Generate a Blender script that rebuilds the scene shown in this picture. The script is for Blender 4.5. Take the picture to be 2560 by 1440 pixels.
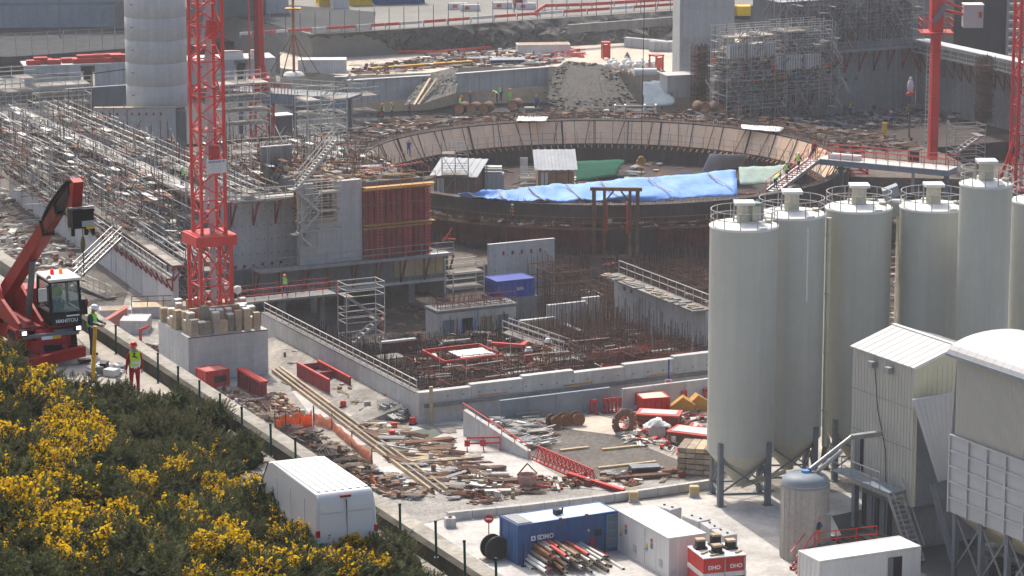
import bpy,math,random
from mathutils import Vector,Matrix
V=Vector
R=random.Random(11)
rad=math.radians
sc=bpy.context.scene
for o in list(bpy.data.objects):bpy.data.objects.remove(o)
C=sc.collection
# ---------------- camera, sky, sun, exposure ----------------
CAM_H=58.0
PITCH=rad(12.1)
FPX=8000.0
cd=bpy.data.cameras.new('camera');cam=bpy.data.objects.new('camera',cd);C.objects.link(cam)
cd.sensor_width=36.0;cd.lens=36.0*FPX/2560.0
cd.clip_start=1.0;cd.clip_end=6000.0
cam.location=(0,0,CAM_H);cam.rotation_euler=(math.pi/2-PITCH,0,0)
sc.camera=cam
HAZE=0.00019
SUN_EL,SUN_AZ=rad(50),rad(19)
w=bpy.data.worlds.new('World');sc.world=w;w.use_nodes=True
nt=w.node_tree;bg=nt.nodes['Background']
sk=nt.nodes.new('ShaderNodeTexSky');sk.sky_type='NISHITA';sk.sun_disc=False
sk.sun_elevation=SUN_EL;sk.sun_rotation=-SUN_AZ;sk.air_density=1.0;sk.dust_density=5.0;sk.ozone_density=0.4
nt.links.new(sk.outputs[0],bg.inputs[0]);bg.inputs[1].default_value=0.15
sl=bpy.data.lights.new('sun','SUN');sun=bpy.data.objects.new('sun',sl);C.objects.link(sun)
sl.energy=3.0;sl.angle=rad(0.55);sl.color=(1.0,0.94,0.85)
sdir=V((-math.sin(SUN_AZ)*math.cos(SUN_EL),math.cos(SUN_AZ)*math.cos(SUN_EL),math.sin(SUN_EL)))
sun.rotation_euler=(-sdir).to_track_quat('-Z','Y').to_euler();sun.location=sdir*500
vs=sc.view_settings;vs.view_transform='Standard';vs.look='None';vs.gamma=1.0;vs.exposure=0.6;vs.use_curve_mapping=False
sc.render.engine='CYCLES'
cy=sc.cycles
cy.use_denoising=True;cy.max_bounces=5;cy.diffuse_bounces=3;cy.glossy_bounces=2;cy.transmission_bounces=3
cy.volume_bounces=0;cy.caustics_reflective=False;cy.caustics_refractive=False;cy.sample_clamp_indirect=4.0
# ---------------- helpers ----------------
CT,ST=math.cos(PITCH),math.sin(PITCH)
def ray(px,py):
 u=(px-1280)/FPX;v=(720-py)/FPX
 return V((u,CT+v*ST,-ST+v*CT))
def G(px,py,z=0.0):
 d=ray(px,py);t=(z-CAM_H)/d.z
 return V((d.x*t,d.y*t,z))
def Dp(px,py,y):
 d=ray(px,py);t=y/d.y
 return V((d.x*t,y,CAM_H+d.z*t))
GRID=rad(26.3)
E1=V((math.cos(GRID),math.sin(GRID),0));E2=V((-math.sin(GRID),math.cos(GRID),0));UZ=V((0,0,1))
O0=V((-6.89,232.67,0))
def S(a,b,z=0.0):return O0+E1*a+E2*b+UZ*z
def AB(p):
 d=V(p)-O0;return d.dot(E1),d.dot(E2)
MINV={}
def put(o,parent=None):
 C.objects.link(o)
 if parent is not None:o.parent=parent
 return o
def tag(o,label=None,cat=None,group=None,kind=None):
 if label:o['label']=label
 if cat:o['category']=cat
 if group:o['group']=group
 if kind:o['kind']=kind
 return o
def thing(name,label,cat,loc=(0,0,0),rz=0.0,group=None,kind=None):
 o=bpy.data.objects.new(name,None);o.empty_display_size=0.3
 o.location=loc;o.rotation_euler=(0,0,rz)
 put(o);tag(o,label,cat,group,kind)
 MINV[o.name]=(Matrix.Translation(V(loc))@Matrix.Rotation(rz,4,'Z')).inverted()
 return o
def inv_of(o):
 while o.parent is not None:o=o.parent
 return MINV.get(o.name)
class MB:
 def __init__(s):s.v=[];s.f=[];s.m=[];s.s=[]
 def add(s,vs,fs,mi=0,sm=False):
  b=len(s.v);s.v.extend(tuple(q)for q in vs)
  for f in fs:s.f.append([b+i for i in f]);s.m.append(mi);s.s.append(sm)
  return s
 def obox(s,c,ax,ay,az,mi=0):
  c,ax,ay,az=V(c),V(ax),V(ay),V(az)
  vs=[c+ax*i+ay*j+az*k for k in(-1,1)for j in(-1,1)for i in(-1,1)]
  fs=[(0,2,3,1),(4,5,7,6),(0,1,5,4),(2,6,7,3),(0,4,6,2),(1,3,7,5)]
  if ax.cross(ay).dot(az)<0:fs=[f[::-1]for f in fs]
  return s.add(vs,fs,mi)
 def box(s,x0,x1,y0,y1,z0,z1,mi=0):
  return s.obox(((x0+x1)/2,(y0+y1)/2,(z0+z1)/2),((x1-x0)/2,0,0),(0,(y1-y0)/2,0),(0,0,(z1-z0)/2),mi)
 def bar(s,p,q,w,h=None,mi=0,up=None):
  p,q=V(p),V(q);d=q-p;L=d.length
  if L<1e-6:return s
  d/=L;h=w if h is None else h
  u=V(up)if up else(V((0,0,1))if abs(d.z)<0.95 else V((0,1,0)))
  x=d.cross(u).normalized();y=x.cross(d)
  return s.obox((p+q)/2,x*(w/2),d*(L/2),y*(h/2),mi)
 def tube(s,p,q,r,n=8,r2=None,mi=0,caps=True):
  p,q=V(p),V(q);d=(q-p)
  if d.length<1e-6:return s
  d.normalize();r2=r if r2 is None else r2
  u=V((0,0,1))if abs(d.z)<0.95 else V((0,1,0))
  x=d.cross(u).normalized();y=x.cross(d)
  vs=[]
  for c,rr in((p,r),(q,r2)):
   for i in range(n):
    a=2*math.pi*i/n;vs.append(c+x*(rr*math.cos(a))+y*(rr*math.sin(a)))
  s.add(vs,[(i,(i+1)%n,n+(i+1)%n,n+i)for i in range(n)],mi,n>5)
  if caps:
   s.add(vs[:n],[tuple(range(n-1,-1,-1))],mi);s.add(vs[n:],[tuple(range(n))],mi)
  return s
 def path(s,pts,r,n=6,mi=0):
  for a,b in zip(pts[:-1],pts[1:]):s.tube(a,b,r,n,mi=mi)
  return s
 def poly(s,pts,mi=0):return s.add(pts,[tuple(range(len(pts)))],mi)
 def extr(s,pts,vec,mi=0):
  n=len(pts);vec=V(vec);a=[V(p)for p in pts];b=[p+vec for p in a]
  nrm=V((0,0,0))
  for i in range(n):nrm+=a[i].cross(a[(i+1)%n])
  fs=[tuple(range(n-1,-1,-1)),tuple(range(n,2*n))]+[(i,(i+1)%n,n+(i+1)%n,n+i)for i in range(n)]
  if nrm.dot(vec)<0:fs=[f[::-1]for f in fs]
  return s.add(a+b,fs,mi)
 def prism(s,pts,z0,z1,mi=0):return s.extr([(p[0],p[1],z0)for p in pts],(0,0,z1-z0),mi)
 def lathe(s,prof,n=24,c=(0,0,0),mi=0,sm=True,a0=0.0,a1=2*math.pi):
  full=abs(a1-a0-2*math.pi)<1e-6;k=n if full else n+1
  c=V(c);vs=[]
  for r,z in prof:
   for i in range(k):
    a=a0+(a1-a0)*i/n;vs.append(c+V((r*math.cos(a),r*math.sin(a),z)))
  fs=[]
  for j in range(len(prof)-1):
   for i in range(n):
    i2=(i+1)%k;fs.append((j*k+i,j*k+i2,(j+1)*k+i2,(j+1)*k+i))
  return s.add(vs,fs,mi,sm)
 def ell(s,c,rx,ry,rz,n=10,m=6,mi=0):
  c=V(c);vs=[];fs=[]
  for j in range(m+1):
   t=math.pi*j/m
   for i in range(n):
    a=2*math.pi*i/n;vs.append(c+V((rx*math.sin(t)*math.cos(a),ry*math.sin(t)*math.sin(a),-rz*math.cos(t))))
  for j in range(m):
   for i in range(n):fs.append((j*n+i,j*n+(i+1)%n,(j+1)*n+(i+1)%n,(j+1)*n+i))
  return s.add(vs,fs,mi,True)
 def build(s,name,mats,parent=None,world=False,kind=None,label=None):
  me=bpy.data.meshes.new(name)
  vs=s.v
  if world and parent is not None:
   M=inv_of(parent);vs=[tuple(M@V(q))for q in vs]
  me.from_pydata(vs,[],s.f)
  for m in(mats if isinstance(mats,(list,tuple))else[mats]):me.materials.append(m)
  me.polygons.foreach_set('material_index',s.m);me.polygons.foreach_set('use_smooth',s.s)
  me.update()
  o=bpy.data.objects.new(name,me);put(o,parent)
  if kind:o['kind']=kind
  if label:o['label']=label
  return o
def kids(o):return[c for c in bpy.data.objects if c.parent is o]
def clone(o,loc,rz=0.0,label=None,group=None,scale=None):
 def cp(src,par):
  c=src.copy();C.objects.link(c);c.parent=par
  for k in TREE.get(src.name,[]):cp(k,c)
  return c
 def scan(src):
  if src.name not in TREE:
   TREE[src.name]=list(src.children)
   for k in src.children:scan(k)
 scan(o)
 r=cp(o,None);r.location=loc;r.rotation_euler=(0,0,rz)
 if scale:r.scale=(scale,scale,scale)if isinstance(scale,(int,float))else scale
 if label:r['label']=label
 if group:r['group']=group
 return r
TREE={}
def jit(s):return R.uniform(-s,s)
# ---------------- materials (all procedural) ----------------
MATS={}
def mat(name,col,rough=0.8,var=0.18,scale=0.6,metal=0.0,col2=None,fine=0.12,streak=0.0,bump=0.0,rnd=0.0,spec=0.14,alpha=None,trans=0.0,bscale=6.0):
 m=bpy.data.materials.new(name);m.use_nodes=True;n=m.node_tree;L=n.links.new
 b=n.nodes['Principled BSDF'];b.inputs['Roughness'].default_value=rough;b.inputs['Metallic'].default_value=metal
 b.inputs['Specular IOR Level'].default_value=spec
 if trans:b.inputs['Transmission Weight'].default_value=trans
 if alpha is not None:b.inputs['Alpha'].default_value=alpha
 tc=n.nodes.new('ShaderNodeTexCoord')
 c1=(*col,1);c2=(*(col2 if col2 else[c*(1-var)for c in col]),1)
 nz=n.nodes.new('ShaderNodeTexNoise');nz.inputs['Scale'].default_value=scale;nz.inputs['Detail'].default_value=5;nz.inputs['Roughness'].default_value=0.62
 L(tc.outputs['Object'],nz.inputs['Vector'])
 rp=n.nodes.new('ShaderNodeValToRGB');rp.color_ramp.elements[0].position=0.34;rp.color_ramp.elements[1].position=0.66
 rp.color_ramp.elements[0].color=c2;rp.color_ramp.elements[1].color=c1
 L(nz.outputs[0],rp.inputs[0]);out=rp.outputs[0]
 def mult(out,fac,lo,hi):
  mr=n.nodes.new('ShaderNodeMapRange');mr.inputs['To Min'].default_value=lo;mr.inputs['To Max'].default_value=hi
  mr.inputs['From Min'].default_value=0.25;mr.inputs['From Max'].default_value=0.75
  L(fac,mr.inputs['Value'])
  mx=n.nodes.new('ShaderNodeMix');mx.data_type='RGBA';mx.blend_type='MULTIPLY';mx.inputs[0].default_value=1.0
  L(out,mx.inputs[6]);L(mr.outputs[0],mx.inputs[7]);return mx.outputs[2]
 if fine:
  n2=n.nodes.new('ShaderNodeTexNoise');n2.inputs['Scale'].default_value=scale*9;n2.inputs['Detail'].default_value=3
  L(tc.outputs['Object'],n2.inputs['Vector']);out=mult(out,n2.outputs[0],1-fine,1+fine)
 if streak:
  mp=n.nodes.new('ShaderNodeMapping');mp.inputs['Scale'].default_value=(1.6,1.6,0.08);L(tc.outputs['Object'],mp.inputs[0])
  n3=n.nodes.new('ShaderNodeTexNoise');n3.inputs['Scale'].default_value=1.3;n3.inputs['Detail'].default_value=6;n3.inputs['Roughness'].default_value=0.7
  L(mp.outputs[0],n3.inputs['Vector']);out=mult(out,n3.outputs[0],1-streak,1+streak*0.4)
 if rnd:
  oi=n.nodes.new('ShaderNodeObjectInfo');mr=n.nodes.new('ShaderNodeMapRange')
  mr.inputs['To Min'].default_value=1-rnd;mr.inputs['To Max'].default_value=1+rnd;L(oi.outputs['Random'],mr.inputs['Value'])
  mx=n.nodes.new('ShaderNodeMix');mx.data_type='RGBA';mx.blend_type='MULTIPLY';mx.inputs[0].default_value=1.0
  L(out,mx.inputs[6]);L(mr.outputs[0],mx.inputs[7]);out=mx.outputs[2]
 L(out,b.inputs['Base Color'])
 if bump:
  bp=n.nodes.new('ShaderNodeBump');bp.inputs['Strength'].default_value=bump;bp.inputs['Distance'].default_value=0.1
  n4=n.nodes.new('ShaderNodeTexNoise');n4.inputs['Scale'].default_value=bscale;n4.inputs['Detail'].default_value=6
  L(tc.outputs['Object'],n4.inputs['Vector']);L(n4.outputs[0],bp.inputs['Height']);L(bp.outputs[0],b.inputs['Normal'])
 MATS[name]=m;return m
def leafmat(name,col,tr,rnd=.3):
 m=mat(name,col,.8,.3,3,rnd=rnd);n=m.node_tree;b=n.nodes['Principled BSDF'];t=n.nodes.new('ShaderNodeBsdfTranslucent');x=n.nodes.new('ShaderNodeMixShader');x.inputs[0].default_value=tr
 n.links.new(b.inputs['Base Color'].links[0].from_socket,t.inputs[0]);n.links.new(b.outputs[0],x.inputs[1]);n.links.new(t.outputs[0],x.inputs[2]);n.links.new(x.outputs[0],n.nodes['Material Output'].inputs[0]);return m
def emis(name,col,s):
 m=mat(name,col,0.3);b=m.node_tree.nodes['Principled BSDF']
 b.inputs['Emission Color'].default_value=(*col,1);b.inputs['Emission Strength'].default_value=s;return m
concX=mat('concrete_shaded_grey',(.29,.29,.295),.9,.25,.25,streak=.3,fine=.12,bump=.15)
orange=leafmat('orange_mesh',(.9,.24,.05),.5,0)
orangeP=leafmat('faded_orange_mesh',(.85,.42,.28),.5,0)
redK=mat('dark_rusty_red',(.15,.04,.038),.8,.5,.8,fine=.3,rnd=.3)
gravelH=mat('heap_gravel',(.085,.082,.077),.95,.3,.8,fine=.3,bump=.4,bscale=3)
conc=mat('concrete',(.50,.495,.48),.9,.2,.25,streak=.22,fine=.1,bump=.15)
concL=mat('concrete_pale',(.52,.52,.505),.9,.16,.3,streak=.15,fine=.08,bump=.1)
concW=mat('concrete_white',(.52,.52,.525),.85,.2,.3,streak=.25,fine=.06)
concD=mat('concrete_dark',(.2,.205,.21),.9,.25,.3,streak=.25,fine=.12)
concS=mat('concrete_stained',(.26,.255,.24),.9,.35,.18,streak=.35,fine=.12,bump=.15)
dust=mat('dusty_ground',(.36,.335,.30),.95,.5,.3,fine=.3,bump=.5,bscale=2.5)
slab=mat('bright_slab',(.52,.50,.47),.95,.35,.4,fine=.14,bump=.1)
sand=mat('beige_yard',(.52,.46,.38),.95,.25,.2,fine=.12,bump=.3)
gravel=mat('gravel',(.33,.315,.29),.95,.35,.5,fine=.35,bump=.9,bscale=7)
gravelD=mat('dark_gravel',(.14,.128,.115),.95,.3,.35,fine=.35,bump=.8,bscale=8)
mud=mat('brown_mud',(.15,.125,.105),.95,.45,.3,fine=.3,bump=.6)
rock=mat('grey_rock',(.13,.127,.118),.95,.5,.35,fine=.35,bump=1.0,bscale=1.6)
asph=mat('worn_asphalt',(.05,.055,.06),.95,.25,.15,fine=.12)
roadF=mat('pale_road',(.21,.205,.19),.92,.2,.08,fine=.1)
galv=mat('galvanised_steel',(.33,.34,.35),.45,.2,1.5,metal=.5,fine=.15)
galvP=mat('pale_scaffold_tube',(.50,.49,.46),.5,.2,1.5,metal=.25,fine=.15)
deckw=mat('scaffold_deck',(.30,.275,.24),.85,.4,.9,fine=.25,rnd=.35)
steelG=mat('grey_steel_paint',(.16,.18,.20),.5,.2,.8,fine=.1)
steelB=mat('blue_grey_steel',(.22,.26,.30),.5,.2,.6,fine=.1)
redT=mat('telehandler_red',(.34,.022,.022),.4,.3,1.2,fine=.12)
red=mat('crane_red',(.60,.034,.03),.45,.15,.7,fine=.06)
redB=mat('bright_red',(.52,.035,.03),.45,.18,.8,fine=.08,rnd=.12)
redD=mat('formwork_red',(.30,.035,.04),.6,.4,.8,fine=.2,rnd=.2)
redR=mat('rusty_red',(.26,.07,.05),.8,.5,1.0,fine=.3,rnd=.2)
coral=mat('red_guard_rail',(.62,.10,.08),.55,.2,1.0)
rebar=mat('rusty_rebar',(.17,.10,.075),.9,.45,.8,fine=.3)
rebarD=mat('dark_rebar',(.062,.05,.046),.9,.4,.5,fine=.3)
linerM=mat('liner_steel',(.085,.066,.06),.75,.35,.4,streak=.35,fine=.15)
ply=mat('ring_plywood',(.86,.60,.41),.7,.1,.5,fine=.08,rnd=.07)
plyY=mat('yellow_plywood',(.46,.36,.2),.75,.2,.7,fine=.1,rnd=.1)
wood=mat('timber',(.45,.35,.235),.85,.3,1.6,fine=.2,rnd=.22)
woodG=mat('weathered_timber',(.36,.30,.235),.9,.35,1.5,fine=.25,rnd=.25)
woodB=mat('brown_timber',(.2,.12,.08),.85,.35,1.3,fine=.2,rnd=.2)
white=mat('white_paint',(.64,.64,.62),.45,.05,.8,fine=.02)
whiteD=mat('dirty_white_paint',(.62,.62,.60),.6,.15,.7,streak=.12,fine=.05)
vanW=mat('van_white',(.68,.68,.68),.22,.03,.5,fine=0,spec=.5)
sheetB=mat('pale_blue_sheeting',(.13,.17,.21),.9,.3,.8,spec=.05)
siloM=mat('silo_paint',(.45,.455,.405),.5,.07,.2,streak=.13,fine=.03)
siloT=mat('silo_lid',(.66,.66,.62),.6,.08,.7,fine=.04)
beigeP=mat('beige_filter_box',(.52,.49,.38),.55,.1,.8)
cream=mat('cream_cladding',(.40,.395,.35),.5,.06,.4,fine=.03)
creamY=mat('yellowish_cladding',(.55,.53,.40),.5,.06,.4,fine=.03)
cladG=mat('grey_cladding',(.42,.43,.44),.5,.08,.4,fine=.03)
roofW=mat('white_roof_sheet',(.48,.475,.47),.5,.08,.5,fine=.03)
sheet=mat('corrugated_sheet',(.44,.46,.48),.75,.2,.6,spec=.1)
tankM=mat('tank_skin',(.40,.38,.35),.5,.15,.5,streak=.25,metal=.3)
blueC=mat('container_blue',(.028,.09,.24),.45,.18,.5,fine=.06)
blueL=mat('container_blue_roof',(.45,.56,.72),.5,.1,.6)
blueK=mat('site_box_blue',(.03,.06,.30),.5,.15,.5)
tarpB=mat('blue_tarpaulin',(.16,.33,.72),.55,.25,.9,fine=.12,bump=.5,bscale=2)
tarpG=mat('green_tarpaulin',(.02,.10,.065),.9,.3,.8,bump=.4,spec=.05)
tarpP=mat('pale_green_tarpaulin',(.26,.34,.30),.85,.25,1.2,bump=.5,bscale=3)
yellow=mat('yellow_paint',(.65,.36,.03),.5,.2,.8)
yelB=mat('bright_yellow',(.75,.5,.02),.5,.15,.8)
ochre=mat('ochre_steel',(.50,.26,.06),.6,.3,.8)
black=mat('black_paint',(.018,.018,.02),.45,.2,.8)
rubber=mat('tyre_rubber',(.025,.025,.027),.85,.3,1.5,fine=.2)
darkhole=mat('dark_interior',(.012,.012,.014),.9,.1,1)
glass=mat('cab_glass',(.05,.09,.09),.06,.1,1,spec=.8)
mirror=mat('pale_mirror',(.5,.53,.55),.15,.1,1,metal=.6)
skin=mat('skin',(.45,.28,.2),.6,.1,4)
navy=mat('navy_cloth',(.03,.045,.11),.9,.2,5)
blueW=mat('work_blue_cloth',(.03,.09,.36),.9,.2,5)
redW=mat('red_overalls',(.36,.02,.025),.9,.2,5)
oranW=mat('orange_overalls',(.75,.13,.02),.8,.2,5)
hivY=mat('yellow_hi_vis',(.62,.82,.05),.7,.08,4)
hivG=mat('green_hi_vis',(.30,.78,.07),.7,.08,4)
hivS=mat('reflective_band',(.70,.72,.72),.35,.05,4)
helW=mat('white_helmet',(.8,.8,.8),.35,.04,4)
helR=mat('red_helmet',(.55,.03,.02),.35,.05,4)
helO=mat('orange_helmet',(.75,.16,.03),.4,.05,4)
boot=mat('boots',(.04,.03,.025),.8,.2,5)
postG=mat('green_fence_post',(.02,.07,.055),.6,.2,2,fine=.1)
rust=mat('rusty_steel',(.22,.105,.055),.85,.4,.9,fine=.3,rnd=.15)
pipeE=mat('rusty_pipe_end',(.45,.24,.13),.8,.35,1.2)
lampOn=emis('lit_lamp',(1.0,.86,.62),3.0)
beacR=emis('red_beacon',(.9,.02,.02),.35)
beacO=emis('orange_beacon',(.9,.22,.02),.35)
inkB=mat('blue_print',(.03,.04,.25),.7);inkW=mat('white_print',(.75,.76,.78),.6);inkK=mat('black_print',(.02,.02,.02),.7)
print('p01 done')
# ---------------- terrain and large structure ----------------
def sheet_poly(name,pts,z0,z1,m,label=None):
 b=MB();b.prism([(p[0],p[1])for p in pts],z0,z1)
 o=b.build(name,m);tag(o,kind='structure');return o
b=MB();b.box(-3000,3000,-400,5500,-9,-7.0);tag(b.build('ground',mud),kind='structure')
PIT_B=39.6
near=[S(-140,-120),S(140,-120),S(140,-8.4),S(-3.9,-8.4),S(-3.9,27),S(-5,27),S(-5,PIT_B+75),S(-140,PIT_B+75)]
sheet_poly('yard',near,-8.5,0.0,dust)
sheet_poly('pit_floor',[S(-3.89,-8.39),S(140,-8.39),S(140,40.9),S(-4.99,40.9),S(-4.99,27.01),S(-3.89,27.01)],-8.4,-2.0,rebarD)
sheet_poly('site_ground',[S(-4.98,40.92),S(140,40.92),S(140,112),S(-4.98,112)],-8.3,0.0,mud)
sheet_poly('far_yard',[S(-140,112.5),S(200,112.5),S(260,330),S(-220,330)],-8.2,0.25,asph)
def strip(name,pxs,z,m,dz=0.12):
 pts=[G(x,y,z)for x,y in pxs];return sheet_poly(name,pts,z-dz,z,m)
strip('concrete_path',[(668,895),(700,880),(1000,1075),(1180,1240),(1040,1245),(770,1030)],.02,slab)
strip('concrete_path',[(1000,1075),(1130,1035),(1210,1090),(1200,1130),(1030,1170)],.028,slab)
strip('concrete_path',[(1180,1120),(1270,1110),(1420,1205),(1300,1225),(1160,1200)],.024,slab)
strip('gravel_patch',[(1230,1105),(1400,1050),(1480,1062),(1720,1160),(1700,1200),(1480,1195)],.05,gravelD)
strip('sand_patch',[(1370,1060),(1480,1035),(1590,1060),(1640,1110),(1560,1090),(1440,1075)],.07,sand)
strip('gravel_road',[(900,1290),(1010,1240),(1200,1225),(1780,1180),(1850,1215),(1110,1295),(1000,1335)],.03,gravel)
strip('concrete_apron',[(960,1330),(1110,1300),(1270,1285),(1500,1262),(1800,1235),(2300,1230),(2600,1300),(2600,1600),(960,1600)],.04,slab)
strip('dark_ground',[(-60,420),(60,440),(150,520),(330,690),(300,790),(60,800),(-60,800)],.03,gravelD)
strip('shade_floor',[(2080,1290),(2330,1235),(2600,1300),(2600,1500),(2310,1500),(2120,1370)],.055,asph)  # dark sheet laid in for the shade under hopper and tower
def blob(px,py,rx,ry,m,z=.035,name='mud_patch'):
 n=18;ph=R.uniform(0,6);P=[]
 for i in range(n):
  a=2*math.pi*i/n;k=1+.25*math.sin(3*a+ph)+.15*math.sin(5*a-ph)+jit(.08);P.append(G(px+rx*k*math.cos(a),py+ry*k*math.sin(a),z))
 q=MB();q.prism([(p.x,p.y)for p in P],z-.1,z);tag(q.build(name,m),kind='structure')
stain=mat('damp_stain',(.25,.235,.21),.95,.4,.4,fine=.25);stainL=mat('pale_dust',(.46,.44,.40),.95,.25,.4,fine=.15);stainB=mat('brown_mud_stain',(.2,.165,.13),.95,.4,.5,fine=.3)
for k,(x,y,rx,ry,m_)in enumerate(((760,960,50,14,stainB),(880,1050,60,12,stain),(960,1120,70,14,stainB),(1110,1070,50,10,stain),(1240,1190,70,12,stainL),(1050,1185,60,12,stain),(1330,1100,60,12,stain),(1480,1215,90,9,stainL),(1620,1225,90,8,stain),(560,1005,60,12,stainB),(850,1180,60,14,stainB),(1700,1100,50,12,stainB))):blob(x,y,rx,ry,m_,.06+.004*(k%5))
ZR=32.0
kA,kB=G(215,832,ZR),G(1110,1434,ZR)
kd=(kB-kA).normalized();kn=V((-kd.y,kd.x,0))
if kn.y<0:kn=-kn
LA,LB=kA-kd*45,kB+kd*60
def road_pt(along,off,z):return kA+kd*along+kn*off+UZ*(z-ZR)
n_al=40
b=MB();lat=[(-80,ZR+16),(-28,ZR+9),(-11.5,ZR+4.0),(-7,ZR+1.2),(-5.0,ZR+.25),(-4.5,ZR)]
rows=[]
for i in range(n_al+1):
 al=-45+(150)*i/n_al
 rows.append([road_pt(al,off,z+(jit(.25)if 0<k<4 else 0))for k,(off,z)in enumerate(lat)])
vs=[p for r in rows for p in r];m=len(lat)
b.add(vs,[(i*m+j,(i+1)*m+j,(i+1)*m+j+1,i*m+j+1)for i in range(n_al)for j in range(m-1)],0,True)
soil=mat('slope_soil',(.16,.13,.09),.95,.5,.4,fine=.3,bump=.6)
tag(b.build('hillside',soil),kind='structure')
b=MB();b.extr([road_pt(-45,-4.7,ZR),road_pt(105,-4.7,ZR),road_pt(105,.02,ZR),road_pt(-45,.02,ZR)],(0,0,-.4))
tag(b.build('road',mat('cliff_road',(.40,.37,.325),.95,.3,.35,fine=.15,bump=.3)),kind='structure')
b=MB();prof=[(0.03,ZR-.5),(0.03,ZR+.34),(.3,ZR+.44),(.8,ZR+.42),(.95,ZR+.1),(1.6,ZR-1.5),(9,ZR-12),(18,-8),(-2,-8)]
for k in range(24):
 a0,a1=-45+150*k/24,-45+150*(k+1)/24
 for(o0,z0),(o1,z1)in zip(prof[4:-2],prof[5:-1]):
  b.add([road_pt(a0,o0,z0),road_pt(a1,o0,z0),road_pt(a1,o1,z1),road_pt(a0,o1,z1)],[(0,1,2,3)],0)
tag(b.build('cliff',rock),kind='structure')
kerbM=mat('shaded_kerb',(.085,.08,.065),.95,.5,.8,streak=.3,fine=.2)  # dirty kerb concrete, coloured darker for its shaded near face
kerb=thing('kerb_wall','low stained concrete kerb wall, its face coloured dark for shade, along the cliff road under the green posts','wall',road_pt(0,0,ZR),0)
bw=MB();bt=MB()
for k in range(38):
 a0,a1=-45+4*k,-45+4*k+3.985
 bw=MB();e=jit(.012)
 bw.extr([road_pt(a0,.03+e,ZR-.3),road_pt(a0,.03+e,ZR+.42),road_pt(a0,.28,ZR+.44),road_pt(a0,.28,ZR-.3)],kd*(a1-a0))
 if-6<(a0+a1)/2<42:bw.build('kerb_block',kerbM,kerb,world=True)
for k in range(10):
 a0,a1=-45+15*k,-45+15*(k+1)-.01
 bt=MB();bt.extr([road_pt(a0,.285,ZR-.3),road_pt(a0,.285,ZR+.385),road_pt(a0,.85,ZR+.40),road_pt(a0,1.0,ZR+.05)],kd*(a1-a0))
 bt.build('coping',mat('worn_coping',(.34,.32,.28),.95,.4,.5,fine=.25)if k==0 else MATS['worn_coping'],kerb,world=True)
print('p02 done')
# ---------------- prototypes ----------------
def face_dir(px_from,px_to,z=0):
 d=G(*px_to,z)-G(*px_from,z);return math.atan2(d.y,d.x)
def railing(root,pts,h=1.05,r=.03,step=1.6,m=None,mid=True,world=True,name='guard_rail',toe=False):
 b=MB()
 for p,q in zip(pts[:-1],pts[1:]):
  p,q=V(p),V(q);L=(q-p).length;n=max(1,round(L/step))
  for i in range(n+1):
   a=p.lerp(q,i/n);b.bar(a,a+UZ*h,r*1.5)
  b.bar(p+UZ*h,q+UZ*h,r*1.7)
  if mid:b.bar(p+UZ*h*.52,q+UZ*h*.52,r*1.4)
  if toe:b.bar(p+UZ*.08,q+UZ*.08,r,.15)
 return b.build(name,m or galv,root,world=world)
def scaffold(label,loc,rz,L,W,Hh,nx,nz,name='scaffold_tower',deck=1.0,m=None,group=None,dm=None,diag=True,ny=1,r=.038,skip=0.0,wob=0.0,ent=None):
 t=ent or thing(name,label,'scaffold',loc,rz,group)
 b=MB();lv=[Hh*k/nz for k in range(nz+1)]
 for i in range(nx+1):
  for j in range(ny+1):
   x,y=L*i/nx,W*j/ny
   b.bar((x,y,0),(x,y,Hh+(1.1 if R.random()<.7 else .3)),r*1.8)
 for k,z in enumerate(lv):
  if k==0:continue
  for zz in(z,z+.5,z+1.0):
   if zz>z and R.random()<skip:continue
   for j in range(ny+1):b.bar((0,W*j/ny,zz),(L,W*j/ny,zz+jit(wob)),r*1.5)
  for i in range(nx+1):b.bar((L*i/nx,0,z),(L*i/nx,W,z),r*1.5)
 if diag:
  for k in range(nz):
   for i in range(nx):
    if R.random()<.45:
     x0,x1=L*i/nx,L*(i+1)/nx
     if R.random()<.5:x0,x1=x1,x0
     b.bar((x0,0,lv[k]),(x1,0,lv[k+1]),r*1.4)
 b.build('tube_frame',m or galvP,t,kind='stuff')
 if deck:
  for k in range(1,nz+1):
   for j in range(ny):
    for i in range(nx):
     if R.random()<deck:
      d=MB();d.box(L*i/nx+.04,L*(i+1)/nx-.04,W*j/ny+.05,W*(j+1)/ny-.05,lv[k]+.04,lv[k]+.10);d.build('deck',dm or deckw,t)
 return t
def lattice(root,c,w,z0,z1,pan,ch=.16,br=.09,m=None,rz=0.0,faces=4,xb=False):
 c=V(c);ax=V((math.cos(rz),math.sin(rz),0));ay=V((-math.sin(rz),math.cos(rz),0));h=w/2
 cor=[c+ax*i*h+ay*j*h for i,j in((-1,-1),(1,-1),(1,1),(-1,1))]
 for p in cor:
  b=MB();b.bar(p+UZ*(z0-c.z),p+UZ*(z1-c.z),ch,up=ax);b.build('chord',m or red,root,world=True)
 n=max(1,round((z1-z0)/pan))
 for f in range(4):
  p,q=cor[f],cor[(f+1)%4];b=MB()
  for k in range(n):
   za,zb=z0+(z1-z0)*k/n-c.z,z0+(z1-z0)*(k+1)/n-c.z
   if xb:
    b.bar(p+UZ*za,q+UZ*zb,br);b.bar(q+UZ*za,p+UZ*zb,br)
   elif(k+f)%2:b.bar(p+UZ*za,q+UZ*zb,br)
   else:b.bar(q+UZ*za,p+UZ*zb,br)
   if k%2==0 or xb:b.bar(p+UZ*za,q+UZ*za,br)
  b.build('bracing',m or red,root,world=True)
 return cor
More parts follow.
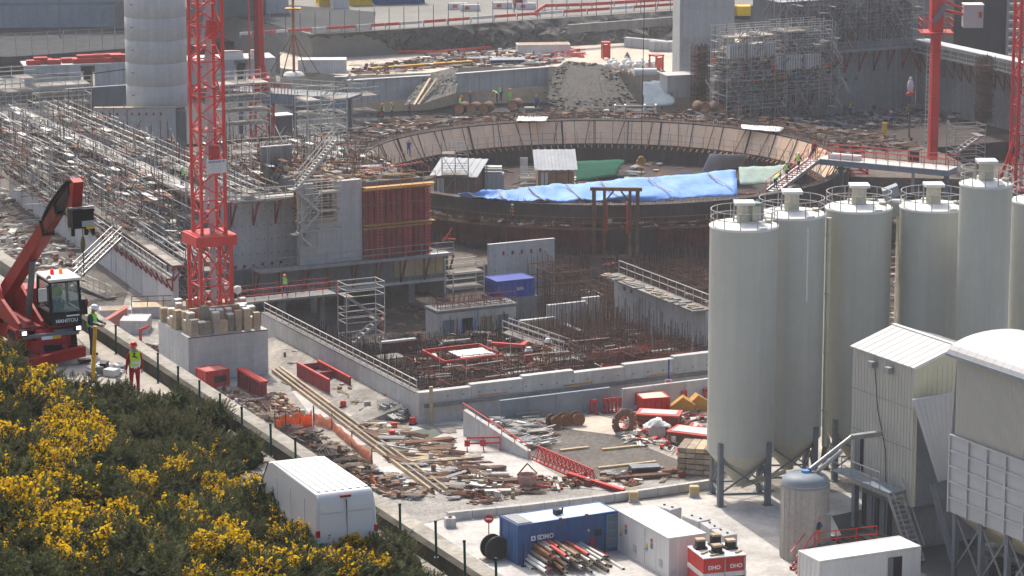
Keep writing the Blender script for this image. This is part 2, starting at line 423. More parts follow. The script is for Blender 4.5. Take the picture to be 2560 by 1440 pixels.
def ribbed_wall(b,p,q,z0,z1,pitch=.3,dep=.05,mi=0,out=None):
 p,q=V(p),V(q);d=q-p;L=d.length;d/=L;nrm=V((d.y,-d.x,0))if out is None else V(out)
 n=max(2,int(L/pitch));pts=[]
 for i in range(n):
  x=L*i/n;s=L/n
  pts+=[(x,0),(x+s*.45,0),(x+s*.55,dep),(x+s*.95,dep)]
 pts.append((L,0))
 vs=[]
 for x,e in pts:vs+=[p+d*x+nrm*e+UZ*(z0-p.z),p+d*x+nrm*e+UZ*(z1-p.z)]
 fs=[(2*i,2*i+2,2*i+3,2*i+1)for i in range(len(pts)-1)]
 if d.cross(UZ).dot(nrm)<0:fs=[f[::-1]for f in fs]
 b.add(vs,fs,mi)
def container(name,label,cat,loc,rz,L,W,Hh,m,roof=None,group=None,doors=True,rib=.28,kind=None):
 t=thing(name,label,cat,loc,rz,group)
 b=MB();e=.06
 cs=[(e,e),(L-e,e),(L-e,W-e),(e,W-e)]
 for i in range(4):
  p,q=V((*cs[i],0)),V((*cs[(i+1)%4],0));ribbed_wall(b,p,q,.12,Hh-.1,rib,.04)
 b.build('wall',m,t)
 b=MB();b.box(.05,L-.05,.05,W-.05,Hh-.11,Hh-.02);b.build('roof',roof or m,t)
 b=MB()
 for x,y in((0,0),(L-.16,0),(0,W-.16),(L-.16,W-.16)):b.box(x,x+.16,y,y+.16,0,Hh)
 for y in(0.0,W-.12):b.box(.16,L-.16,y,y+.12,0,.15);b.box(.16,L-.16,y,y+.12,Hh-.13,Hh+.003)
 for x in(0.0,L-.12):b.box(x,x+.12,.16,W-.16,0,.15);b.box(x,x+.12,.16,W-.16,Hh-.13,Hh+.003)
 b.build('corner_frame',m,t)
 if doors:
  for k in(0,1):
   b=MB();y0=.2+k*(W-.4)/2;b.box(-.03,.015,y0+.02,y0+(W-.4)/2-.02,.18,Hh-.2)
   b.bar((-.06,y0+(W-.4)*.15,.2),(-.06,y0+(W-.4)*.15,Hh-.25),.04);b.build('door',m,t)
 return t
FONT_CACHE={}
def lettering(txt,size,m,root,org,xdir,up,name='lettering',ext=.004,world=False,bold=0.0):
 cu=bpy.data.curves.new('lettering','FONT');cu.body=txt;cu.size=size;cu.extrude=ext;cu.align_x='CENTER';cu.align_y='CENTER';cu.offset=bold
 ob=bpy.data.objects.new('lettering_tmp',cu);C.objects.link(ob)
 dg=bpy.context.evaluated_depsgraph_get();me=bpy.data.meshes.new_from_object(ob.evaluated_get(dg))
 bpy.data.objects.remove(ob);x=V(xdir).normalized();u=V(up).normalized();nn=x.cross(u);o=V(org)
 M=Matrix.Identity(4)
 for i in range(3):M[i][0]=x[i];M[i][1]=u[i];M[i][2]=nn[i];M[i][3]=o[i]
 if world:M=inv_of(root)@M
 me.transform(M);me.materials.clear();me.materials.append(m)
 me.polygons.foreach_set('material_index',[0]*len(me.polygons))
 obj=bpy.data.objects.new(name,me);put(obj,root);return obj
# ----- people: one continuous skinned body, vest and helmet as children -----
POSES={
 'stand':{},
 'walk':dict(kneeL=(.11,-.20,.52),ankL=(.11,-.26,.09),toeL=(.12,-.42,.05),kneeR=(-.11,.03,.50),ankR=(-.11,.30,.13),toeR=(-.12,.20,.03),
              elbL=(.27,.14,1.18),wrL=(.27,.08,.96),elbR=(-.27,-.12,1.18),wrR=(-.25,-.28,1.02)),
 'work':dict(elbL=(.25,-.12,1.19),wrL=(.15,-.36,1.16),elbR=(-.25,-.12,1.19),wrR=(-.13,-.36,1.12),neck=(0,-.05,1.53),head0=(0,-.08,1.60),head1=(0,-.10,1.70)),
 'bend':dict(spine=(0,-.16,1.12),chest=(0,-.40,1.22),neck=(0,-.52,1.25),head0=(0,-.60,1.25),head1=(0,-.69,1.24),
              shL=(.18,-.38,1.22),shR=(-.18,-.38,1.22),elbL=(.22,-.46,.95),wrL=(.18,-.60,.74),elbR=(-.22,-.46,.95),wrR=(-.18,-.58,.72),pelvis=(0,.06,.93),hipL=(.1,.05,.88),hipR=(-.1,.05,.88),kneeL=(.12,-.04,.5),kneeR=(-.12,-.04,.5)),
 'crouch':dict(pelvis=(0,.12,.48),hipL=(.11,.1,.46),hipR=(-.11,.1,.46),kneeL=(.17,-.26,.50),kneeR=(-.17,-.26,.50),ankL=(.14,-.02,.09),ankR=(-.14,-.02,.09),toeL=(.15,-.18,.04),toeR=(-.15,-.18,.04),
              spine=(0,.0,.72),chest=(0,-.10,.92),neck=(0,-.16,1.03),head0=(0,-.19,1.10),head1=(0,-.21,1.20),shL=(.18,-.09,.93),shR=(-.18,-.09,.93),
              elbL=(.24,-.25,.72),wrL=(.12,-.46,.66),elbR=(-.24,-.25,.72),wrR=(-.12,-.46,.62)),
 'climb':dict(kneeL=(.12,-.30,.66),ankL=(.12,-.12,.32),toeL=(.12,-.27,.30),elbL=(.22,-.20,1.45),wrL=(.20,-.40,1.62),elbR=(-.24,-.18,1.25),wrR=(-.2,-.40,1.33)),
 'sit':dict(pelvis=(0,.1,.48),hipL=(.11,.08,.46),hipR=(-.11,.08,.46),kneeL=(.13,-.34,.5),kneeR=(-.13,-.34,.5),ankL=(.13,-.36,.09),ankR=(-.13,-.36,.09),toeL=(.13,-.52,.04),toeR=(-.13,-.52,.04),
             spine=(0,.1,.76),chest=(0,.08,1.0),neck=(0,.06,1.11),head0=(0,.04,1.18),head1=(0,.03,1.28),shL=(.19,.08,1.0),shR=(-.19,.08,1.0),elbL=(.25,-.08,.78),wrL=(.12,-.32,.82),elbR=(-.25,-.08,.78),wrR=(-.12,-.32,.82)),
}
BASEJ=dict(pelvis=(0,0,.96),spine=(0,.01,1.18),chest=(0,0,1.40),neck=(0,.0,1.53),head0=(0,-.02,1.60),head1=(0,-.03,1.71),
             hipL=(.10,0,.90),kneeL=(.11,-.02,.50),ankL=(.11,.02,.09),toeL=(.13,-.15,.04),hipR=(-.10,0,.90),kneeR=(-.11,-.02,.50),ankR=(-.11,.02,.09),toeR=(-.13,-.15,.04),
             shL=(.185,.0,1.42),elbL=(.25,.03,1.14),wrL=(.26,-.05,.90),shR=(-.185,.0,1.42),elbR=(-.25,.03,1.14),wrR=(-.26,-.05,.90))
JR=dict(pelvis=(.175,.14),spine=(.17,.135),chest=(.195,.14),neck=(.055,.055),head0=(.075,.085),head1=(.08,.095),hipL=(.095,.1),kneeL=(.062,.062),ankL=(.045,.05),toeL=(.045,.035),shL=(.065,.065),elbL=(.048,.048),wrL=(.034,.036))
BONES=[('pelvis','spine'),('spine','chest'),('chest','neck'),('neck','head0'),('head0','head1')]+[(a+s,b_+s)if a not in('pelvis','chest')else(a,b_+s)
         for s in 'LR' for a,b_ in(('pelvis','hip'),('hip','knee'),('knee','ank'),('ank','toe'),('chest','sh'),('sh','elb'),('elb','wr'))]
BODY={}
def body_mesh(pose):
 if pose in BODY:return BODY[pose]
 J={**BASEJ,**POSES[pose]};names=list(J);idx={n:i for i,n in enumerate(names)}
 me=bpy.data.meshes.new('body_src');me.from_pydata([J[n]for n in names],[(idx[a],idx[b_])for a,b_ in BONES],[])
 ob=bpy.data.objects.new('body_src',me);C.objects.link(ob)
 md=ob.modifiers.new('s','SKIN');sv=me.skin_vertices[0].data
 for n in names:
  sv[idx[n]].radius=JR.get(n)or JR[n[:-1]+'L'];sv[idx[n]].use_root=(n=='pelvis')
 sd=ob.modifiers.new('d','SUBSURF');sd.levels=2;sd.render_levels=2
 dg=bpy.context.evaluated_depsgraph_get();out=bpy.data.meshes.new_from_object(ob.evaluated_get(dg));bpy.data.objects.remove(ob)
 vs=[v.co.copy()for v in out.vertices];fs=[list(p.vertices)for p in out.polygons]
 zones=[];tors=[]
 segs=[(V(J[a]),V(J[b_]),a,b_)for a,b_ in BONES]
 def near(c):
  best=None
  for p,q,a,b_ in segs:
   d=q-p;t=max(0,min(1,(c-p).dot(d)/max(1e-9,d.length_squared)));e=(c-(p+d*t)).length-.5*(JR.get(a)or JR[a[:-1]+'L'])[0]
   if best is None or e<best[0]:best=(e,a,b_,t)
  return best
 for f in fs:
  c=sum((vs[i]for i in f),V((0,0,0)))/len(f);e,a,b_,t=near(c)
  if a in('neck','head0')or b_=='head0' or(a=='chest' and b_=='neck' and t>.8):z=2
  elif a[:3]in('ank',)or(a[:4]=='knee' and t>.86):z=3
  elif a[:3]in('hip','kne')or b_[:3]=='hip' or(a=='pelvis' and t<.35):z=1
  else:z=0
  zones.append(z)
  tors.append(t+(1 if a=='spine' else 2 if a=='chest' else 0)if(b_ in('spine','chest')or(a=='chest' and b_=='neck' and t<.6)or(b_[:2]=='sh' and t<.85))else None)
 hb=MB()
 for s in 'LR':
  e_,w_=V(J['elb'+s]),V(J['wr'+s]);d=(w_-e_).normalized();sd_=V((1 if s=='L' else-1,0,0));sd_=(sd_-d*sd_.dot(d)).normalized();nn=d.cross(sd_)
  hb.obox(w_+d*.05,sd_*.02,d*.055,nn*.042)
  for k in range(4):
   r0=w_+d*.10+nn*(-.033+.022*k);ln=(.062,.075,.07,.052)[k]
   k1=r0+d*ln*.55-sd_*.012;hb.tube(r0-d*.02,k1,.0095,5);hb.tube(k1,k1+d*ln*.4-sd_*.025,.0085,5)
  hb.tube(w_+d*.03+nn*-.04,w_+d*.075+nn*-.072-sd_*.01,.011,5);hb.tube(w_+d*.075+nn*-.072-sd_*.01,w_+d*.11+nn*-.066-sd_*.03,.0095,5)
 h0,h1=V(J['head0']),V(J['head1']);up=(h1-h0).normalized();fw=V((0,-1,0));fw=(fw-up*fw.dot(up)).normalized();sx=fw.cross(up)
 hb.ell(h0+up*.04+fw*.105,.014,.022,.024,6,4)
 for s in(-1,1):hb.ell(h0+up*.05+sx*s*.085,.012,.022,.032,6,4);hb.ell(h0+up*.065+sx*s*.032+fw*.092,.012,.008,.007,6,4,mi=1)
 hb.obox(h0-up*.005+fw*.094,sx*.025,fw*.006,up*.006,1)
 n0=len(vs);vs+=[V(q)for q in hb.v]
 for f,mi in zip(hb.f,hb.m):fs.append([n0+i for i in f]);zones.append(2 if mi==0 else 3);tors.append(None)
 BODY[pose]=(vs,fs,zones,tors,J);return BODY[pose]
PM={}
def person(label,foot,rz=0.0,pose='stand',top=None,legs=None,vest=None,hel=None,group=None,scale=1.0):
 vs,fs,zones,tors,J=body_mesh(pose)
 t=thing('person',label,'person',foot,rz,group);t.scale=(scale,)*3
 k=(pose,top.name,legs.name)
 if k not in PM:
  me=bpy.data.meshes.new('body');me.from_pydata([tuple(v)for v in vs],[],fs)
  for m in(top,legs,skin,boot):me.materials.append(m)
  me.polygons.foreach_set('material_index',zones);me.polygons.foreach_set('use_smooth',[True]*len(fs));me.update();PM[k]=me
 put(bpy.data.objects.new('body',PM[k]),t)
 if vest:
  kv=(pose,vest.name)
  if kv not in PM:
   me0=PM[k];nor=[V(v.normal)for v in me0.vertices];used={};nv=[];nf=[];nm=[]
   for f,tt in zip(fs,tors):
    if tt is None:continue
    ff=[]
    for i in f:
     if i not in used:used[i]=len(nv);nv.append(tuple(vs[i]+nor[i]*.035))
     ff.append(used[i])
    nf.append(ff);nm.append(1 if(.25<tt<.5 or .85<tt<1.15)else 0)
   me=bpy.data.meshes.new('vest');me.from_pydata(nv,[],nf);me.materials.append(vest);me.materials.append(hivS)
   me.polygons.foreach_set('material_index',nm);me.polygons.foreach_set('use_smooth',[True]*len(nf));me.update();PM[kv]=me
  put(bpy.data.objects.new('vest',PM[kv]),t)
 if hel:
  kh=(pose,hel.name)
  if kh not in PM:
   h0,h1=V(J['head0']),V(J['head1']);up=(h1-h0).normalized();b=MB()
   prof=[(.158,-.01),(.15,.0),(.122,.015),(.118,.05),(.1,.09),(.06,.118),(0.001,.125)]
   q=UZ.rotation_difference(up);b.lathe(prof,14)
   b.v=[tuple(h1-up*.005+q@V((v[0],v[1]*1.12-.008,v[2])))for v in b.v]
   o=b.build('helmet',hel,t);PM[kh]=o.data
  else:put(bpy.data.objects.new('helmet',PM[kh]),t)
 return t
print('p03 done')
# ---------------- silos and batching plant ----------------
def silo(label,c,r,zt,zb,shell=siloM,seed=0,legs=True,box=True,rail=True):
 t=thing('silo',label,'silo',(c.x,c.y,0),0.35,'cement silos of the batching plant')
 b=MB();b.lathe([(.45,1.05),(.45,1.3),(r,zb),(r,zb+.02)],48);b.build('cone',beigeP,t);b=MB();b.lathe([(r,zb+.02),(r,zt)],64)
 b.build('shell',shell,t)
 for k in range(1,5):b=MB();b.lathe([(r+.004,zb+(zt-zb)*k/5-.02),(r+.012,zb+(zt-zb)*k/5),(r+.004,zb+(zt-zb)*k/5+.02)],64);b.build('weld_seam',shell,t)
 b=MB();b.lathe([(r+.03,zt-.12),(r+.05,zt),(r-.12,zt+.06),(.9,zt+.22),(.01,zt+.24)],48);b.build('lid',siloT,t)
 b=MB();b.tube((.1,r*.62,zt+.05),(.1,r*.62,zt+.3),.28,12);b.build('hatch',siloT,t)
 b=MB();b.tube((r*.7,-.4,zt+.02),(r*.7,-.4,zt+.32),.2,10,.26);b.build('relief_valve',beigeP,t)
 b=MB();b.box(r*.05,r*.3,-r*.98,-r*.9,zt+.02,zt+.16);b.build('bracket',siloT,t)
 if box:
  f=MB();f.lathe([(.46,zt+.1),(.5,zt+.2),(.5,zt+1.35)],8,sm=False);bo=f.build('filter_housing',beigeP,t)
  for i in range(8):
   f=MB();a=math.pi*2*(i+.5)/8;d=V((math.cos(a),math.sin(a),0));f.bar(d*.475+UZ*(zt+.25),d*.475+UZ*(zt+1.3),.03);f.build('rib',beigeP,bo)
  f=MB();f.obox((0,0,zt+1.46),V((.62,-.2,0)),V((.2,.62,0)),V((0,0,.09)));f.build('filter_cap',white,t)
  f=MB();f.bar((-.62,.3,zt+.15),(-.58,.25,zt+1.4),.09);f.build('filter_pipe',galv,t)
 if rail:
  for hh in(.55,1.05):
   q=MB();pts=[V((math.cos(2*math.pi*i/40)*(r-.06),math.sin(2*math.pi*i/40)*(r-.06),zt+hh))for i in range(41)]
   for p0,p1 in zip(pts[:-1],pts[1:]):q.bar(p0,p1,.045)
   q.build('rail_hoop',galv,t)
  for i in range(12):
   a=2*math.pi*i/12;p=V((math.cos(a)*(r-.06),math.sin(a)*(r-.06),zt-.05));q=MB();q.bar(p,p+UZ*1.1,.045);q.build('rail_post',galv,t)
 if legs:
  cor=[]
  for k in range(4):
   a=math.pi/4+k*math.pi/2-.25;p=V((math.cos(a),math.sin(a),0))*(r*1.0);cor.append(p)
   q=MB();q.bar(p,p+UZ*(zb+.9),.34,up=(1,0,0));q.box(p.x-.3,p.x+.3,p.y-.3,p.y+.3,0.045,.09);q.build('leg',steelG,t)
  for k in range(4):
   p,s=cor[k],cor[(k+1)%4];q=MB();q.bar(p+UZ*.9,s+UZ*(zb-.3),.1);q.bar(s+UZ*.9,p+UZ*(zb-.3),.1);q.bar(p+UZ*.85,s+UZ*.85,.12);q.build('cross_brace',steelG,t)
 return t
s_pos=[G(1860,562,18.5),G(1979,533,18.5),G(2147,517,18.5),G(2333,515,18.5),G(2465,458,21.0),G(2612,500,18.5)]
s_lab=['nearest and leftmost pale grey silo with a double filter box on its lid','pale grey silo second from the left with a white streak down its side',
         'third pale grey silo from the left beside the yellowish fill pipe','fourth pale grey silo with a caged ladder on its right side',
         'tallest and slimmest pale grey silo with its lid above the others','pale grey silo cut off by the right edge of the picture']
silos=[]
for i,(p,l)in enumerate(zip(s_pos,s_lab)):
 silos.append(silo(l,p,(1.70 if i==4 else 2.22),p.z,(3.4 if i<4 else 3.6),legs=True))
t=silos[0]
f=MB();f.obox((.62,-.35,19.3),V((.3,0,0)),V((0,.3,0)),V((0,0,.5)));f.build('filter_motor',beigeP,t)
f=MB();f.obox((.62,-.35,19.93),V((.34,0,0)),V((0,.34,0)),V((0,0,.07)));f.build('motor_cap',tarpP,t)
f=MB();f.tube((1.35,.3,18.6),(1.35,.3,19.6),.12,8);f.tube((1.35,.3,19.6),(1.0,.3,20.0),.1,8);f.build('valve_stack',steelG,t)
f=MB();f.tube((.1,0,.95),(2.6,-1.5,2.1),.17,12);f.build('screw_conveyor',beigeP,silos[0])
p=G(2069,560,17.6);t=thing('fill_pipe','yellowish vertical fill pipe between the second and third silos','pipe',(p.x,p.y-.9,0),0)
f=MB();f.tube((0,0,2.6),(0,0,18.2),.17,14);f.build('pipe',creamY,t)
for z in(5,9,13,17):
 f=MB();f.lathe([(.19,z),(.23,z+.02),(.23,z+.1),(.19,z+.12)],14);f.build('pipe_clamp',beigeP,t)
f=MB();f.tube((0,0,2.6),(-.15,-.15,1.6),.12,8);f.build('hose_coupling',rust,t)
t=silos[1]
f=MB();a=-1.15-.35;f.bar((math.cos(a)*2.235,math.sin(a)*2.235,13.0),(math.cos(a)*2.235,math.sin(a)*2.235,17.9),.12,.02,up=(math.cos(a),math.sin(a),0));f.build('white_streak',siloT,t)
p=G(2392,520,18.0);t=thing('caged_ladder','dark caged access ladder between the fourth silo and the tallest silo','ladder',(p.x,p.y-1.9,0),.3)
f=MB()
for x in(-.25,.25):f.bar((x,0,0.045),(x,0,18.9),.06)
f.build('side_rails',steelG,t)
for k in range(44):
 if k==0:f=MB();f.bar((-.25,0,0),(.25,0,0),.035);rg=f.build('rung',steelG,t);rg.location.z=.6
 else:c=rg.copy();put(c,t);c.location.z=.6+.42*k
f=MB()
for k in range(16):
 z=3+k;pts=[V((-.36*math.cos(math.pi*i/6),-.62*math.sin(math.pi*i/6),z))for i in range(7)]
 for a_,b_ in zip(pts[:-1],pts[1:]):f.bar(a_,b_,.03,.06)
for i in range(7):x,y=-.36*math.cos(math.pi*i/6),-.62*math.sin(math.pi*i/6);f.bar((x,y,3),(x,y,18.9),.03)
f.build('safety_cage',steelG,t)
f=MB();f.box(-.75,.3,-.9,.1,10.0,10.06)
for x in(-.75,.3):f.bar((x,-.9,6.5),(x,-.9,11.1),.05)
for z in(7,7.6,8.2,8.8,9.4,10,10.6,11.1):f.bar((-.75,-.9,z),(.3,-.9,z),.04)
f.build('rest_platform',steelG,t)
p=G(2238,545,17.5);t=thing('steel_pylon','pale slender steel pylon in the gap between the third and fourth silos','pylon',(p.x,p.y+2,0),0)
for x in(-.42,.42):
 f=MB();f.bar((x,0,0.045),(x,0,17.4),.16);f.build('upright',beigeP,t)
f=MB();f.box(-.9,.9,-.8,.8,17.4,18.3);f.build('head_unit',galv,t)
f=MB();f.obox((-.1,0,18.9),V((.5,0,.2)),V((0,.5,0)),V((-.1,0,.35)));f.build('pulley_guard',steelB,t)
# --- gabled mixing tower ---
Bp=G(2278,1268,3.0);zt=Dp(2278,922,Bp.y).z;Ap=G(2133,868,zt)
uAB=V((Ap.x-Bp.x,Ap.y-Bp.y,0));wAB=uAB.length;uAB.normalize();vR=V((uAB.y,-uAB.x,0))
if vR.x<0:vR=-vR
def px_of(P):
 d=V(P)-cam.location;dep=d.y*CT-d.z*ST;up=d.y*ST+d.z*CT
 return 1280+FPX*d.x/dep,720-FPX*up/dep
half=2.0
for k in range(100,600):
 wq=k/100
 if px_of(V((Bp.x,Bp.y,zt))+vR*wq)[0]>=2393:half=wq;break
Q=V((Bp.x,Bp.y,zt))+vR*half;dzr=Dp(2393,868,Q.y).z-zt
tw=thing('mixing_tower','tall grey clad mixing tower with a white gabled roof beside the silos','building',(Bp.x,Bp.y,0),math.atan2(-uAB.y,-uAB.x))
Lx=wAB;Wy=2*half
Mi=MINV[tw.name]
def loc_dir(v):return(Mi.to_3x3()@v)
ly=loc_dir(vR);sy=1 if ly.y>0 else-1
z0=3.0;zr=zt+dzr
wl=MB();ribbed_wall(wl,(-Lx,0,0),(0,0,0),z0,zt,.33,.035,out=(0,-sy,0));wl.build('side_wall',cream,tw)
g_=MB();ribbed_wall(g_,(0,0,0),(0,sy*Wy,0),z0,zt-.002,.36,.045,out=(1,0,0))
g_.add([(.02,0,zt),(.02,sy*Wy,zt),(.02,sy*half,zr)],[(0,1,2)if sy>0 else(0,2,1)]);g_.build('gable_wall',creamY,tw)
g_=MB();g_.box(-Lx,-.08,min(sy*.03,sy*Wy),max(sy*.03,sy*Wy),z0,zt-.05);g_.build('core',cream,tw)
g_=MB()
for s in(0,1):
 y0,y1=(-sy*.15,sy*half)if s==0 else(sy*half,sy*(Wy+.15));za,zb=(zt-.05,zr)if s==0 else(zr,zt-.05)
 q=MB();q.extr([(-Lx-.15,y0,za+.06),(.15,y0,za+.06),(.15,y1,zb+.06),(-Lx-.15,y1,zb+.06)],(0,0,.07));q.build('roof_slope',roofW,tw)
 n=9
 for i in range(n):
  x=-Lx+Lx*(i+.5)/n;q=MB();q.bar((x,y0,za+.135),(x,y1,zb+.135),.04,.03);q.build('roof_seam',roofW,tw)
q=MB();q.bar((-Lx-.2,sy*half,zr+.13),(.2,sy*half,zr+.13),.3,.06);q.build('ridge_cap',white,tw)
q=MB();q.bar((.17,-sy*.15,zt+.05),(.17,sy*half,zr+.1),.06,.2);q.bar((.17,sy*half,zr+.1),(.17,sy*Wy,zt+.05),.06,.2);q.build('verge_trim',white,tw)
for zz in(zt-2.6,zt-5.2):
 q=MB();q.box(-Lx,0,min(-sy*.045,-sy*.04),max(-sy*.045,-sy*.04)+.002,zz,zz+.03);q.build('panel_joint',steelG,tw)
q=MB();q.box(-Lx+.5,-Lx+1.5,-.06 if sy>0 else .02,-.02 if sy>0 else .06,4.0,6.4);dr=q.build('door',steelG,tw)
q=MB();q.box(-Lx+1.12,-Lx+1.46,-.075 if sy>0 else .06,-.062 if sy>0 else .075,4.1,6.3);q.build('open_gap',darkhole,dr)
for k,x in enumerate((-Lx*.62,-Lx*.35)):
 q=MB();q.obox((x,-sy*.3,zt-.55),V((.24,0,0)),V((0,.2,0)),V((0,0,.2)));q.bar((x,0,zt-.4),(x,-sy*.3,zt-.4),.06);q.build('floodlight',galv,tw)
q=MB();q.path([(-Lx*.62,-sy*.08,zt-.8),(-Lx*.56,-sy*.08,zt-3.4),(-Lx*.42,-sy*.08,zt-5.8),(-Lx*.4,-sy*.08,z0+1)],.025,5);q.build('hanging_cable',black,tw)
for x,y in((-.25,.25),(-Lx+.25,.25),(-.25,Wy-.25),(-Lx+.25,Wy-.25)):
 q=MB();q.bar((x,sy*y,0.045),(x,sy*y,z0-.01),.35);q.build('leg',steelG,tw)
q=MB();q.box(-Lx-.2,-.6,min(-sy*1.3,-sy*.06),max(-sy*1.3,-sy*.06),3.86,3.95);q.build('landing',steelB,tw)
rl=[V((-Lx-.2,-sy*1.28,3.95)),V((-1.6,-sy*1.28,3.95))]
railing(tw,rl,1.05,.03,1.1,galv,world=False,name='landing_rail')
st=MB()
for s in(0,1):
 yy=-sy*(.3+1.0*s);st.bar((-.7,yy,3.85),(1.9,yy,.1),.06,.22)
 st.bar((-.7,yy,4.85),(1.9,yy,1.1),.05);
st.build('stair_stringer',galv,tw)
for k in range(14):
 q=MB();x=-.6+2.5*k/13;z=3.75-3.6*k/13;q.box(x-.13,x+.13,min(-sy*.32,-sy*1.28),max(-sy*.32,-sy*1.28),z,z+.04);q.build('step',galv,tw)
q=MB();pa,pb,pc=Dp(2200,1083,Bp.y+2.3),Dp(2128,1093,Bp.y+1.2),G(2012,1392,0)+V((.2,0,5.6));q.bar(pa,pb,.4,.3);q.build('inlet_duct',galv,tw,world=True)
q=MB();q.tube(pb,pc,.15,10);q.build('delivery_pipe',galv,tw,world=True)
q=MB();ya,yb_=sorted((sy*.25,sy*(Wy-.1)));q.box(.03,.07,ya,yb_,z0,zt-1.9);q.build('shaded_bay',steelG,tw)  # dark panel puts the shadow behind the hood onto the lower gable
q=MB();q.box(-Lx+.5,-.5,*sorted((sy*.6,sy*Wy)),.06,z0-.02);q.build('shade_box',concD,tw)  # dark ribbed box added to give the shade under the tower
for k in range(5):q=MB();q.box(-Lx+.6+.7*k,-Lx+1.0+.7*k,*sorted((sy*.52,sy*.6)),.3,2.4);q.build('shade_box_rib',steelG if k%2 else black,tw)
# --- aggregate hopper with barrel canopy ---
Hp=G(2372,1278,4.2);ztop=Dp(2392,880,Hp.y).z
hz=math.atan2(-uAB.y,-uAB.x)
hp=thing('aggregate_hopper','grey ribbed aggregate hopper under a white barrel roof at the right edge','hopper',(Hp.x,Hp.y,0),hz)
HL,HW=11.0,6.0
zm=Dp(2372,1085,Hp.y).z
hy=-1 if sy<0 else 1
for k in range(5):
 zz0=4.2+(zm-4.2)*k/5;zz1=4.2+(zm-4.2)*(k+1)/5-.06
 for i in range(6):
  q=MB();x0,x1=HL*i/6+.03,HL*(i+1)/6-.03;q.box(x0,x1,0 if hy>0 else-.08,.08 if hy>0 else 0,zz0,zz1);q.build('side_panel',cladG,hp)
 q=MB();q.bar((0,-hy*.06,zz1+.03),(HL,-hy*.06,zz1+.03),.12,.09);q.build('stiffener',cladG,hp)
for i in range(7):
 q=MB();q.bar((HL*i/6,-hy*.08,4.2),(HL*i/6,-hy*.08,zm),.12,.1);q.build('stiffener',cladG,hp)
q=MB();ribbed_wall(q,(.25,hy*.1,0),(HL,hy*.1,0),zm,ztop-.15,.2,.03,out=(0,-hy,0));q.build('upper_wall',cream,hp)
q=MB();q.add([(0,0,zm),(0,hy*1.6,zm),(.25,hy*1.6,ztop-.6),(.25,hy*.1,ztop-.15)],[(0,1,2,3)]);q.build('end_sheet',cladG,hp)
q=MB();q.box(.3,HL,min(hy*.12,hy*HW),max(hy*.12,hy*HW),4.25,ztop-.3);q.build('bin_body',cladG,hp)
nseg=14;rise=1.05
def arc(i):a=math.pi*i/nseg;return hy*(HW/2-(HW/2+.35)*math.cos(a)),ztop-.1+rise*math.sin(a)
nb=13
for j in range(nb):
 q=MB();x0,x1=-.15+(HL+.3)*j/nb+.012,-.15+(HL+.3)*(j+1)/nb-.012;vs=[]
 for i in range(nseg+1):
  y,z=arc(i);vs+=[(x0,y,z),(x1,y,z),(x0,y,z+.06),(x1,y,z+.06)]
 fs=[]
 for i in range(nseg):
  a_=4*i;fs+=[(a_,a_+1,a_+5,a_+4),(a_+2,a_+6,a_+7,a_+3),(a_,a_+4,a_+6,a_+2),(a_+1,a_+3,a_+7,a_+5)]
 q.add(vs,fs);q.build('roof_sheet',roofW,hp)
q=MB();q.bar((-.2,-hy*.38,ztop-.12),(HL+.2,-hy*.38,ztop-.12),.1,.16);q.build('eave_gutter',steelB,hp)
for i in range(5):
 x=.35+(HL-.7)*i/4
 for y in(.3,HW-.3):
  q=MB();q.bar((x,hy*y,0.045),(x,hy*y,4.19),.32);q.build('leg',steelG,hp)
 if i<4:
  x2=.35+(HL-.7)*(i+1)/4
  q=MB();q.bar((x,hy*.3,4.0),(x2,hy*.3,.6),.1);q.bar((x2,hy*.3,4.0),(x,hy*.3,.6),.1);q.build('brace',galv,hp)
q=MB();q.extr([(.4,hy*.2,4.2),(HL,hy*.2,4.2),(HL,hy*2.6,2.2),(.4,hy*2.6,2.2)],(0,0,-.08));q.build('discharge_chute',beigeP,hp)
q=MB();q.box(.5,HL,*sorted((hy*3.4,hy*3.7)),.06,4.1);q.build('shade_wall',steelG,hp)  # dark wall added behind the legs for the shade under the hopper
for k in range(9):q=MB();q.box(.8+1.1*k,1.5+1.1*k,*sorted((hy*2.0,hy*3.2)),.06,R.uniform(.6,1.9));q.build('machine_unit',(steelG,black,redK,galv)[k%4],hp)
q=MB();q.bar((.2,hy*2.9,1.7),(HL,hy*2.9,1.7),1.1,.3);q.build('weigh_belt',steelG,hp)
t=thing('conveyor_hood','sloping grey ribbed conveyor hood between the mixing tower and the hopper','conveyor',(Bp.x+1,Bp.y,0),0)
yd=Bp.y-.9;q=MB()
pp=[Dp(2281,1000,yd),Dp(2392,982,yd+.5),Dp(2384,1195,yd-.3),Dp(2345,1205,yd-.5)]
q.extr(pp,V((.1,.35,0)));q.build('hood',cladG,t,world=True)
for i in range(1,8):
 q=MB();k=i/8;q.bar(pp[0].lerp(pp[1],k)-V((0,.03,0)),pp[3].lerp(pp[2],k)-V((0,.03,0)),.05);q.build('hood_rib',cladG,t,world=True)
q=MB();q.bar(Dp(2330,1210,yd+.5),V((Dp(2330,1210,yd+.5).x+1.2,yd-1.5,.05)),.28);q.build('prop',steelG,t,world=True)
tp=G(2010,1392,0)
t=thing('storage_tank','squat domed grey metal tank standing before the second silo','tank',(tp.x,tp.y,0.04),.2)
q=MB();q.lathe([(1.5,0),(1.5,4.75),(1.44,5.0),(1.2,5.22),(.7,5.36),(.01,5.4)],40);q.build('shell',tankM,t)
q=MB();q.lathe([(1.505,4.6),(1.52,4.62),(1.45,5.02),(1.21,5.25),(.7,5.38),(.3,5.41)],40);q.build('dome',steelB,t)
q=MB();q.tube((0,0,5.38),(0,0,5.55),.28,12);q.build('manhole',tarpB,t)
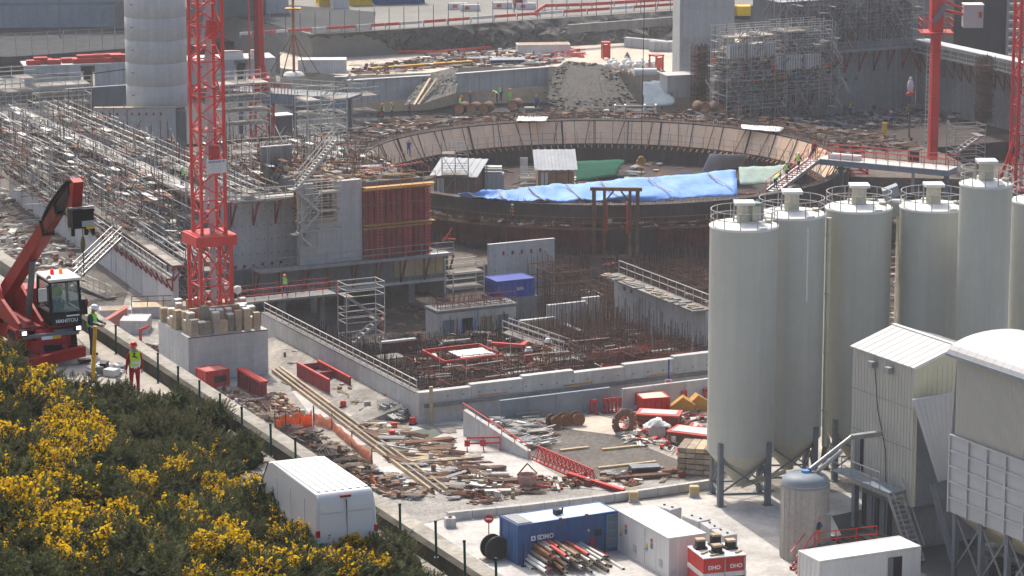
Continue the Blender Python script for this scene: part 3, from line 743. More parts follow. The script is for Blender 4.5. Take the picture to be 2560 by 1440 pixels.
for i in range(22):
 a=2*math.pi*i/22;q=MB();q.bar((1.51*math.cos(a),1.51*math.sin(a),0),(1.51*math.cos(a),1.51*math.sin(a),4.6),.03);q.build('cladding_seam',tankM,t)
q=MB();q.tube((.5,-.2,5.3),(2.1,-.6,6.8),.13,10);q.build('overflow_pipe',galv,t)
cp=G(2035,1372,0)
t=thing('control_cabinet','grey control cabinet on a red framed stand beside the domed tank','cabinet',(cp.x,cp.y-2.2,0.04),.35)
q=MB();q.box(-.7,.7,-.4,.4,1.1,2.9);q.build('cabinet_box',galv,t)
q=MB();q.box(-.78,.78,-.5,.5,2.9,3.0);q.build('cabinet_roof',cladG,t)
q=MB();q.box(-.8,3.4,-1.3,.5,1.0,1.09);q.build('stand_deck',steelG,t)
for k in range(5):
 q=MB();q.box(1.0+k*.62,1.5+k*.62,-1.2,.4,1.09,1.2);q.build('deck_grating',black,t)
q=MB()
for x in(-.8,.6,2.0,3.4):q.bar((x,-1.3,0),(x,-1.3,2.1),.06)
for z in(1.6,2.1):q.bar((-.8,-1.3,z),(3.4,-1.3,z),.05)
q.build('red_rail',red,t)
q=MB()
for y in(-1.25,-.4):q.bar((-.8,y,1.05),(-2.6,y-1.2,.05),.06,.2);q.bar((-.8,y,2.1),(-2.6,y-1.2,1.1),.05)
q.build('red_stair_rail',red,t)
for k in range(7):
 q=MB();s=k/7;q.obox((-.8-1.8*s,-.82-1.2*s,1.0-.95*s),V((.1,.07,0)),V((-.2,.35,0)),V((0,0,.02)));q.build('step',redR,t)
person('worker in orange overalls and navy jacket standing at the cabinet by the tank',(cp.x-.1,cp.y-3.0,1.13),2.6,'work',navy,oranW,None,helO)
# --- containers along the bottom edge ---
def roof_container(fr,ri,z,W,name,label,cat,m,roof,back=None,**k):
 p,q=G(*fr,z),G(*ri,z);d=q-p;L=d.length;rz=math.atan2(d.y,d.x)
 return container(name,label,cat,(p.x,p.y,0.045),rz,L,W,z-.045,m,roof,**k),L
t,L=roof_container((2048,1403),(2303,1365),2.6,2.44,'site_cabin','white ribbed site cabin with a dark doorway at the bottom right','cabin',white,white,doors=False,rib=.42)
q=MB();q.box(L*.68,L*.68+.95,-.012,.03,.3,2.1);d_=q.build('door_opening',darkhole,t)
q=MB();q.box(L*.68-.05,L*.68+.3,-.06,-.016,.3,2.1);q.build('door_leaf',steelG,d_)
q=MB();q.box(0.3,L-.3,-.05,-.012,2.42,2.5);q.build('gutter',whiteD,t)
t,L=roof_container((1294,1314),(1546,1277),2.6,2.44,'generator_container','blue generator container with pale roof behind the stacked pipes','container',blueC,blueL,doors=False,rib=.9)
q=MB();q.box(.15,1.15,.2,2.25,2.56,2.585);vg=q.build('roof_grille',steelG,t)
for k in range(6):
 q=MB();q.box(.2+k*.16,.28+k*.16,.22,2.22,2.585,2.61);q.build('grille_bar',galv,vg)
q=MB();q.box(L-.85,L-.1,-.03,.01,.25,2.4);lv=q.build('louvre_panel',mat('pale_blue_panel',(.12,.30,.50),.5),t)
for k in range(4):
 for j in range(2):
  q=MB();q.box(L-.8+j*.36,L-.5+j*.36,-.05,-.032,.35+k*.52,.8+k*.52);q.build('louvre',steelG,lv)
q=MB();q.obox((L*.47,1.1,2.72),V((.2,0,0)),V((0,.2,0)),V((0,0,.15)));q.tube((L*.47+.35,1.1,2.55),(L*.47+.4,1.1,2.95),.06,8);q.build('exhaust_stack',black,t)
for x in(.42,.68):
 q=MB();q.box(L*x-.09,L*x+.09,-.1,.05,2.42,2.66);q.build('lifting_lug',rust,t)
q=MB();q.box(L*.76,L*.76+.5,-.03,.0,1.15,1.55);q.build('handle_recess',black,t)
q=MB();q.box(L*.69,L*.69+.14,-.03,.0,1.5,1.66);q.build('warning_sticker',mat('pink_sticker',(.7,.4,.4),.6),t)
q=MB();q.box(L*.72,L*.72+.26,-.04,.0,.5,1.05);q.build('extinguisher_box',redB,t)
lettering('SDMO',.42,inkW,t,(L*.27,-.05,1.6),(1,0,0),(0,0,1),name='maker_lettering',bold=.012)
q=MB();q.box(L*.13,L*.13+.3,-.05,-.03,1.45,1.75);q.box(L*.13+.08,L*.13+.22,-.055,-.051,1.53,1.67,1);q.build('maker_emblem',[inkW,blueC],t)
p,q_=G(1544,1277,2.6),G(1673,1348,2.6);d=q_-p;Lh=d.length/2;rz=math.atan2(d.y,d.x)
for k in(0,1):
 o=p+d*(k*.5);t=container('transformer_cabinet',['white transformer cabinet next to the blue generator container','white transformer cabinet next to the red brick-topped container'][k],'cabinet',(o.x,o.y,.045),rz,Lh-.03,2.5,2.55,white,white,group='white electrical cabinets',doors=False,rib=1.3)
 q=MB();q.box(Lh*.3,Lh*.3+.2,-.02,.03,1.75,1.95);q.build('red_switch',redB,t)
 q=MB();q.box(Lh*.3,Lh*.3+.24,-.02,.03,1.35,1.68);q.build('vent',steelG,t)
 q=MB();q.box(Lh*.1,Lh*.1+.2,-.02,.03,1.25,1.42);q.build('yellow_sticker',yelB,t)
 q=MB();q.box(Lh*.1,Lh*.1+.2,-.02,.03,1.05,1.2);q.build('blue_sticker',tarpB,t)
 q=MB();q.box(Lh*.62,Lh*.62+.4,-.015,.03,.5,.95);q.build('inspection_panel',cladG,t)
 q=MB();q.box(-.04,Lh+.0,-.06,2.56,2.555,2.63);q.build('roof_edge',white,t)
p,q_=G(1759,1396,2.3),G(1865,1386,2.3);d=q_-p;L=d.length;rz=math.atan2(d.y,d.x)
pl=G(1705,1367,2.3);W=(pl-p).length
t=thing('red_container','red container with a white band carrying dark blocks topped with timber','container',(p.x,p.y,.045),rz)
for nm,za,zb,m_,e in(('lower_wall',0,1.0,redB,0),('white_band',1.0,1.28,whiteD,.03),('upper_wall',1.28,2.2,redB,0)):
 q=MB();q.box(-e,L+e,-e,W+e,za,zb);q.build(nm,m_,t)
q=MB();q.box(-.04,L+.04,-.04,W+.04,2.2,2.26);q.build('top_plate',whiteD,t)
for k in(0,1):
 q=MB();q.box(L*(.04+.52*k),L*(.46+.52*k),-.03,.0,1.36,2.14);dq=q.build('door',redB,t)
 lettering('DHO',.34,inkW,dq,(L*(.25+.52*k),-.04,1.62),(1,0,0),(0,0,1),name='door_lettering',bold=.008)
 q=MB();q.bar((L*(.5+.46*k),-.05,0.2),(L*(.5+.46*k),-.05,2.1),.05);q.build('door_bar',galv,t)
for k,(x,y,h)in enumerate(((.2,.75,.5),(.42,.3,.42),(.6,.85,.62),(.84,.55,.45))):
 o=Matrix.Translation((p.x,p.y,.045))@Matrix.Rotation(rz,4,'Z')@V((L*x,W*y,2.26))
 tb=thing('bearing_block',['dark bearing block at the left on top of the red container','dark bearing block at the front on top of the red container','dark bearing block at the back on top of the red container','dark bearing block at the right on top of the red container'][k],'block',o,rz+jit(.1),'bearing blocks on the red container')
 q=MB();q.box(-.38,.38,-.32,.32,0,.12);q.box(-.26,.26,-.24,.24,.12,h);q.build('block_body',black,tb)
 q=MB();q.box(-.28,.28,-.26,.26,h,h+.12);q.build('timber_cap',wood,tb)
for k,(x,y)in enumerate(((.15,.35),(.3,.12),(.9,.2))):
 o=Matrix.Translation((p.x,p.y,.045))@Matrix.Rotation(rz,4,'Z')@V((L*x,W*y,2.26))
 tb=thing('timber_offcut','short timber offcut lying on the red container lid','timber',o,rz+jit(.9),'offcuts on the red container');q=MB();q.box(-.3,.3,-.07,.07,0,.1);q.build('plank',wood,tb)
row=[(1637,1262),(1680,1275),(1704,1288),(1750,1304),(1776,1322),(1812,1340)]
for k in range(5):
 a_,b_=G(*row[k],1.0),G(*row[k+1],1.0);d=b_-a_;L=d.length-.12
 if k in(1,):continue
 t=thing('concrete_block',['white concrete block at the far end of the row by the silo legs','','long white concrete block in the middle of the row by the silo legs','white concrete block behind the transformer cabinet corner','white concrete block nearest the first silo leg'][k],'block',(a_.x,a_.y,.045),math.atan2(d.y,d.x),'white concrete blocks beside the first silo')
 q=MB();q.box(0,L,0,1.0,0,.92);o=q.build('block_body',concW,t);bm=o.modifiers.new('b','BEVEL');bm.width=.05;bm.segments=2
 for x in(.25,.75):
  q=MB();q.bar((L*x,.5,.9),(L*x,.5,1.0),.12);q.build('lifting_eye',rust,t)
pts=[(1118,1302),(1300,1284),(1480,1262),(1640,1240),(1800,1216)]
t=thing('kerb_beam','long grey concrete kerb beam curving across the yard before the silos','beam',G(1118,1302,0),0)
for a_,b_ in zip(pts[:-1],pts[1:]):
 for k in range(3):
  P0=G(*a_,.02).lerp(G(*b_,.02),k/3);P1=G(*a_,.02).lerp(G(*b_,.02),(k+1)/3);dd=(P1-P0).normalized()
  q=MB();q.bar(P0+UZ*.3+dd*.02,P1+UZ*.3-dd*.02,.35,.55);q.build('kerb_section',conc,t,world=True)
o=G(1125,1318,0);t=thing('end_block','small grey concrete block at the left end of the kerb beam','block',o,.2)
q=MB();q.box(-.35,.35,-.3,.3,0.03,.65);q.build('block_body',conc,t);q=MB();q.bar((0,0,.65),(0,0,.73),.2);q.build('lifting_eye',rust,t)
for k,(x,y)in enumerate(((1584,1256),(1735,1242))):
 o=G(x,y,0);t=thing('ballast_block',['small beige ballast block left of the other before the kerb beam','small beige ballast block right of the other before the kerb beam'][k],'block',o,.1)
 q=MB();q.box(-.3,.3,-.25,.25,0.03,.75);q.build('block_body',plyY,t);q=MB();q.box(-.34,.34,-.29,.29,.03,.15);q.build('foot',conc,t)
pa,pb=G(1329,1351,1),G(1425,1414,1);pd=(pb-pa).normalized();pn=V((pd.y,-pd.x,0))
if pn.x<0:pn=-pn
rows_=[(0,0,20),(1,.22,19),(2,.44,17),(3,.66,14),(4,.88,10),(5,1.1,6)]
o0=G(1275,1386,0)-pd*.6
pm=[whiteD,wood,galvP,rust,coral,whiteD,woodG,galvP,wood]
protos={}
npipe=0
for lev,zz,cnt in rows_:
 for i in range(cnt):
  ln=R.choice((4.4,5.2,6.0));m_=R.choice(pm)
  key=(ln,m_.name)
  if key not in protos:
   q=MB();q.tube((0,0,0),(ln,0,0),.11,8);q.tube((ln-.02,0,0),(ln+.004,0,0),.08,8,mi=1);protos[key]=q.build('steel_pipe',[m_,darkhole]);ob=protos[key]
  else:ob=protos[key].copy();C.objects.link(ob)
  pos=o0+pn*(.26*(i+lev*.5)+jit(.03))+pd*jit(.5)+UZ*(.16+zz+jit(.03));ob.location=pos
  ob.rotation_euler=(0,jit(.015),math.atan2(pd.y,pd.x)+jit(.03))
  tag(ob,'%s tube in the %s layer of the heap before the blue container'%({'rusty_steel':'rusty','red_guard_rail':'red','timber':'yellowish','weathered_timber':'dull brown','dirty_white_paint':'white'}.get(m_.name,'grey'),('bottom','second','third','fourth','fifth','top')[lev]),'pipe','tubes heaped before the blue container');npipe+=1
for k in range(3):
 P0=o0+pd*(.8+1.3*k)-pn*.3
 t=thing('rack_post','slim dark stake holding the heap of tubes, number %s from the camera side'%('three','two','one')[k],'post',(P0.x,P0.y,.045),0,'stakes of the tube heap')
 q=MB();q.bar((0,0,0),(0,0,1.5),.08);q.box(-.15,.15,-.15,.15,0,.03);q.build('stake',black,t)
 P1=o0+pd*(.8+1.3*k)+pn*5.2
 t=thing('rack_post','slim dark stake at the right side of the tube heap','post',(P1.x,P1.y,.045),0,'right stakes of the tube heap');q=MB();q.bar((0,0,0),(0,0,1.3),.08);q.box(-.15,.15,-.15,.15,0,.03);q.build('stake',black,t)
o=G(1235,1400,0);t=thing('cable_drum','dark round cable drum standing left of the tube heap','drum',o,.5)
for y in(-.35,.35):
 q=MB();q.tube((0,y-.04,.82),(0,y+.04,.82),.78,24);q.build('flange',black,t)
q=MB();q.tube((0,-.3,.82),(0,.3,.82),.5,20);q.build('cable_winding',rubber,t)
q=MB();q.box(-.8,.8,-.5,.5,0.045,.1);q.build('pallet',woodG,t)
o=G(1222,1352,0);t=thing('traffic_sign','round red and white no-entry sign on a thin post left of the blue container','sign',o,0)
q=MB();q.tube((0,0,0),(0,0,1.35),.035,8);q.build('post',redR,t)
q=MB();q.tube((0,-.03,1.45),(0,.0,1.45),.3,18);sg=q.build('sign_plate',redB,t)
q=MB();q.box(-.2,.2,-.05,-.032,1.40,1.50);q.build('white_bar',white,sg)
print('p04 done')
# ---------------- pit walls, tower crane, near yard ----------------
def gwall(name,label,a0,a1,b0,b1,z0,z1,m,seg=4.0,cat='wall',ent=None,part='wall_panel',gap=.015):
 t=ent or thing(name,label,cat,S(a0,b0,z0),GRID)
 along=(a1-a0)>=(b1-b0);L=(a1-a0)if along else(b1-b0);n=max(1,round(L/seg));th=(b1-b0)if along else(a1-a0)
 for i in range(n):
  x0,x1=L*i/n+gap,L*(i+1)/n-gap;e=jit(.008);q=MB()
  base=Matrix.Rotation(GRID,4,'Z')
  o=V((0,0,0))if ent is None else inv_of(ent)@S(a0,b0,z0)
  if along:q.box(o.x+x0,o.x+x1,o.y+e,o.y+th+e,o.z,o.z+z1-z0)
  else:q.box(o.x+e,o.x+th+e,o.y+x0,o.y+x1,o.z,o.z+z1-z0)
  q.build(part,m,t)
 return t
def spots(t,a0,a1,b,z,n,w=.22,m=None,name='anchor_plate',h=None):
 for i in range(n):
  a=a0+(a1-a0)*i/max(1,n-1);q=MB();q.obox(S(a,b-.03,z+jit(.04)),E1*w/2,E2*.05,UZ*(h or w)/2);q.build(name,m or redD,t,world=True)
def dots(t,a0,a1,b,z0,z1,nx,nz,m=None):
 q=MB()
 for i in range(nx):
  for k in range(nz):q.obox(S(a0+(a1-a0)*(i+.5)/nx,b-.004,z0+(z1-z0)*(k+.5)/nz),E1*.06,E2*.006,UZ*.06)
 q.build('tie_holes',m or concD,t,world=True,kind='stuff')
def at(px,py,z=0.0):return G(px,py,z)
t=thing('pit_wall','long grey concrete wall with a stepped top along the front of the pit','wall',S(-3.9,-8.3,0),GRID)
n=9
for i in range(n):
 q=MB();a0,a1=-3.9+4.2*i,-3.9+4.2*(i+1)-.03;zt_=2.35+.12*(i%3)+.05*i
 q.obox(S((a0+a1)/2,-8.0,zt_/2),E1*(a1-a0)/2,E2*.3,UZ*zt_/2);q.build('wall_panel',conc,t,world=True)
q=MB();q.obox(S(15,-8.45,1.35),E1*18.5,E2*.14,UZ*.12);q.build('ledge',concD,t,world=True)
dots(t,-3.5,32,-8.31,1.5,2.3,28,1)
for k in range(5):
 q=MB();q.obox(S(2+7*k,-8.32,1.62),E1*1.2,E2*.01,UZ*.06);q.build('spray_mark',orangeP if k%2==0 else ochre,t,world=True)
gwall('formwork_wall','low blue-grey formwork wall standing before the pit wall',1.5,10.5,-10.6,-10.35,0.02,1.7,steelB,2.4,part='formwork_panel')
gwall('pale_panel_wall','low pale blue-white panel wall right of the blue-grey formwork',11,24,-11.6,-11.35,0.02,1.75,concW,2.6,part='panel')
t=gwall('pit_side_wall','grey concrete wall with a white rail along the left side of the pit',-3.9,-3.5,-7.7,22,0.0,2.2,conc,3.7)
railing(t,[S(-3.7,-7.5,2.2),S(-3.7,21.8,2.2)],.9,.035,1.3,galvP)
q=MB();q.obox(S(-3.7,7.1,2.25),E1*.24,E2*14.8,UZ*.05);q.build('coping',concS,t,world=True)
q=MB();q.extr([S(-7.2,-6,.02),S(-3.95,-6,.02),S(-3.95,-6,.9)],E2*25);tag(q.build('earth_bank',dust),kind='structure')
BANK=1
def bars3(q,p,h,r=.028,lean=0.0):
 p=V(p);top=p+V((jit(lean),jit(lean),h));vs=[]
 for c in(p,top):
  for k in range(3):
   a=2.094*k+.5;vs.append(c+V((r*math.cos(a),r*math.sin(a),0)))
 q.add(vs,[(0,1,4,3),(1,2,5,4),(2,0,3,5)])
def rebar_field(label,a0,a1,b0,b1,z,h0,h1,sp,m=None,hor=0.5,r=.028,lean=.05,name='rebar_cage',group=None,mats2=None,caps=0.0):
 t=thing(name,label,'rebar',S((a0+a1)/2,(b0+b1)/2,z),GRID,group)
 q=MB();na=max(1,int((a1-a0)/sp));nb_=max(1,int((b1-b0)/sp));cp=MB()
 for i in range(na+1):
  for j in range(nb_+1):
   if R.random()<.12:continue
   a,b_=a0+(a1-a0)*i/na+jit(sp*.2),b0+(b1-b0)*j/nb_+jit(sp*.2);h=R.uniform(h0,h1)
   bars3(q,S(a,b_,z),h,r,lean)
   if caps and R.random()<caps:cp.obox(S(a,b_,z+h),E1*.06,E2*.06,UZ*.07)
 q.build('vertical_bars',m or rebar,t,world=True,kind='stuff')
 if hor:
  q=MB();hh=h0*.3
  while hh<h0:
   for j in range(nb_+1):
    if R.random()<hor:b_=b0+(b1-b0)*j/nb_;q.bar(S(a0,b_,z+hh+jit(.05)),S(a1,b_,z+hh+jit(.05)),r*2)
   for i in range(na+1):
    if R.random()<hor*.6:a=a0+(a1-a0)*i/na;q.bar(S(a,b0,z+hh),S(a,b1,z+hh),r*2)
   hh+=max(.35,(h0*.7)/3)
  q.build('tie_bars',m or rebar,t,world=True,kind='stuff')
 if caps:cp.build('bar_caps',orange,t,world=True,kind='stuff')
 return t
ZP=-2.0
rebar_field('dense dark rebar curtain behind the left pit wall',-2.9,-1.9,-6,24,ZP,3.6,4.1,.22,rebar,.9)
rebar_field('second dark rebar curtain further into the pit',1.4,2.2,2,24,ZP,2.4,3.0,.36,rebarD,.8)
rebar_field('brown rebar cage in the front left corner of the pit',-1.5,6,-7,-1,ZP,1.8,3.2,.28,rebar,.8,r=.033,caps=.02)
rebar_field('brown rebar cage along the middle of the pit front',6.5,14,-7.2,0,ZP,1.9,3.3,.28,rebar,.8,r=.033,caps=.03)
rebar_field('brown rebar cage along the right of the pit front',14.5,24,-7.2,-1,ZP,1.8,3.0,.28,rebar,.8,r=.033,caps=.02)
rebar_field('rebar starter bars in the middle of the pit',5,12,1,9,ZP,1.0,2.2,.55,rebar,.4)
rebar_field('tall brown rebar bars before the right pit wall',18,26,9,17,ZP,2.5,4.6,.5,rebar,.4)
rebar_field('brown starter bars at the back of the pit',12,20,14,22,ZP,1.0,2.8,.6,rebarD,.4)
rebar_field('rusty rebar comb beside the tall concrete panel',24.5,28,26,31,ZP,4.0,5.2,.45,rebar,.5)
rebar_field('rebar mat on the roof of the pit chamber',11.8,18.4,21.7,23.8,ZP+2.95,.3,1.1,.45,rebar,.5)
rebar_field('dark rebar forest in the middle of the pit',3,11,10,20,ZP,.8,2.0,.5,rebarD,.6)
rebar_field('rusty rebar block between the red trays',14,22,0,6,ZP,1.4,2.6,.3,rebar,.8)
rebar_field('brown bars along the foot of the right pit wall',22.5,27,-1,9,ZP,2.0,3.6,.45,rebar,.5)
for k in range(12):
 b_=-6.4+2.35*k;rebar_field('long row of brown upright rebar across the pit, %s from the front'%('1st','2nd','3rd','4th','5th','6th','7th','8th','9th','10th','11th','12th')[k],-1.2+.3*k,R.uniform(19,26.5),b_,b_+.45,ZP,1.3,2.5-.06*k,.27,rebar if k%3 else rebarD,.6,.034,.08,group='rebar rows in the pit')
for k,(a_,b_,L_,W_,h_)in enumerate(((2.5,13,2.2,1.6,1.6),(4.5,17,3.0,.4,2.0),(9.5,16,2.4,.4,1.7),(17.5,18.2,3.2,.4,2.2),(20.5,13.5,.4,3.0,2.0),(10,5.2,2.6,.4,1.4),(15.6,7.5,2.0,1.2,1.3),(22.5,5.2,2.4,.4,1.8))):
 t=thing('formwork_bay','%s small concrete and plywood wall piece among the pit rebar'%('squat square, leftmost','long low, left rear','middle, behind the red frame','rear, beside the gangway head','receding, right rear','low, before the red frame','squat, beside the red drums','front right')[k],'wall',S(a_,b_,ZP),GRID,'small wall pieces in the pit')
 q=MB();q.box(0,L_,0,W_,0,h_);q.build('wall_piece',conc if k%2 else concS,t);q=MB();q.box(-.06,L_+.06,-.1,0,.1,h_-.15);q.build('shutter',plyY if k%3==0 else redK if k%3==1 else woodB,t)
 q=MB();q.bar((.1,-.1,h_*.6),(.1,-1.1,0),.07);q.build('prop',rust,t)
thicket0=[(a_,b_)for a_ in(3,8,13,18,23)for b_ in(-4,2,8)]
q=MB()
for k in range(520):
 a_,b_=R.choice(thicket0);p=S(a_+jit(3),b_+jit(3),ZP+R.uniform(.4,2.4));d_=R.choice((E1,E2,E1,UZ))+V((jit(.05),jit(.05),jit(.05)));L_=R.uniform(.8,3.2);q.bar(p-d_*L_/2,p+d_*L_/2,.055,.055,R.randrange(5))
tag(q.build('loose_bars',[rebar,rebar,rust,galvP,redR]),'loose brown and grey bars criss-crossing the pit rebar','rebar',kind='stuff')
t=thing('concrete_chamber','small grey concrete chamber with dark blue-framed openings in the pit','building',S(11.5,21.5,ZP),GRID)
q=MB();q.box(0,7.2,0,.35,0,.25);q.box(0,7.2,0,.35,2.1,2.7)
for x0,x1 in((0,.5),(1.5,2.1),(3.4,3.9),(5.0,5.4),(6.5,7.2)):q.box(x0,x1,.002,.348,.25,2.1)
q.build('front_wall',conc,t)
q=MB();[MB().box(x_,x_+.35,.35,2.4,0,2.7).build('side_wall',conc,t)for x_ in(0,6.85)]
q=MB();q.box(-.1,7.3,-.1,2.4,2.7,2.95);q.build('roof_slab',concD,t)
for x0,x1,m_ in((.5,1.5,steelB),(2.1,3.4,blueK),(3.9,5.0,plyY),(5.4,6.5,steelB)):
 q=MB();q.box(x0+.1,x1-.1,.2,.26,.25,2.1);q.build('opening_panel',darkhole if m_ is blueK else m_,t)
 q=MB();q.bar((x0+.05,-.02,.25),(x0+.05,-.02,2.1),.1);q.bar((x1-.05,-.02,.25),(x1-.05,-.02,2.1),.1);q.build('opening_frame',tarpB if m_ is blueK else m_,t)
railing(t,[V((0,.1,2.95)),V((7.2,.1,2.95))],1.0,.03,1.5,redD,world=False)
def panel_thing(name,label,a,b_,z0,L,Hh,m,th=.3,rot=GRID,cat='wall',marks=0,mz=.85):
 t=thing(name,label,cat,S(a,b_,z0),rot)
 n=max(1,round(L/2.6))
 for i in range(n):
  q=MB();q.box(L*i/n+.008,L*(i+1)/n-.008,jit(.006),th,0,Hh);q.build('wall_panel',m,t)
 for i in range(marks):
  q=MB();q.obox((L*(.22+.56*i/max(1,marks-1)),-.02,Hh*mz),V((.1,0,0)),V((0,.03,0)),V((0,0,.16)));q.build('anchor_plate',redD,t)
 q=MB()
 for i in range(int(L/1.2)):
  for k in range(int(Hh/1.3)):q.obox((.6+1.2*i,-.012,.7+1.3*k),V((.05,0,0)),V((0,.006,0)),V((0,0,.05)))
 if len(q.v):q.build('tie_holes',concD,t,kind='stuff')
 q=MB();q.box(-.01,L+.01,-.02,th+.02,Hh,Hh+.07);q.build('top_edge',concW,t)
 return t
panel_thing('precast_wall','tall free-standing grey concrete panel with red anchor plates before the ring',21.5,32.5,ZP,6.4,5.6,conc,marks=5)
panel_thing('precast_wall','short pale concrete panel with a timber edge right of the blue box',20.6,19.4,ZP,3.6,2.9,concL)
panel_thing('precast_wall','narrow pale concrete panel standing among the rebar in the pit',24.3,20.2,ZP,1.6,3.0,concL)
q=MB();
t=thing('timber_post','upright timber edge board at the end of the short concrete panel','timber',S(24.05,19.2,ZP),GRID);q=MB();q.box(0,.22,0,.25,0,2.8);q.box(-.05,.27,-.05,.3,0,.1);q.build('board',wood,t)
t=container('tool_box','bright blue steel site box with white lettering in the pit','box',S(19.0,25.8,ZP+2.4),GRID,3.6,2.4,1.5,blueK,blueK,rib=.5)
lettering('SAS',.4,inkW,t,(2.2,-.02,.7),(1,0,0),(0,0,1),name='box_lettering')
gwall('support_plinth','dark concrete plinth carrying the blue site box',18.8,22.8,25.6,28.4,ZP,ZP+2.38,concD,4)
t=gwall('pit_cross_wall','grey concrete wall with a timber walkway on top at the right of the pit',27.4,27.9,5,20.5,ZP,2.7,conc,3.8)
q=MB();q.obox(S(27.0,12.7,2.78),E1*.9,E2*7.9,UZ*.06);q.build('walkway',concS,t,world=True)
for i in range(26):
 q=MB();q.obox(S(26.7+jit(.4),5.3+.6*i,2.9),E1*R.uniform(.2,.6),E2*.14,UZ*.05,0);q.build('plank',deckw if R.random()<.6 else wood,t,world=True)
railing(t,[S(27.85,5,2.8),S(27.85,20.5,2.8)],1.1,.035,1.4,galvP)
for b_ in(18.6,17.4):
 q=MB();q.obox(S(27.37,b_,1.9),E1*.03,E2*.15,UZ*.15);q.build('anchor_plate',redD,t,world=True)
t=thing('walkway_bridge','long walkway bridge with thin red rails at the back of the pit','bridge',S(-4.4,25,2.3),GRID)
q=MB();q.box(0,8.4,0,1.8,0,.18);q.build('deck',concS,t)
railing(t,[V((0,.1,.18)),V((8.4,.1,.18))],1.0,.03,1.2,coral,world=False);railing(t,[V((0,1.7,.18)),V((8.4,1.7,.18))],1.0,.03,1.2,redD,world=False)
for x in(1,4,7.5):q=MB();q.bar((x,.9,-4.3),(x,.9,0),.3);q.build('pier',concD,t)
def stair_tower(label,loc,rz,L,W,Hh,nf,m=None):
 t=thing('stair_tower',label,'stairs',loc,rz);q=MB();m=m or galvP
 for x in(0,L):
  for y in(0,W):q.bar((x,y,0),(x,y,Hh+1.1),.07)
 for k in range(nf+1):
  z=Hh*k/nf
  for zz in(z,z+.55,z+1.05):
   for y in(0,W):q.bar((0,y,zz),(L,y,zz),.05)
   for x in(0,L):q.bar((x,0,zz),(x,W,zz),.05)
 q.build('tube_frame',m,t,kind='stuff')
 for k in range(nf):
  z0_,z1_=Hh*k/nf,Hh*(k+1)/nf;x0,x1=(.2,L-.2)if k%2==0 else(L-.2,.2);q=MB()
  for y in(.15,W*.55):q.bar((x0,y,z0_),(x1,y,z1_),.06,.2)
  for i in range(7):s_=(i+.5)/7;q.box(min(x0+(x1-x0)*s_-.12,x0+(x1-x0)*s_+.12),max(x0+(x1-x0)*s_-.12,x0+(x1-x0)*s_+.12),.15,W*.55,z0_+(z1_-z0_)*s_,z0_+(z1_-z0_)*s_+.04)
  q.build('flight',galv,t)
  q=MB();q.box(0,.7,0,W,z1_-.05,z1_)if k%2 else q.box(L-.7,L,0,W,z1_-.05,z1_);q.build('landing',deckw,t)
 return t
stair_tower('pale scaffold stair descending into the pit from the walkway bridge',S(4.2,23.5,ZP),GRID,3.4,1.8,4.4,2)
scaffold('small white scaffold frame standing left of the blue box',S(15.5,27.0,ZP+2),GRID,2.9,1.6,2.6,1,2,m=galvP)
t=thing('gangway','white tubular gangway sloping down among the rebar','gangway',S(14.0,14.5,ZP+1),GRID-.9)
q=MB();q.extr([(0,0,1.2),(5.4,0,.0),(5.4,0,.12),(0,0,1.32)],(0,1.1,0));q.build('deck',deckw,t)
for y in(0,1.1):railing(t,[V((0,y,1.3)),V((5.4,y,.1))],1.0,.035,.9,galvP,world=False)
def formframe(label,a,b_,z,L,W,rz=GRID,m=None,sheetm=None,h=.26):
 t=thing('shuttering_box',label,'formwork',S(a,b_,z),rz);m=m or redB
 for p,q_ in(((0,0),(L,0)),((L,0),(L,W)),((L,W),(0,W)),((0,W),(0,0))):
  q=MB();q.bar((*p,h/2),(*q_,h/2),.12,h);q.build('side_beam',m,t)
 if sheetm:q=MB();q.box(.2,L-.2,.2,W-.2,h*.6,h*.6+.05);q.build('sheet',sheetm,t)
 return t
formframe('bright red formwork frame around a white sheet in the pit',6.5,9.5,ZP+1.6,5.0,4.2,sheetm=None)
t=thing('white_sheet','white sheet lying on props inside the red formwork frame','sheet',S(8.2,10,ZP+1.75),GRID);q=MB();q.box(0,3.0,0,2.4,0,.07);q.build('sheet',white,t);q=MB();[MB().bar((x,y,-1.7),(x,y,0),.08).build('prop',rust,t)for x in(.3,2.7)for y in(.3,2.1)]
t=thing('red_beam','bright red beam lying aslant beside the white sheet','beam',S(12,12.6,ZP+1.8),GRID-.75);q=MB();q.box(0,2.8,0,.3,0,.3);q.build('web',redB,t);q=MB();q.box(2.4,2.8,.31,1.4,0,.3);q.build('foot',redB,t)
for k in range(7):
 a_,b_=17+1.3*(k%4)*1.5+jit(.4),2.0+2.4*(k//4)*1.6+jit(.4)
 t=thing('formwork_tray',['rusty red formwork tray with white lining','rusty red formwork tray lying long','short rusty red formwork tray','rusty red formwork tray against the rebar','rusty red formwork tray at the back','narrow rusty red formwork tray','rusty red formwork tray at the far right'][k]+' in the right half of the pit','formwork',S(a_,b_,ZP+1.2+.1*(k%3)),GRID+jit(.1),'red formwork trays in the pit')
 q=MB();L=R.uniform(2.2,3.6);q.box(0,L,0,.9,0,.08);q.build('tray',redD,t);q=MB();q.box(0,L,-.06,.0,0,.6);q.box(0,L,.9,.96,0,.6);q.build('sides',redB if k%3==0 else redR,t)
 if k%2==0:q=MB();q.box(.1,L-.1,.1,.8,.081,.16);q.build('lining',whiteD,t)
 q=MB();[q.bar((x,.45,-1.4),(x,.45,0),.07)for x in(.3,L-.3)];q.build('props',rebar,t)
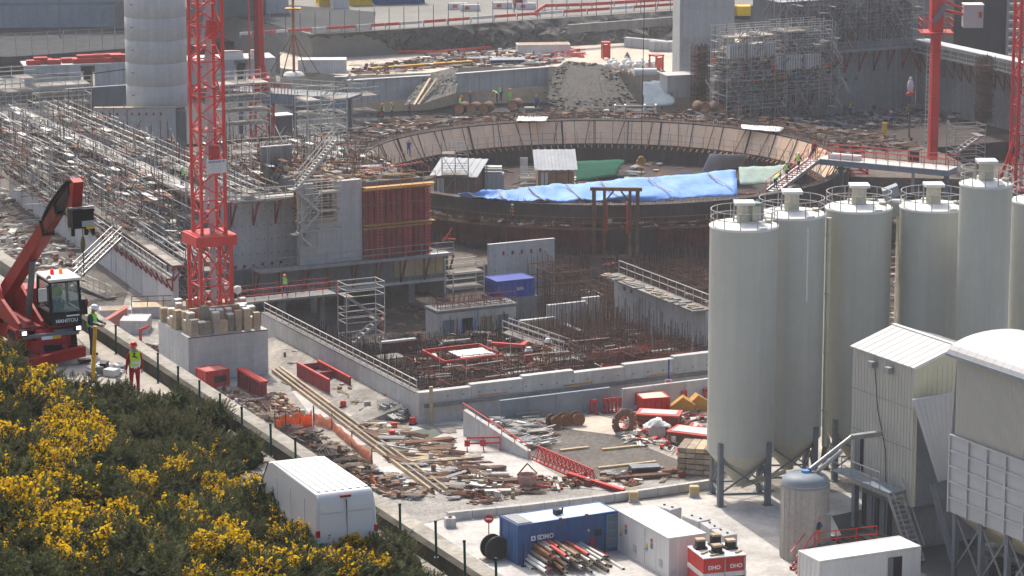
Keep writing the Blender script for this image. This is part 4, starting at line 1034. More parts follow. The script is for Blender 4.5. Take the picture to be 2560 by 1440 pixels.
for k,(a_,b_)in enumerate(((13.8,9.4),(16.6,11.5))):
 t=thing('red_drum',['red drum with a white top among the rebar, left','red drum with a white top among the rebar, right'][k],'drum',S(a_,b_,ZP+.9),0)
 q=MB();q.tube((0,0,0),(0,0,1.0),.32,12);q.build('body',redB,t);q=MB();q.tube((0,0,1.0),(0,0,1.3),.34,12,.2);q.build('cap',white,t);q=MB();q.bar((0,0,-.9),(0,0,0),.2);q.build('stand',rebar,t)
person('worker in orange overalls standing on the dark pit floor',S(9.3,27.5,ZP),2.0,'stand',oranW,oranW,None,helO)
def junk(q,p,a,nm,smax,bars):
 d=V((math.cos(a),math.sin(a),0));e=V((-d.y,d.x,0));mi=R.randrange(nm);r=R.random()
 if r<bars*.6:
  L=R.uniform(.4,smax*2);w_=R.uniform(.03,.08);tl=jit(.08);q.bar(p+UZ*(.05-tl*L)-d*L/2,p+UZ*(.05+tl*L)+d*L/2,w_,w_,mi)
 elif r<bars:
  L=R.uniform(.6,smax*1.7);w_=R.uniform(.05,.1)
  for i in range(R.randint(3,8)):o_=e*(i*w_*1.3+jit(.02))+UZ*(.05+(i%2)*w_*.5)+d*jit(.2);q.bar(p+o_-d*L/2,p+o_+d*L/2,w_,w_,mi)
 elif r<bars+(1-bars)*.45:q.obox(p+UZ*.04,d*R.uniform(.15,smax*.45),e*R.uniform(.1,smax*.25),UZ*R.uniform(.015,.04)+d*jit(.02),mi)
 else:
  h=R.uniform(.05,.22);q.obox(p+UZ*h,d*R.uniform(.06,.25),e*R.uniform(.05,.18),UZ*h,mi)
def clutter(name,label,cat,pts,z,n,mats,smin=.2,smax=1.4,hmax=.5,bars=.5,ang=None,flat=.0):
 P=[G(x,y,z)for x,y in pts];xs=[p.x for p in P];ys=[p.y for p in P]
 def inside(x,y):
  c=False;j=len(P)-1
  for i in range(len(P)):
   if(P[i].y>y)!=(P[j].y>y)and x<(P[j].x-P[i].x)*(y-P[i].y)/(P[j].y-P[i].y)+P[i].x:c=not c
   j=i
  return c
 q=MB();k=0;it=0
 while k<n and it<n*20:
  it+=1;x,y=R.uniform(min(xs),max(xs)),R.uniform(min(ys),max(ys))
  if not inside(x,y):continue
  k+=1;a=(ang+jit(.35))if ang is not None and R.random()<.7 else R.uniform(0,6.28)
  junk(q,V((x,y,z+R.random()**3*hmax*.7)),a,len(mats),smax,bars)
 o=q.build(name,mats);tag(o,label,cat,kind='stuff');return o
dirtm=[rebar,woodG,galvP,rust,concL,mud,whiteD,redR]
clutter('loose_formwork_parts','loose formwork parts and offcuts among the pit rebar','debris',[(985,900),(1180,830),(1300,850),(1700,800),(1760,870),(1300,940),(1060,960)],ZP+.9,420,[galvP,rebar,rebar,rebar,rust,woodG,redR],.25,1.2,.9,.85)
clutter('loose_formwork_parts','loose steel parts in the dark back of the pit','debris',[(860,790),(1030,760),(1240,830),(1180,870),(1000,860)],ZP,120,[rebar,rebarD,rebarD,woodB],.2,.9,.6,.8)
# --- tower crane on its block ---
ca,cb=-14.25,11.0
cs_=6.5
t=thing('crane_base_block','large grey concrete crane foundation block covered with timber blocks','block',S(ca,cb,0),GRID)
for k in range(3):
 q=MB();q.box(0,cs_,0,cs_,1.17*k+.01,1.17*(k+1));q.build('concrete_lift',conc,t)
q=MB();q.box(.02,cs_-.02,-.03,0,3.42,3.5);q.build('edge_trim',redR,t)
ZB=3.51
cc=S(ca+cs_*.52,cb+cs_*.6,ZB)
cr=thing('tower_crane','near red lattice tower crane rising from the timber-covered concrete block','crane',cc,0)
zc0=Dp(517,612,cc.y-1).z;zc1=zc0+.75
lattice(cr,cc,2.5,ZB,zc0,2.6,.24,.11,red,GRID,xb=True)
q=MB();hw=1.55
for i in range(4):
 a0_,a1_=[(-1,-1),(1,-1),(1,1),(-1,1)][i],[(-1,-1),(1,-1),(1,1),(-1,1)][(i+1)%4]
 P0=cc+(E1*a0_[0]+E2*a0_[1])*hw;P1=cc+(E1*a1_[0]+E2*a1_[1])*hw
 q=MB();q.bar(P0+UZ*(zc0+.35-ZB),P1+UZ*(zc0+.35-ZB),.22,.8);q.build('collar_beam',red,cr,world=True)
q=MB();q.obox(cc+UZ*(zc1-ZB-.02),E1*1.4,E2*1.4,UZ*.05);q.build('collar_plate',redB,cr,world=True)
lattice(cr,cc,1.95,zc1,36.0,1.32,.21,.1,red,GRID)
q=MB();q.bar(cc+E1*.25+UZ*.3,cc+E1*.25+UZ*(36-ZB),.42,.3);q.build('ladder_trunk',mat('pale_pink_duct',(.55,.42,.43),.6,.3,.5),cr,world=True)
for k in range(9):
 z=zc1+1.6+3.2*k;q=MB();q.obox(cc+E2*.4+UZ*(z-ZB),E1*.8,E2*.45,UZ*.04);q.build('landing',redB,cr,world=True)
 q=MB();q.bar(cc+E1*-.4+UZ*(z-ZB),cc+E1*.3+E2*.3+UZ*(z+3.1-ZB),.3,.06);q.build('ladder',galvP,cr,world=True)
 if k%3==1:q=MB();q.obox(cc+E1*.4-E2*.2+UZ*(z+1.3-ZB),E1*.35,E2*.3,UZ*.7);q.build('cable_box',redB,cr,world=True)
sc0=Dp(524,418,cc.y-1.2);
t=cr
q=MB();q.obox(cc-E2*1.12+E1*.25+UZ*(sc0.z-ZB),E1*.82,E2*.03,UZ*.52);sgn=q.build('sign_board',whiteD,t,world=True)
so=cc-E2*1.155+E1*.25+UZ*(sc0.z-ZB)
lettering('BOUYGUES TP',.2,inkB,sgn,so+UZ*.36,E1,UZ,name='sign_heading',world=True,bold=.006)
for k in range(4):
 q=MB();q.obox(so+UZ*(.12-.13*k),E1*(.5-.06*(k%2)),E2*.003,UZ*.012);q.build('sign_line',mat('grey_print',(.45,.46,.52),.7)if k==0 else MATS['grey_print'],sgn,world=True)
tb0=None
def timber_block(p,s,h,m,cap,lab,k):
 t=thing('timber_block',lab,'block',p,GRID+jit(.15),'timber blocks on the crane foundation')
 q=MB();n=max(2,int(h/.22))
 for i in range(n):q.box(-s/2+jit(.01),s/2+jit(.01),-s/2,s/2,h*i/n+.008,h*(i+1)/n)
 o=q.build('crib',m,t,kind='stuff')
 if cap:q=MB();q.box(-s*.5,s*.5,-s*.5,s*.5,h,h+.09);q.build('white_cap',white,t)
 return t
occ=[]
zones_t=[('front edge',.3,6.2,.3,1.6),('right side',5.0,6.2,1.6,6.2),('left side',.3,1.2,1.6,6.2),('back edge',.8,5.8,5.4,6.2)]
cnt_t={}
for zn,a0_,a1_,b0_,b1_ in zones_t:
 nn={'front edge':19,'right side':14,'left side':12,'back edge':7}[zn];kk=0;it=0
 while kk<nn and it<900:
  it+=1;x,y=R.uniform(a0_,a1_),R.uniform(b0_,b1_);s=R.uniform(.42,.66)
  if any(abs(x-u)<(s+e)*.5+.03 and abs(y-v)<(s+e)*.5+.03 for u,v,e in occ):continue
  if abs(x-cs_*.52)<1.75 and abs(y-cs_*.6)<1.75:continue
  occ.append((x,y,s));h=R.choice((.5,.7,.95,1.3,1.6,2.0))if zn!='left side' else R.choice((.5,.8,1.1,1.5));kk+=1;cnt_t.setdefault(zn,[]).append((x,y,s,h))
ORD=('first','second','third','fourth','fifth','sixth','seventh','eighth','ninth','tenth','eleventh','twelfth','thirteenth','fourteenth','fifteenth','sixteenth','seventeenth','eighteenth','nineteenth','twentieth')
for zn,lst in cnt_t.items():
 lst.sort(key=lambda e:e[0]if 'edge' in zn else e[1])
 for kk,(x,y,s,h)in enumerate(lst):timber_block(S(ca+x,cb+y,ZB),s,h,wood if R.random()<.8 else woodG,R.random()<.55,'%s timber stack along the %s of the crane foundation, %s %s'%('tall' if h>1.2 else 'low' if h<.6 else 'middling',zn,ORD[kk],'from the left' if 'edge' in zn else 'from the front'),kk)
for k,(x,y)in enumerate(((5.6,5.9),(6.1,5.2))):
 t=thing('globe_lamp',['white globe lamp on a pole at the back of the crane foundation, left one','white globe lamp on a pole at the back of the crane foundation, right one'][k],'lamp',S(ca+x,cb+y,ZB),0)
 q=MB();q.bar((0,0,0),(0,0,2.0-.2*k),.06);q.build('pole',galv,t);q=MB();q.lathe([(.05,1.95-.2*k),(.3,2.2-.2*k),(.34,2.4-.2*k),(.25,2.6-.2*k),(.01,2.68-.2*k)],14);q.build('globe',white,t)
t=thing('timber_rack','timber framed rack standing before the crane mast on the foundation','rack',S(ca+.9,cb+1.9,ZB),GRID)
q=MB();q.box(0,4.0,0,.25,1.55,1.75);q.build('top_rail',wood,t)
for i in range(6):q=MB();q.box(.75*i,.75*i+.16,0,.25,0,1.55);q.build('upright',wood,t)
q=MB();q.box(0,4.0,.02,.2,.7,.85);q.build('mid_rail',wood,t)
# --- near yard: things left to right ---
t=container('red_cabin','small red cabin with a dusty pink roof below the crane block','cabin',at(515,985),GRID+.1,2.0,1.7,1.7,redB,mat('faded_red_roof',(.55,.2,.18),.8,.3,1),doors=False,rib=.5)
q=MB();q.box(.75,1.7,-.03,.03,.75,1.25);q.build('window',darkhole,t)
t=thing('red_formwork_girder','dark red ribbed formwork girder leaning right of the red cabin','formwork',at(606,966),GRID-math.pi/2)
q=MB();q.box(0,4.6,0,.15,0.0,1.3);q.build('face_plate',redD,t)
for i in range(9):q=MB();q.box(.55*i,.55*i+.12,-.4,0,0,1.3);q.build('rib',redD,t)
q=MB();q.box(-.1,4.7,-.42,.2,1.3,1.45);q.build('top_flange',redB,t)
q=MB();q.box(-.1,4.7,-.42,.2,-.0,.12);q.build('bottom_flange',redD,t)
t=thing('red_skip','long dark red open steel form lying on the pale path','formwork',at(742,948),GRID-math.pi/2)
P0=at(745,962);P1=at(822,1010)
q=MB();q.box(0,6.2,0,.12,0,1.25);q.build('side_plate',redD,t);q=MB();q.box(0,6.2,1.7,1.82,0,1.25);q.build('side_plate',redD,t)
q=MB();q.box(0,6.2,.12,1.7,0.0,.1);q.build('floor_plate',redD,t)
for i in range(12):q=MB();q.box(.1+.5*i,.2+.5*i,.12,1.7,.1,.3);q.build('rib',redR,t)
for x in(0,3.0):q=MB();q.box(x,x+.12,.12,1.7,.3,1.15);q.build('end_plate',redD,t)
q=MB();q.bar((0,.06,1.3),(6.2,.06,1.3),.2,.1);q.bar((0,1.76,1.3),(6.2,1.76,1.3),.2,.1);q.build('rim',redB,t)
for k in range(3):
 A_,B_=at(682+9*k,932-4*k),at(1086+17*k,1238-3*k)
 t=thing('long_beam',['left','middle','right'][k]+' one of three long pale beams running down the yard','beam',A_,0,'long pale beams in the yard')
 for j in range(3):
  q=MB();X0,X1=A_.lerp(B_,j/3),A_.lerp(B_,(j+1)/3-.003);q.bar(X0+UZ*.16,X1+UZ*.16,.16,.26);q.build('beam_length',woodG if(j+k)%2 else wood,t,world=True)
def netting(label,pts,h,m,z=0.0,sag=.12):
 t=thing('safety_netting',label,'netting',G(*pts[0],z),0);q=MB();vs=[];n=len(pts)
 P=[G(*p,z)for p in pts];rows2=[]
 fine=[]
 for a_,b_ in zip(P[:-1],P[1:]):
  for i in range(6):fine.append(a_.lerp(b_,i/6))
 fine.append(P[-1])
 for i,p in enumerate(fine):
  hh=h*R.uniform(.75,1.05)-(sag*math.sin(math.pi*(i%6)/6));vs+=[p+V((jit(.08),jit(.08),.02)),p+V((jit(.1),jit(.1),hh*.5)),p+V((jit(.15),jit(.15),hh))]
 fs=[]
 for i in range(len(fine)-1):
  for j in(0,1):fs.append((3*i+j,3*i+3+j,3*i+4+j,3*i+1+j))
 q.add(vs,fs,0,True);o=q.build('mesh_sheet',m,t,world=True);sd=o.modifiers.new('t','SOLIDIFY');sd.thickness=.02
 for i in range(0,len(P)):
  q=MB();q.bar(P[i],P[i]+UZ*(h+.25),.08);q.build('stake',rust,t,world=True)
 return t
netting('bright orange safety netting stretched above the debris',[(688,1088),(715,1082),(750,1074),(784,1068)],1.35,orange)
netting('faded orange safety netting running down the yard',[(785,1060),(830,1075),(880,1120),(930,1165)],1.0,orangeP)
netting('small crumpled orange netting beyond the van roof',[(905,1200),(925,1208),(942,1222)],.6,orange)
clutter('scrap_heap','heap of brown scrap timber and steel behind the white van','debris',[(690,1085),(780,1090),(900,1160),(935,1190),(900,1215),(800,1150)],0.02,420,[rebar,woodG,woodB,mud,rebarD,rust],.2,1.0,.9,.8)
clutter('scrap_heap','brown scrap and boards beside the red girder','debris',[(560,1000),(690,990),(760,1040),(700,1060),(600,1040)],0.02,200,[rebar,woodG,wood,concL,rust,redR],.2,1.2,.5,.8,ang=-1.1)
clutter('scrap_heap','scattered planks along the pale path','debris',[(690,880),(760,880),(960,985),(940,1030),(850,1000),(720,910)],0.02,200,[woodG,concL,galvP,rebar,redR],.2,1.1,.35,.8,ang=-1.1)
clutter('timber_scatter','scattered boards and scrap in the middle of the yard','debris',[(880,1070),(960,1060),(1110,1120),(1230,1190),(1340,1215),(1300,1235),(1110,1225),(980,1140)],0.03,250,[woodG,woodB,rebar,wood,concL,rust,galvP],.2,1.3,.4,.85,ang=-.2)
clutter('timber_scatter','brown scrap left by the long beams','debris',[(900,1190),(980,1190),(1090,1240),(1010,1250),(930,1235)],0.03,150,[woodG,woodB,rebar,rust,concL],.2,.9,.4,.5)
clutter('timber_scatter','loose wood and stones along the kerb beam','debris',[(1130,1215),(1480,1190),(1760,1170),(1770,1190),(1400,1225),(1200,1262),(1130,1250)],0.04,260,[woodG,rebar,concL,redR,rust],.15,.8,.25,.5)
clutter('rubble_strip','rubble between the fence and the crane block','debris',[(330,850),(420,880),(560,970),(640,1030),(560,1010),(420,940)],0.02,240,[concL,woodG,rebar,galvP,whiteD,redR],.2,.8,.4,.4)
clutter('path_litter','planks, stones and steel along the foot of the pit side wall','debris',[(680,880),(720,860),(990,1000),(1060,1040),(980,1050),(860,990)],.3,330,[woodG,rebar,concL,galv,rust,mud],.2,1.0,.3,.7,ang=-1.1)
for k,(x,y,m_,L,n,a_)in enumerate(((905,1085,rebar,4,9,-1.1),(955,1100,woodG,3,6,.4),(1010,1120,rust,5,8,.4),(1060,1135,woodB,3,7,.4),(1100,1160,woodG,4,5,.35),(1000,1165,wood,4,6,.5),(1150,1185,rebar,4,8,.2),(1230,1215,rebar,5,9,.2),(1180,1240,galvP,4,6,.1),(960,1150,rebar,3,8,-.9),(1290,1075,galv,5,10,.42),(1250,1062,galv,4,9,.42),(1540,1205,rebar,5,7,.25),(1640,1190,rust,4,6,.3),(700,905,woodG,4,5,-1.1),(790,1110,rebar,4,10,-1.0),(850,1150,rebarD,4,10,-1.0),(640,1010,rebar,4,8,-1.1))):
 t=thing('bar_bundle' if m_ in(rebar,rebarD,rust,galv,galvP)else 'plank_pile','bundle of %s lying %s'%({'rusty_rebar':'brown bars','dark_rebar':'dark bars','rusty_steel':'rusty bars','galvanised_steel':'grey tubes','pale_scaffold_tube':'pale tubes'}.get(m_.name,'planks'),('beside the long beams below the wire cages','just right of the long beams','left of the ramp wall foot','before the red and white barrier','between barrier and puddle','against the long beams at mid height','left of the concrete bucket','right behind the concrete bucket','on the gravel road before the puddle','close to the long beams near the puddle','behind the ramp wall, right one','behind the ramp wall, left one','left of the black tray','between black tray and board stack','beside the crane block corner','under the orange netting','behind the van roof','below the red girder')[k]),'bundle',at(x,y),a_,'bundles lying in the yard')
 w_=.07 if m_ in(rebar,rebarD,rust,galv,galvP)else .13;L*=.75
 for i in range(n):
  for j in range(3 if w_<.1 else 2):q=MB();q.box(jit(.25),L+jit(.3),i*w_*1.15,i*w_*1.15+w_,.12+j*w_*(1 if w_<.1 else .5),.12+j*w_*(1 if w_<.1 else .5)+w_*(.9 if w_<.1 else .42));q.build('bar' if w_<.1 else 'plank',m_,t)
 for x_ in(.5,L-.5):q=MB();q.box(x_,x_+.12,-.1,n*w_*1.15+.1,.0,.12);q.build('bearer',woodB,t)
for k,(x,y)in enumerate(((960,1045),(1000,1052),(1040,1050))):
 t=thing('wire_cage',['left','middle','right'][k]+' grey wire cage of steel parts at the pit corner','cage',at(x,y),GRID,'wire cages at the pit corner')
 q=MB()
 for i in range(5):
  for zz in(0,.35,.7,1.05):q.bar((0,.3*i,zz),(1.2,.3*i,zz),.03)
  for xx in(0,.4,.8,1.2):q.bar((xx,.3*i,0),(xx,.3*i,1.1),.03)
 q.build('wire_mesh',galv,t,kind='stuff')
 for i in range(4):q=MB();q.box(.08+.26*i,.3+.26*i,.15,1.0,.03,R.uniform(.6,1.0));q.build('steel_part',steelB if i%2 else galv,t)
for k,(x,y,c_)in enumerate(((985,1075,1),(1032,1062,1),(980,1095,1),(1085,1045,0),(850,918,1),(858,1020,0))):
 t=thing('red_cone_marker',['small red marker block before the wire cages','larger red marker block before the wire cages','red marker beside the puddle','red marker at the right wire cage','red marker hanging on the pit side wall','red pump at the end of the steel form'][k],'marker',at(x,y),jit(.5))
 q=MB();q.box(-.2,.2,-.15,.15,.12,.55);q.build('block',redB,t);q=MB();q.box(-.28,.28,-.2,.2,0,.12);q.build('foot',black,t)
t=thing('red_hydrant','upright red pump stand beside the pale path near the pit corner','pump',at(972,1018),0)
q=MB();q.tube((0,0,0),(0,0,1.2),.13,8);q.build('column',redB,t);q=MB();q.bar((-.4,0,.8),(.35,.1,1.25),.16);q.build('arm',redB,t);q=MB();q.box(-.3,.3,-.25,.25,0,.3);q.build('base',redD,t)
for k,pts in enumerate((((985,1085),(1060,1072),(1110,1082),(1070,1098),(1000,1098)),((1055,1195),(1120,1180),(1185,1178),(1205,1195),(1130,1210),(1060,1208)))):
 P=[G(x,y,.06)for x,y in pts];q=MB();q.prism([(p.x,p.y)for p in P],.045,.062);o=q.build('puddle',mat('puddle_water_%d'%k,(.17,.20,.16),.08,.2,.5,spec=.6));tag(o,kind='structure')
A_,B_=at(1158,1090),at(1320,1150)
t=thing('ramp_wall','grey concrete ramp wall with a red-white rail in the middle of the yard','wall',A_,0);d=(B_-A_)
for i in range(4):
 q=MB();X0,X1=A_.lerp(B_,i/4),A_.lerp(B_,(i+1)/4-.004);h0,h1=1.9-1.3*i/4,1.9-1.3*(i+1)/4
 q.extr([X0,X1,X1+UZ*h1,X0+UZ*h0],V((.25,.35,0)));q.build('wall_panel',conc,t,world=True)
railing(t,[A_+UZ*1.9,B_+UZ*.6],.5,.04,1.5,coral,mid=False)
A_,B_=at(1330,1150),at(1470,1212)
t=thing('red_lattice_jib','red steel lattice girder lying on the gravel','girder',A_,0);d=(B_-A_).normalized();e=V((-d.y,d.x,0))
for o in(V((0,0,.05)),e*.9+UZ*.05,e*.45+UZ*.95):
 q=MB();q.bar(A_+o,B_+o,.09);q.build('chord',redB,t,world=True)
q=MB();nn=14;L=(B_-A_).length
for i in range(nn):
 X0,X1=A_+d*(L*i/nn),A_+d*(L*(i+.5)/nn)
 for o in(V((0,0,.05)),e*.9+UZ*.05):q.bar(X0+o,X1+e*.45+UZ*.95,.05);q.bar(X1+e*.45+UZ*.95,A_+d*(L*(i+1)/nn)+o,.05)
q.build('lacing',redB,t,world=True)
A_,B_=at(1375,1140),at(1545,1230)
t=thing('red_rail_beam','long thin red beam lying parallel to the red lattice girder','beam',at(1480,1215),0)
q=MB();q.bar(at(1420,1195)+UZ*.2,at(1560,1238)+UZ*.2,.18,.3);q.build('beam_web',redD,t,world=True);q=MB();q.bar(at(1420,1195)+UZ*.38,at(1560,1238)+UZ*.38,.3,.06);q.build('beam_flange',redB,t,world=True)
t=thing('concrete_bucket','rusty pink concrete skip bucket with a raised bail on the slab','bucket',at(1318,1222),.3)
q=MB();q.lathe([(.45,.12),(.62,.5),(.7,1.0),(.66,1.0),(.4,.2)],10,sm=False);q.build('bowl',mat('pinkish_steel',(.45,.27,.24),.75,.35,1),t)
q=MB();q.bar((-.7,0,1.0),(0,0,1.75),.08);q.bar((.7,0,1.0),(0,0,1.75),.08);q.build('bail',rust,t)
q=MB();q.box(-.5,.5,-.5,.5,0.03,.14);q.build('foot_ring',rust,t)
q=MB();q.bar((.3,-.5,.35),(2.2,-1.0,.12),.14);q.build('chute_arm',redB,t)
t=thing('barrier','red and white site barrier standing on the bright slab','barrier',at(1168,1128),.1)
for x in(0,1.15,2.3):q=MB();q.bar((x,0,0),(x,0,1.0),.07);q.bar((x,-.3,0.03),(x,.3,.03),.07);q.build('stand',redB,t)
for z in(.55,.95):q=MB();q.bar((0,0,z),(2.3,0,z),.05,.12);q.build('rail',redB,t)
for x in(-.2,.9):q=MB();q.box(x,x+.4,-.06,-.03,.35,.8);q.build('plate',redB,t)
t=container('red_container','red steel container with a pale lid at the far side of the yard','container',at(1606,1042),GRID-.2,2.1,1.9,1.35,redB,mat('peach_lid',(.72,.55,.42),.8),doors=False,rib=.35)
t=thing('trestle','dark trestle under the red container','trestle',at(1608,1046),GRID-.2);q=MB();q.box(.1,2.0,-.05,.15,-.0,.02);q.build('foot',steelG,t);q=MB();q.box(.3,.5,-.2,.0,0,.3);q.build('support',steelG,t)
for k,x in enumerate((1478,1512,1530,1548,1572,1760,1705)):
 t=thing('red_trestle','upright red formwork prop frame, %s in the row before the pale panel wall'%('first','second','third','fourth','fifth','last','sixth')[k],'prop',at(x,1036-(x-1478)*.1),GRID,'red prop frames before the pale wall')
 q=MB();q.bar((0,0,0),(0,0,1.1),.12);q.bar((.35,0,0),(.35,0,1.1),.12);q.build('uprights',redB,t);q=MB();q.bar((0,0,.95),(.35,0,.95),.1,.25);q.build('crosspiece',redB,t);q=MB();q.box(-.15,.5,-.3,.3,0,.07);q.build('foot',redD,t)
def hull(label,p,rz,L,W,Hh,m,m2):
 t=thing('steel_form_shell',label,'formwork',p,rz)
 q=MB();q.extr([(0,0,.35),(L*.12,0,0),(L*.88,0,0),(L,0,.35),(L,0,Hh),(0,0,Hh)],(0,W,0));q.build('shell',m,t)
 q=MB();q.box(-.08,L+.08,-.08,W+.08,Hh,Hh+.1);q.build('rim',m2,t)
 q=MB();q.box(.2,L-.2,.2,W-.2,Hh+.1,Hh+.14);q.build('lining',concL,t)
 for i in range(6):q=MB();q.bar((L*(i+.5)/6,-.06,.1),(L*(i+.5)/6,-.06,Hh),.1);q.build('rib',m,t)
 return t
hull('large red hull-like steel form shell beside the first silo',at(1668,1112),-.45,4.4,2.0,.9,woodB,redB)
hull('smaller orange-red hull-like steel form shell behind the white tarp',at(1592,1068),-.2,3.0,1.6,.9,redR,coral)
for k,(x,y,w_)in enumerate(((1560,1085,0),(1580,1020,1),(1700,1040,1),(1740,1035,0))):
 t=thing('steel_arch_form',['round rusty ring form standing on edge at the left of the red shells','angular red form between red shells and container','tilted orange-red form plate behind the red shell','orange form end leaning near the silo'][k],'formwork',at(x,y),jit(.6))
 if k==0:
  q=MB();
  for i in range(14):a0_,a1_=2*math.pi*i/14,2*math.pi*(i+1)/14;q.bar((.75*math.cos(a0_),0,.85+.75*math.sin(a0_)),(.75*math.cos(a1_),0,.85+.75*math.sin(a1_)),.5,.16,up=(0,1,0))
  q.build('ring',woodB,t);q=MB();q.box(-.3,.3,-.3,.3,0,.12);q.build('chock',woodG,t)
 else:
  q=MB();q.extr([(-.8,0,0),(.9,0,0),(1.1,0,.8),(.2,0,1.4),(-.7,0,.7)],(.1,.9,0));q.build('plate',redR if k==1 else ochre,t);q=MB();q.bar((-.8,-.05,.1),(1.0,-.05,.1),.12);q.build('edge_rib',redB,t)
t=thing('white_tarp','crumpled white tarp thrown over the red steel forms','tarp',at(1642,1090),0)
q=MB();nx,ny=9,7;vs=[]
for i in range(nx):
 for j in range(ny):x,y=-1.0+2.0*i/(nx-1),-.5+1.0*j/(ny-1);vs.append((x+jit(.1),y+jit(.08),.55+.75*math.exp(-(x*x*1.4+y*y*4))+jit(.14)))
q.add(vs,[(i*ny+j,(i+1)*ny+j,(i+1)*ny+j+1,i*ny+j+1)for i in range(nx-1)for j in range(ny-1)],0,True);o=q.build('cloth',white,t);o.modifiers.new('t','SOLIDIFY').thickness=.03
q=MB();q.box(-.6,.6,-.3,.3,0,.8);q.build('bundle',whiteD,t)
clutter('small_parts','small steel and white parts around the red forms','debris',[(1540,1050),(1600,1020),(1760,1030),(1765,1130),(1640,1130),(1560,1105)],0.05,240,[redR,whiteD,galvP,rust,coral,concL],.15,.9,.5,.5)
t=thing('board_stack','tall stack of timber boards on bearers left of the first silo','timber',at(1692,1188),-.25)
for k in range(5):
 for i in range(4):
  q=MB();q.box(.02+.62*i,.6+.62*i,0+jit(.04),2.6+jit(.06),.12+.38*k,.42+.38*k);q.build('board_bundle',woodG if(i+k)%3 else wood,t)
 q=MB();q.box(0,2.5,.3,.45,.03+.38*k,.12+.38*k);q.box(0,2.5,2.0,2.15,.03+.38*k,.12+.38*k);q.build('bearers',woodB,t)
t=thing('black_skip','low black steel tray lying on the dark gravel','tray',at(1580,1192),.2)
q=MB();q.extr([(-.2,0,.05),(1.7,0,.05),(2.0,0,.55),(0,0,.5)],(0,.9,0));q.build('tray_body',black,t);q=MB();q.box(0,2.0,-.05,.95,.55,.62);q.build('rim',steelG,t)
for k,(x0,y0,x1,y1)in enumerate(((1495,1174,1640,1158),(1400,1130,1470,1122),(1505,1128,1600,1118))):
 t=thing('plank','pale plank lying across the dark gravel, %s from the camera'%('first','second','third')[k],'plank',at(x0,y0),0);q=MB();q.bar(at(x0,y0)+UZ*.12,at(x1,y1)+UZ*.12,.3,.12);q.build('board',wood,t,world=True);q=MB();q.bar(at(x0,y0)+UZ*.03,at(x0,y0)+UZ*.06,.4);q.build('batten',woodB,t,world=True)
for k,(x,y)in enumerate(((1385,1070),(1412,1066),(1442,1064))):
 t=thing('rusty_reel',['left','middle','right'][k]+' rusty brown steel reel in the row by the blue-grey formwork','reel',at(x,y),.5+jit(.2),'rusty reels')
 q=MB();[q.tube((0,y_,.5),(0,y_+.06,.5),.5,14)for y_ in(-.35,.3)];q.build('flanges',rust,t);q=MB();q.tube((0,-.3,.5),(0,.3,.5),.32,12);q.build('core',rebar,t)
clutter('wire_bundles','grey tangle of scaffold tubes and wire behind the ramp wall','debris',[(1190,1080),(1300,1050),(1370,1060),(1370,1120),(1290,1125)],0.05,330,[galvP,galv,galv,rust,concL],.3,1.2,.8,.85,ang=.45)
t=thing('sign_post','blue pole with a small red and white notice before the pit wall','sign',at(1671,1010),0)
q=MB();q.tube((0,0,0),(0,0,3.4),.06,8);q.build('pole',blueK,t)
q=MB();q.box(-.28,.22,-.09,-.06,1.2,1.9);n_=q.build('notice',white,t);q=MB();q.box(-.2,.14,-.11,-.092,1.55,1.82);q.build('symbol',coral,n_)
t=thing('rusty_post','short timber-coloured post at the pit corner','post',S(-3.2,-8.9,0),0);q=MB();q.bar((0,0,0),(0,0,2.9),.26);q.build('post',wood,t);q=MB();q.box(-.2,.2,-.2,.2,0,.1);q.build('foot',woodG,t)
print('p05 done')
# ---------------- concrete complex left of the ring ----------------
def onb(px,py,b_):
 d=ray(px,py);t=(b_-(cam.location-O0).dot(E2))/d.dot(E2);return cam.location+d*t
def ona(px,py,a_):
 d=ray(px,py);t=(a_-(cam.location-O0).dot(E1))/d.dot(E1);return cam.location+d*t
def a_of(px,py,b_):return AB(onb(px,py,b_))[0]
B1,B2=40.6,37.2
aL=a_of(578,600,B1)
aM=a_of(742,550,B1)
zT1=onb(580,500,B1).z
t=gwall('hall_front_wall','broad grey concrete wall with a row of red anchor plates right of the near crane',aL,aM+.6,B1,B1+.8,-.3,zT1,conc,3.2)
spots(t,a_of(588,667,B1),a_of(702,655,B1),B1,onb(640,662,B1).z,6,.24)
dots(t,aL,aM,B1,1.2,zT1-.6,9,5)
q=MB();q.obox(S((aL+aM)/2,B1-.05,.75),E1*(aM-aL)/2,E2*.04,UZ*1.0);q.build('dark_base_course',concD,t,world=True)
q=MB();q.obox(S(aL-.35,B1+.3,zT1/2-.2),E1*.2,E2*.3,UZ*(zT1/2));q.build('joint_recess',steelG,t,world=True)
def bracket_walk(label,p0,p1,out,z,wdt=1.3,step=2.4,drop=2.2,rail=galvP,deckm=None,br=redD,name='bracket_walkway'):
 p0,p1,out=V(p0),V(p1),V(out).normalized();t=thing(name,label,'walkway',(p0.x,p0.y,z),0);d=p1-p0;L=d.length;d.normalize()
 n=max(1,round(L/2.4))
 for i in range(n):
  q=MB();q.obox(p0+d*(L*(i+.5)/n)+out*wdt/2+UZ*(z-p0.z),d*(L/n/2-.03),out*wdt/2,UZ*.05);q.build('deck',deckm or deckw,t,world=True)
 n=max(1,round(L/step))
 for i in range(n+1):
  q=MB();c=p0+d*(L*i/n)+UZ*(z-.06-p0.z);q.bar(c,c+out*wdt,.13);q.bar(c+out*wdt,c-UZ*drop+out*.05,.14);q.bar(c+out*.05,c-UZ*drop+out*.05,.12);q.build('bracket',br,t,world=True)
 zz=UZ*(z+.05-p0.z);railing(t,[p0+out*(wdt-.06)+zz,p1+out*(wdt-.06)+zz],1.1,.03,1.5,rail,toe=True)
 return t
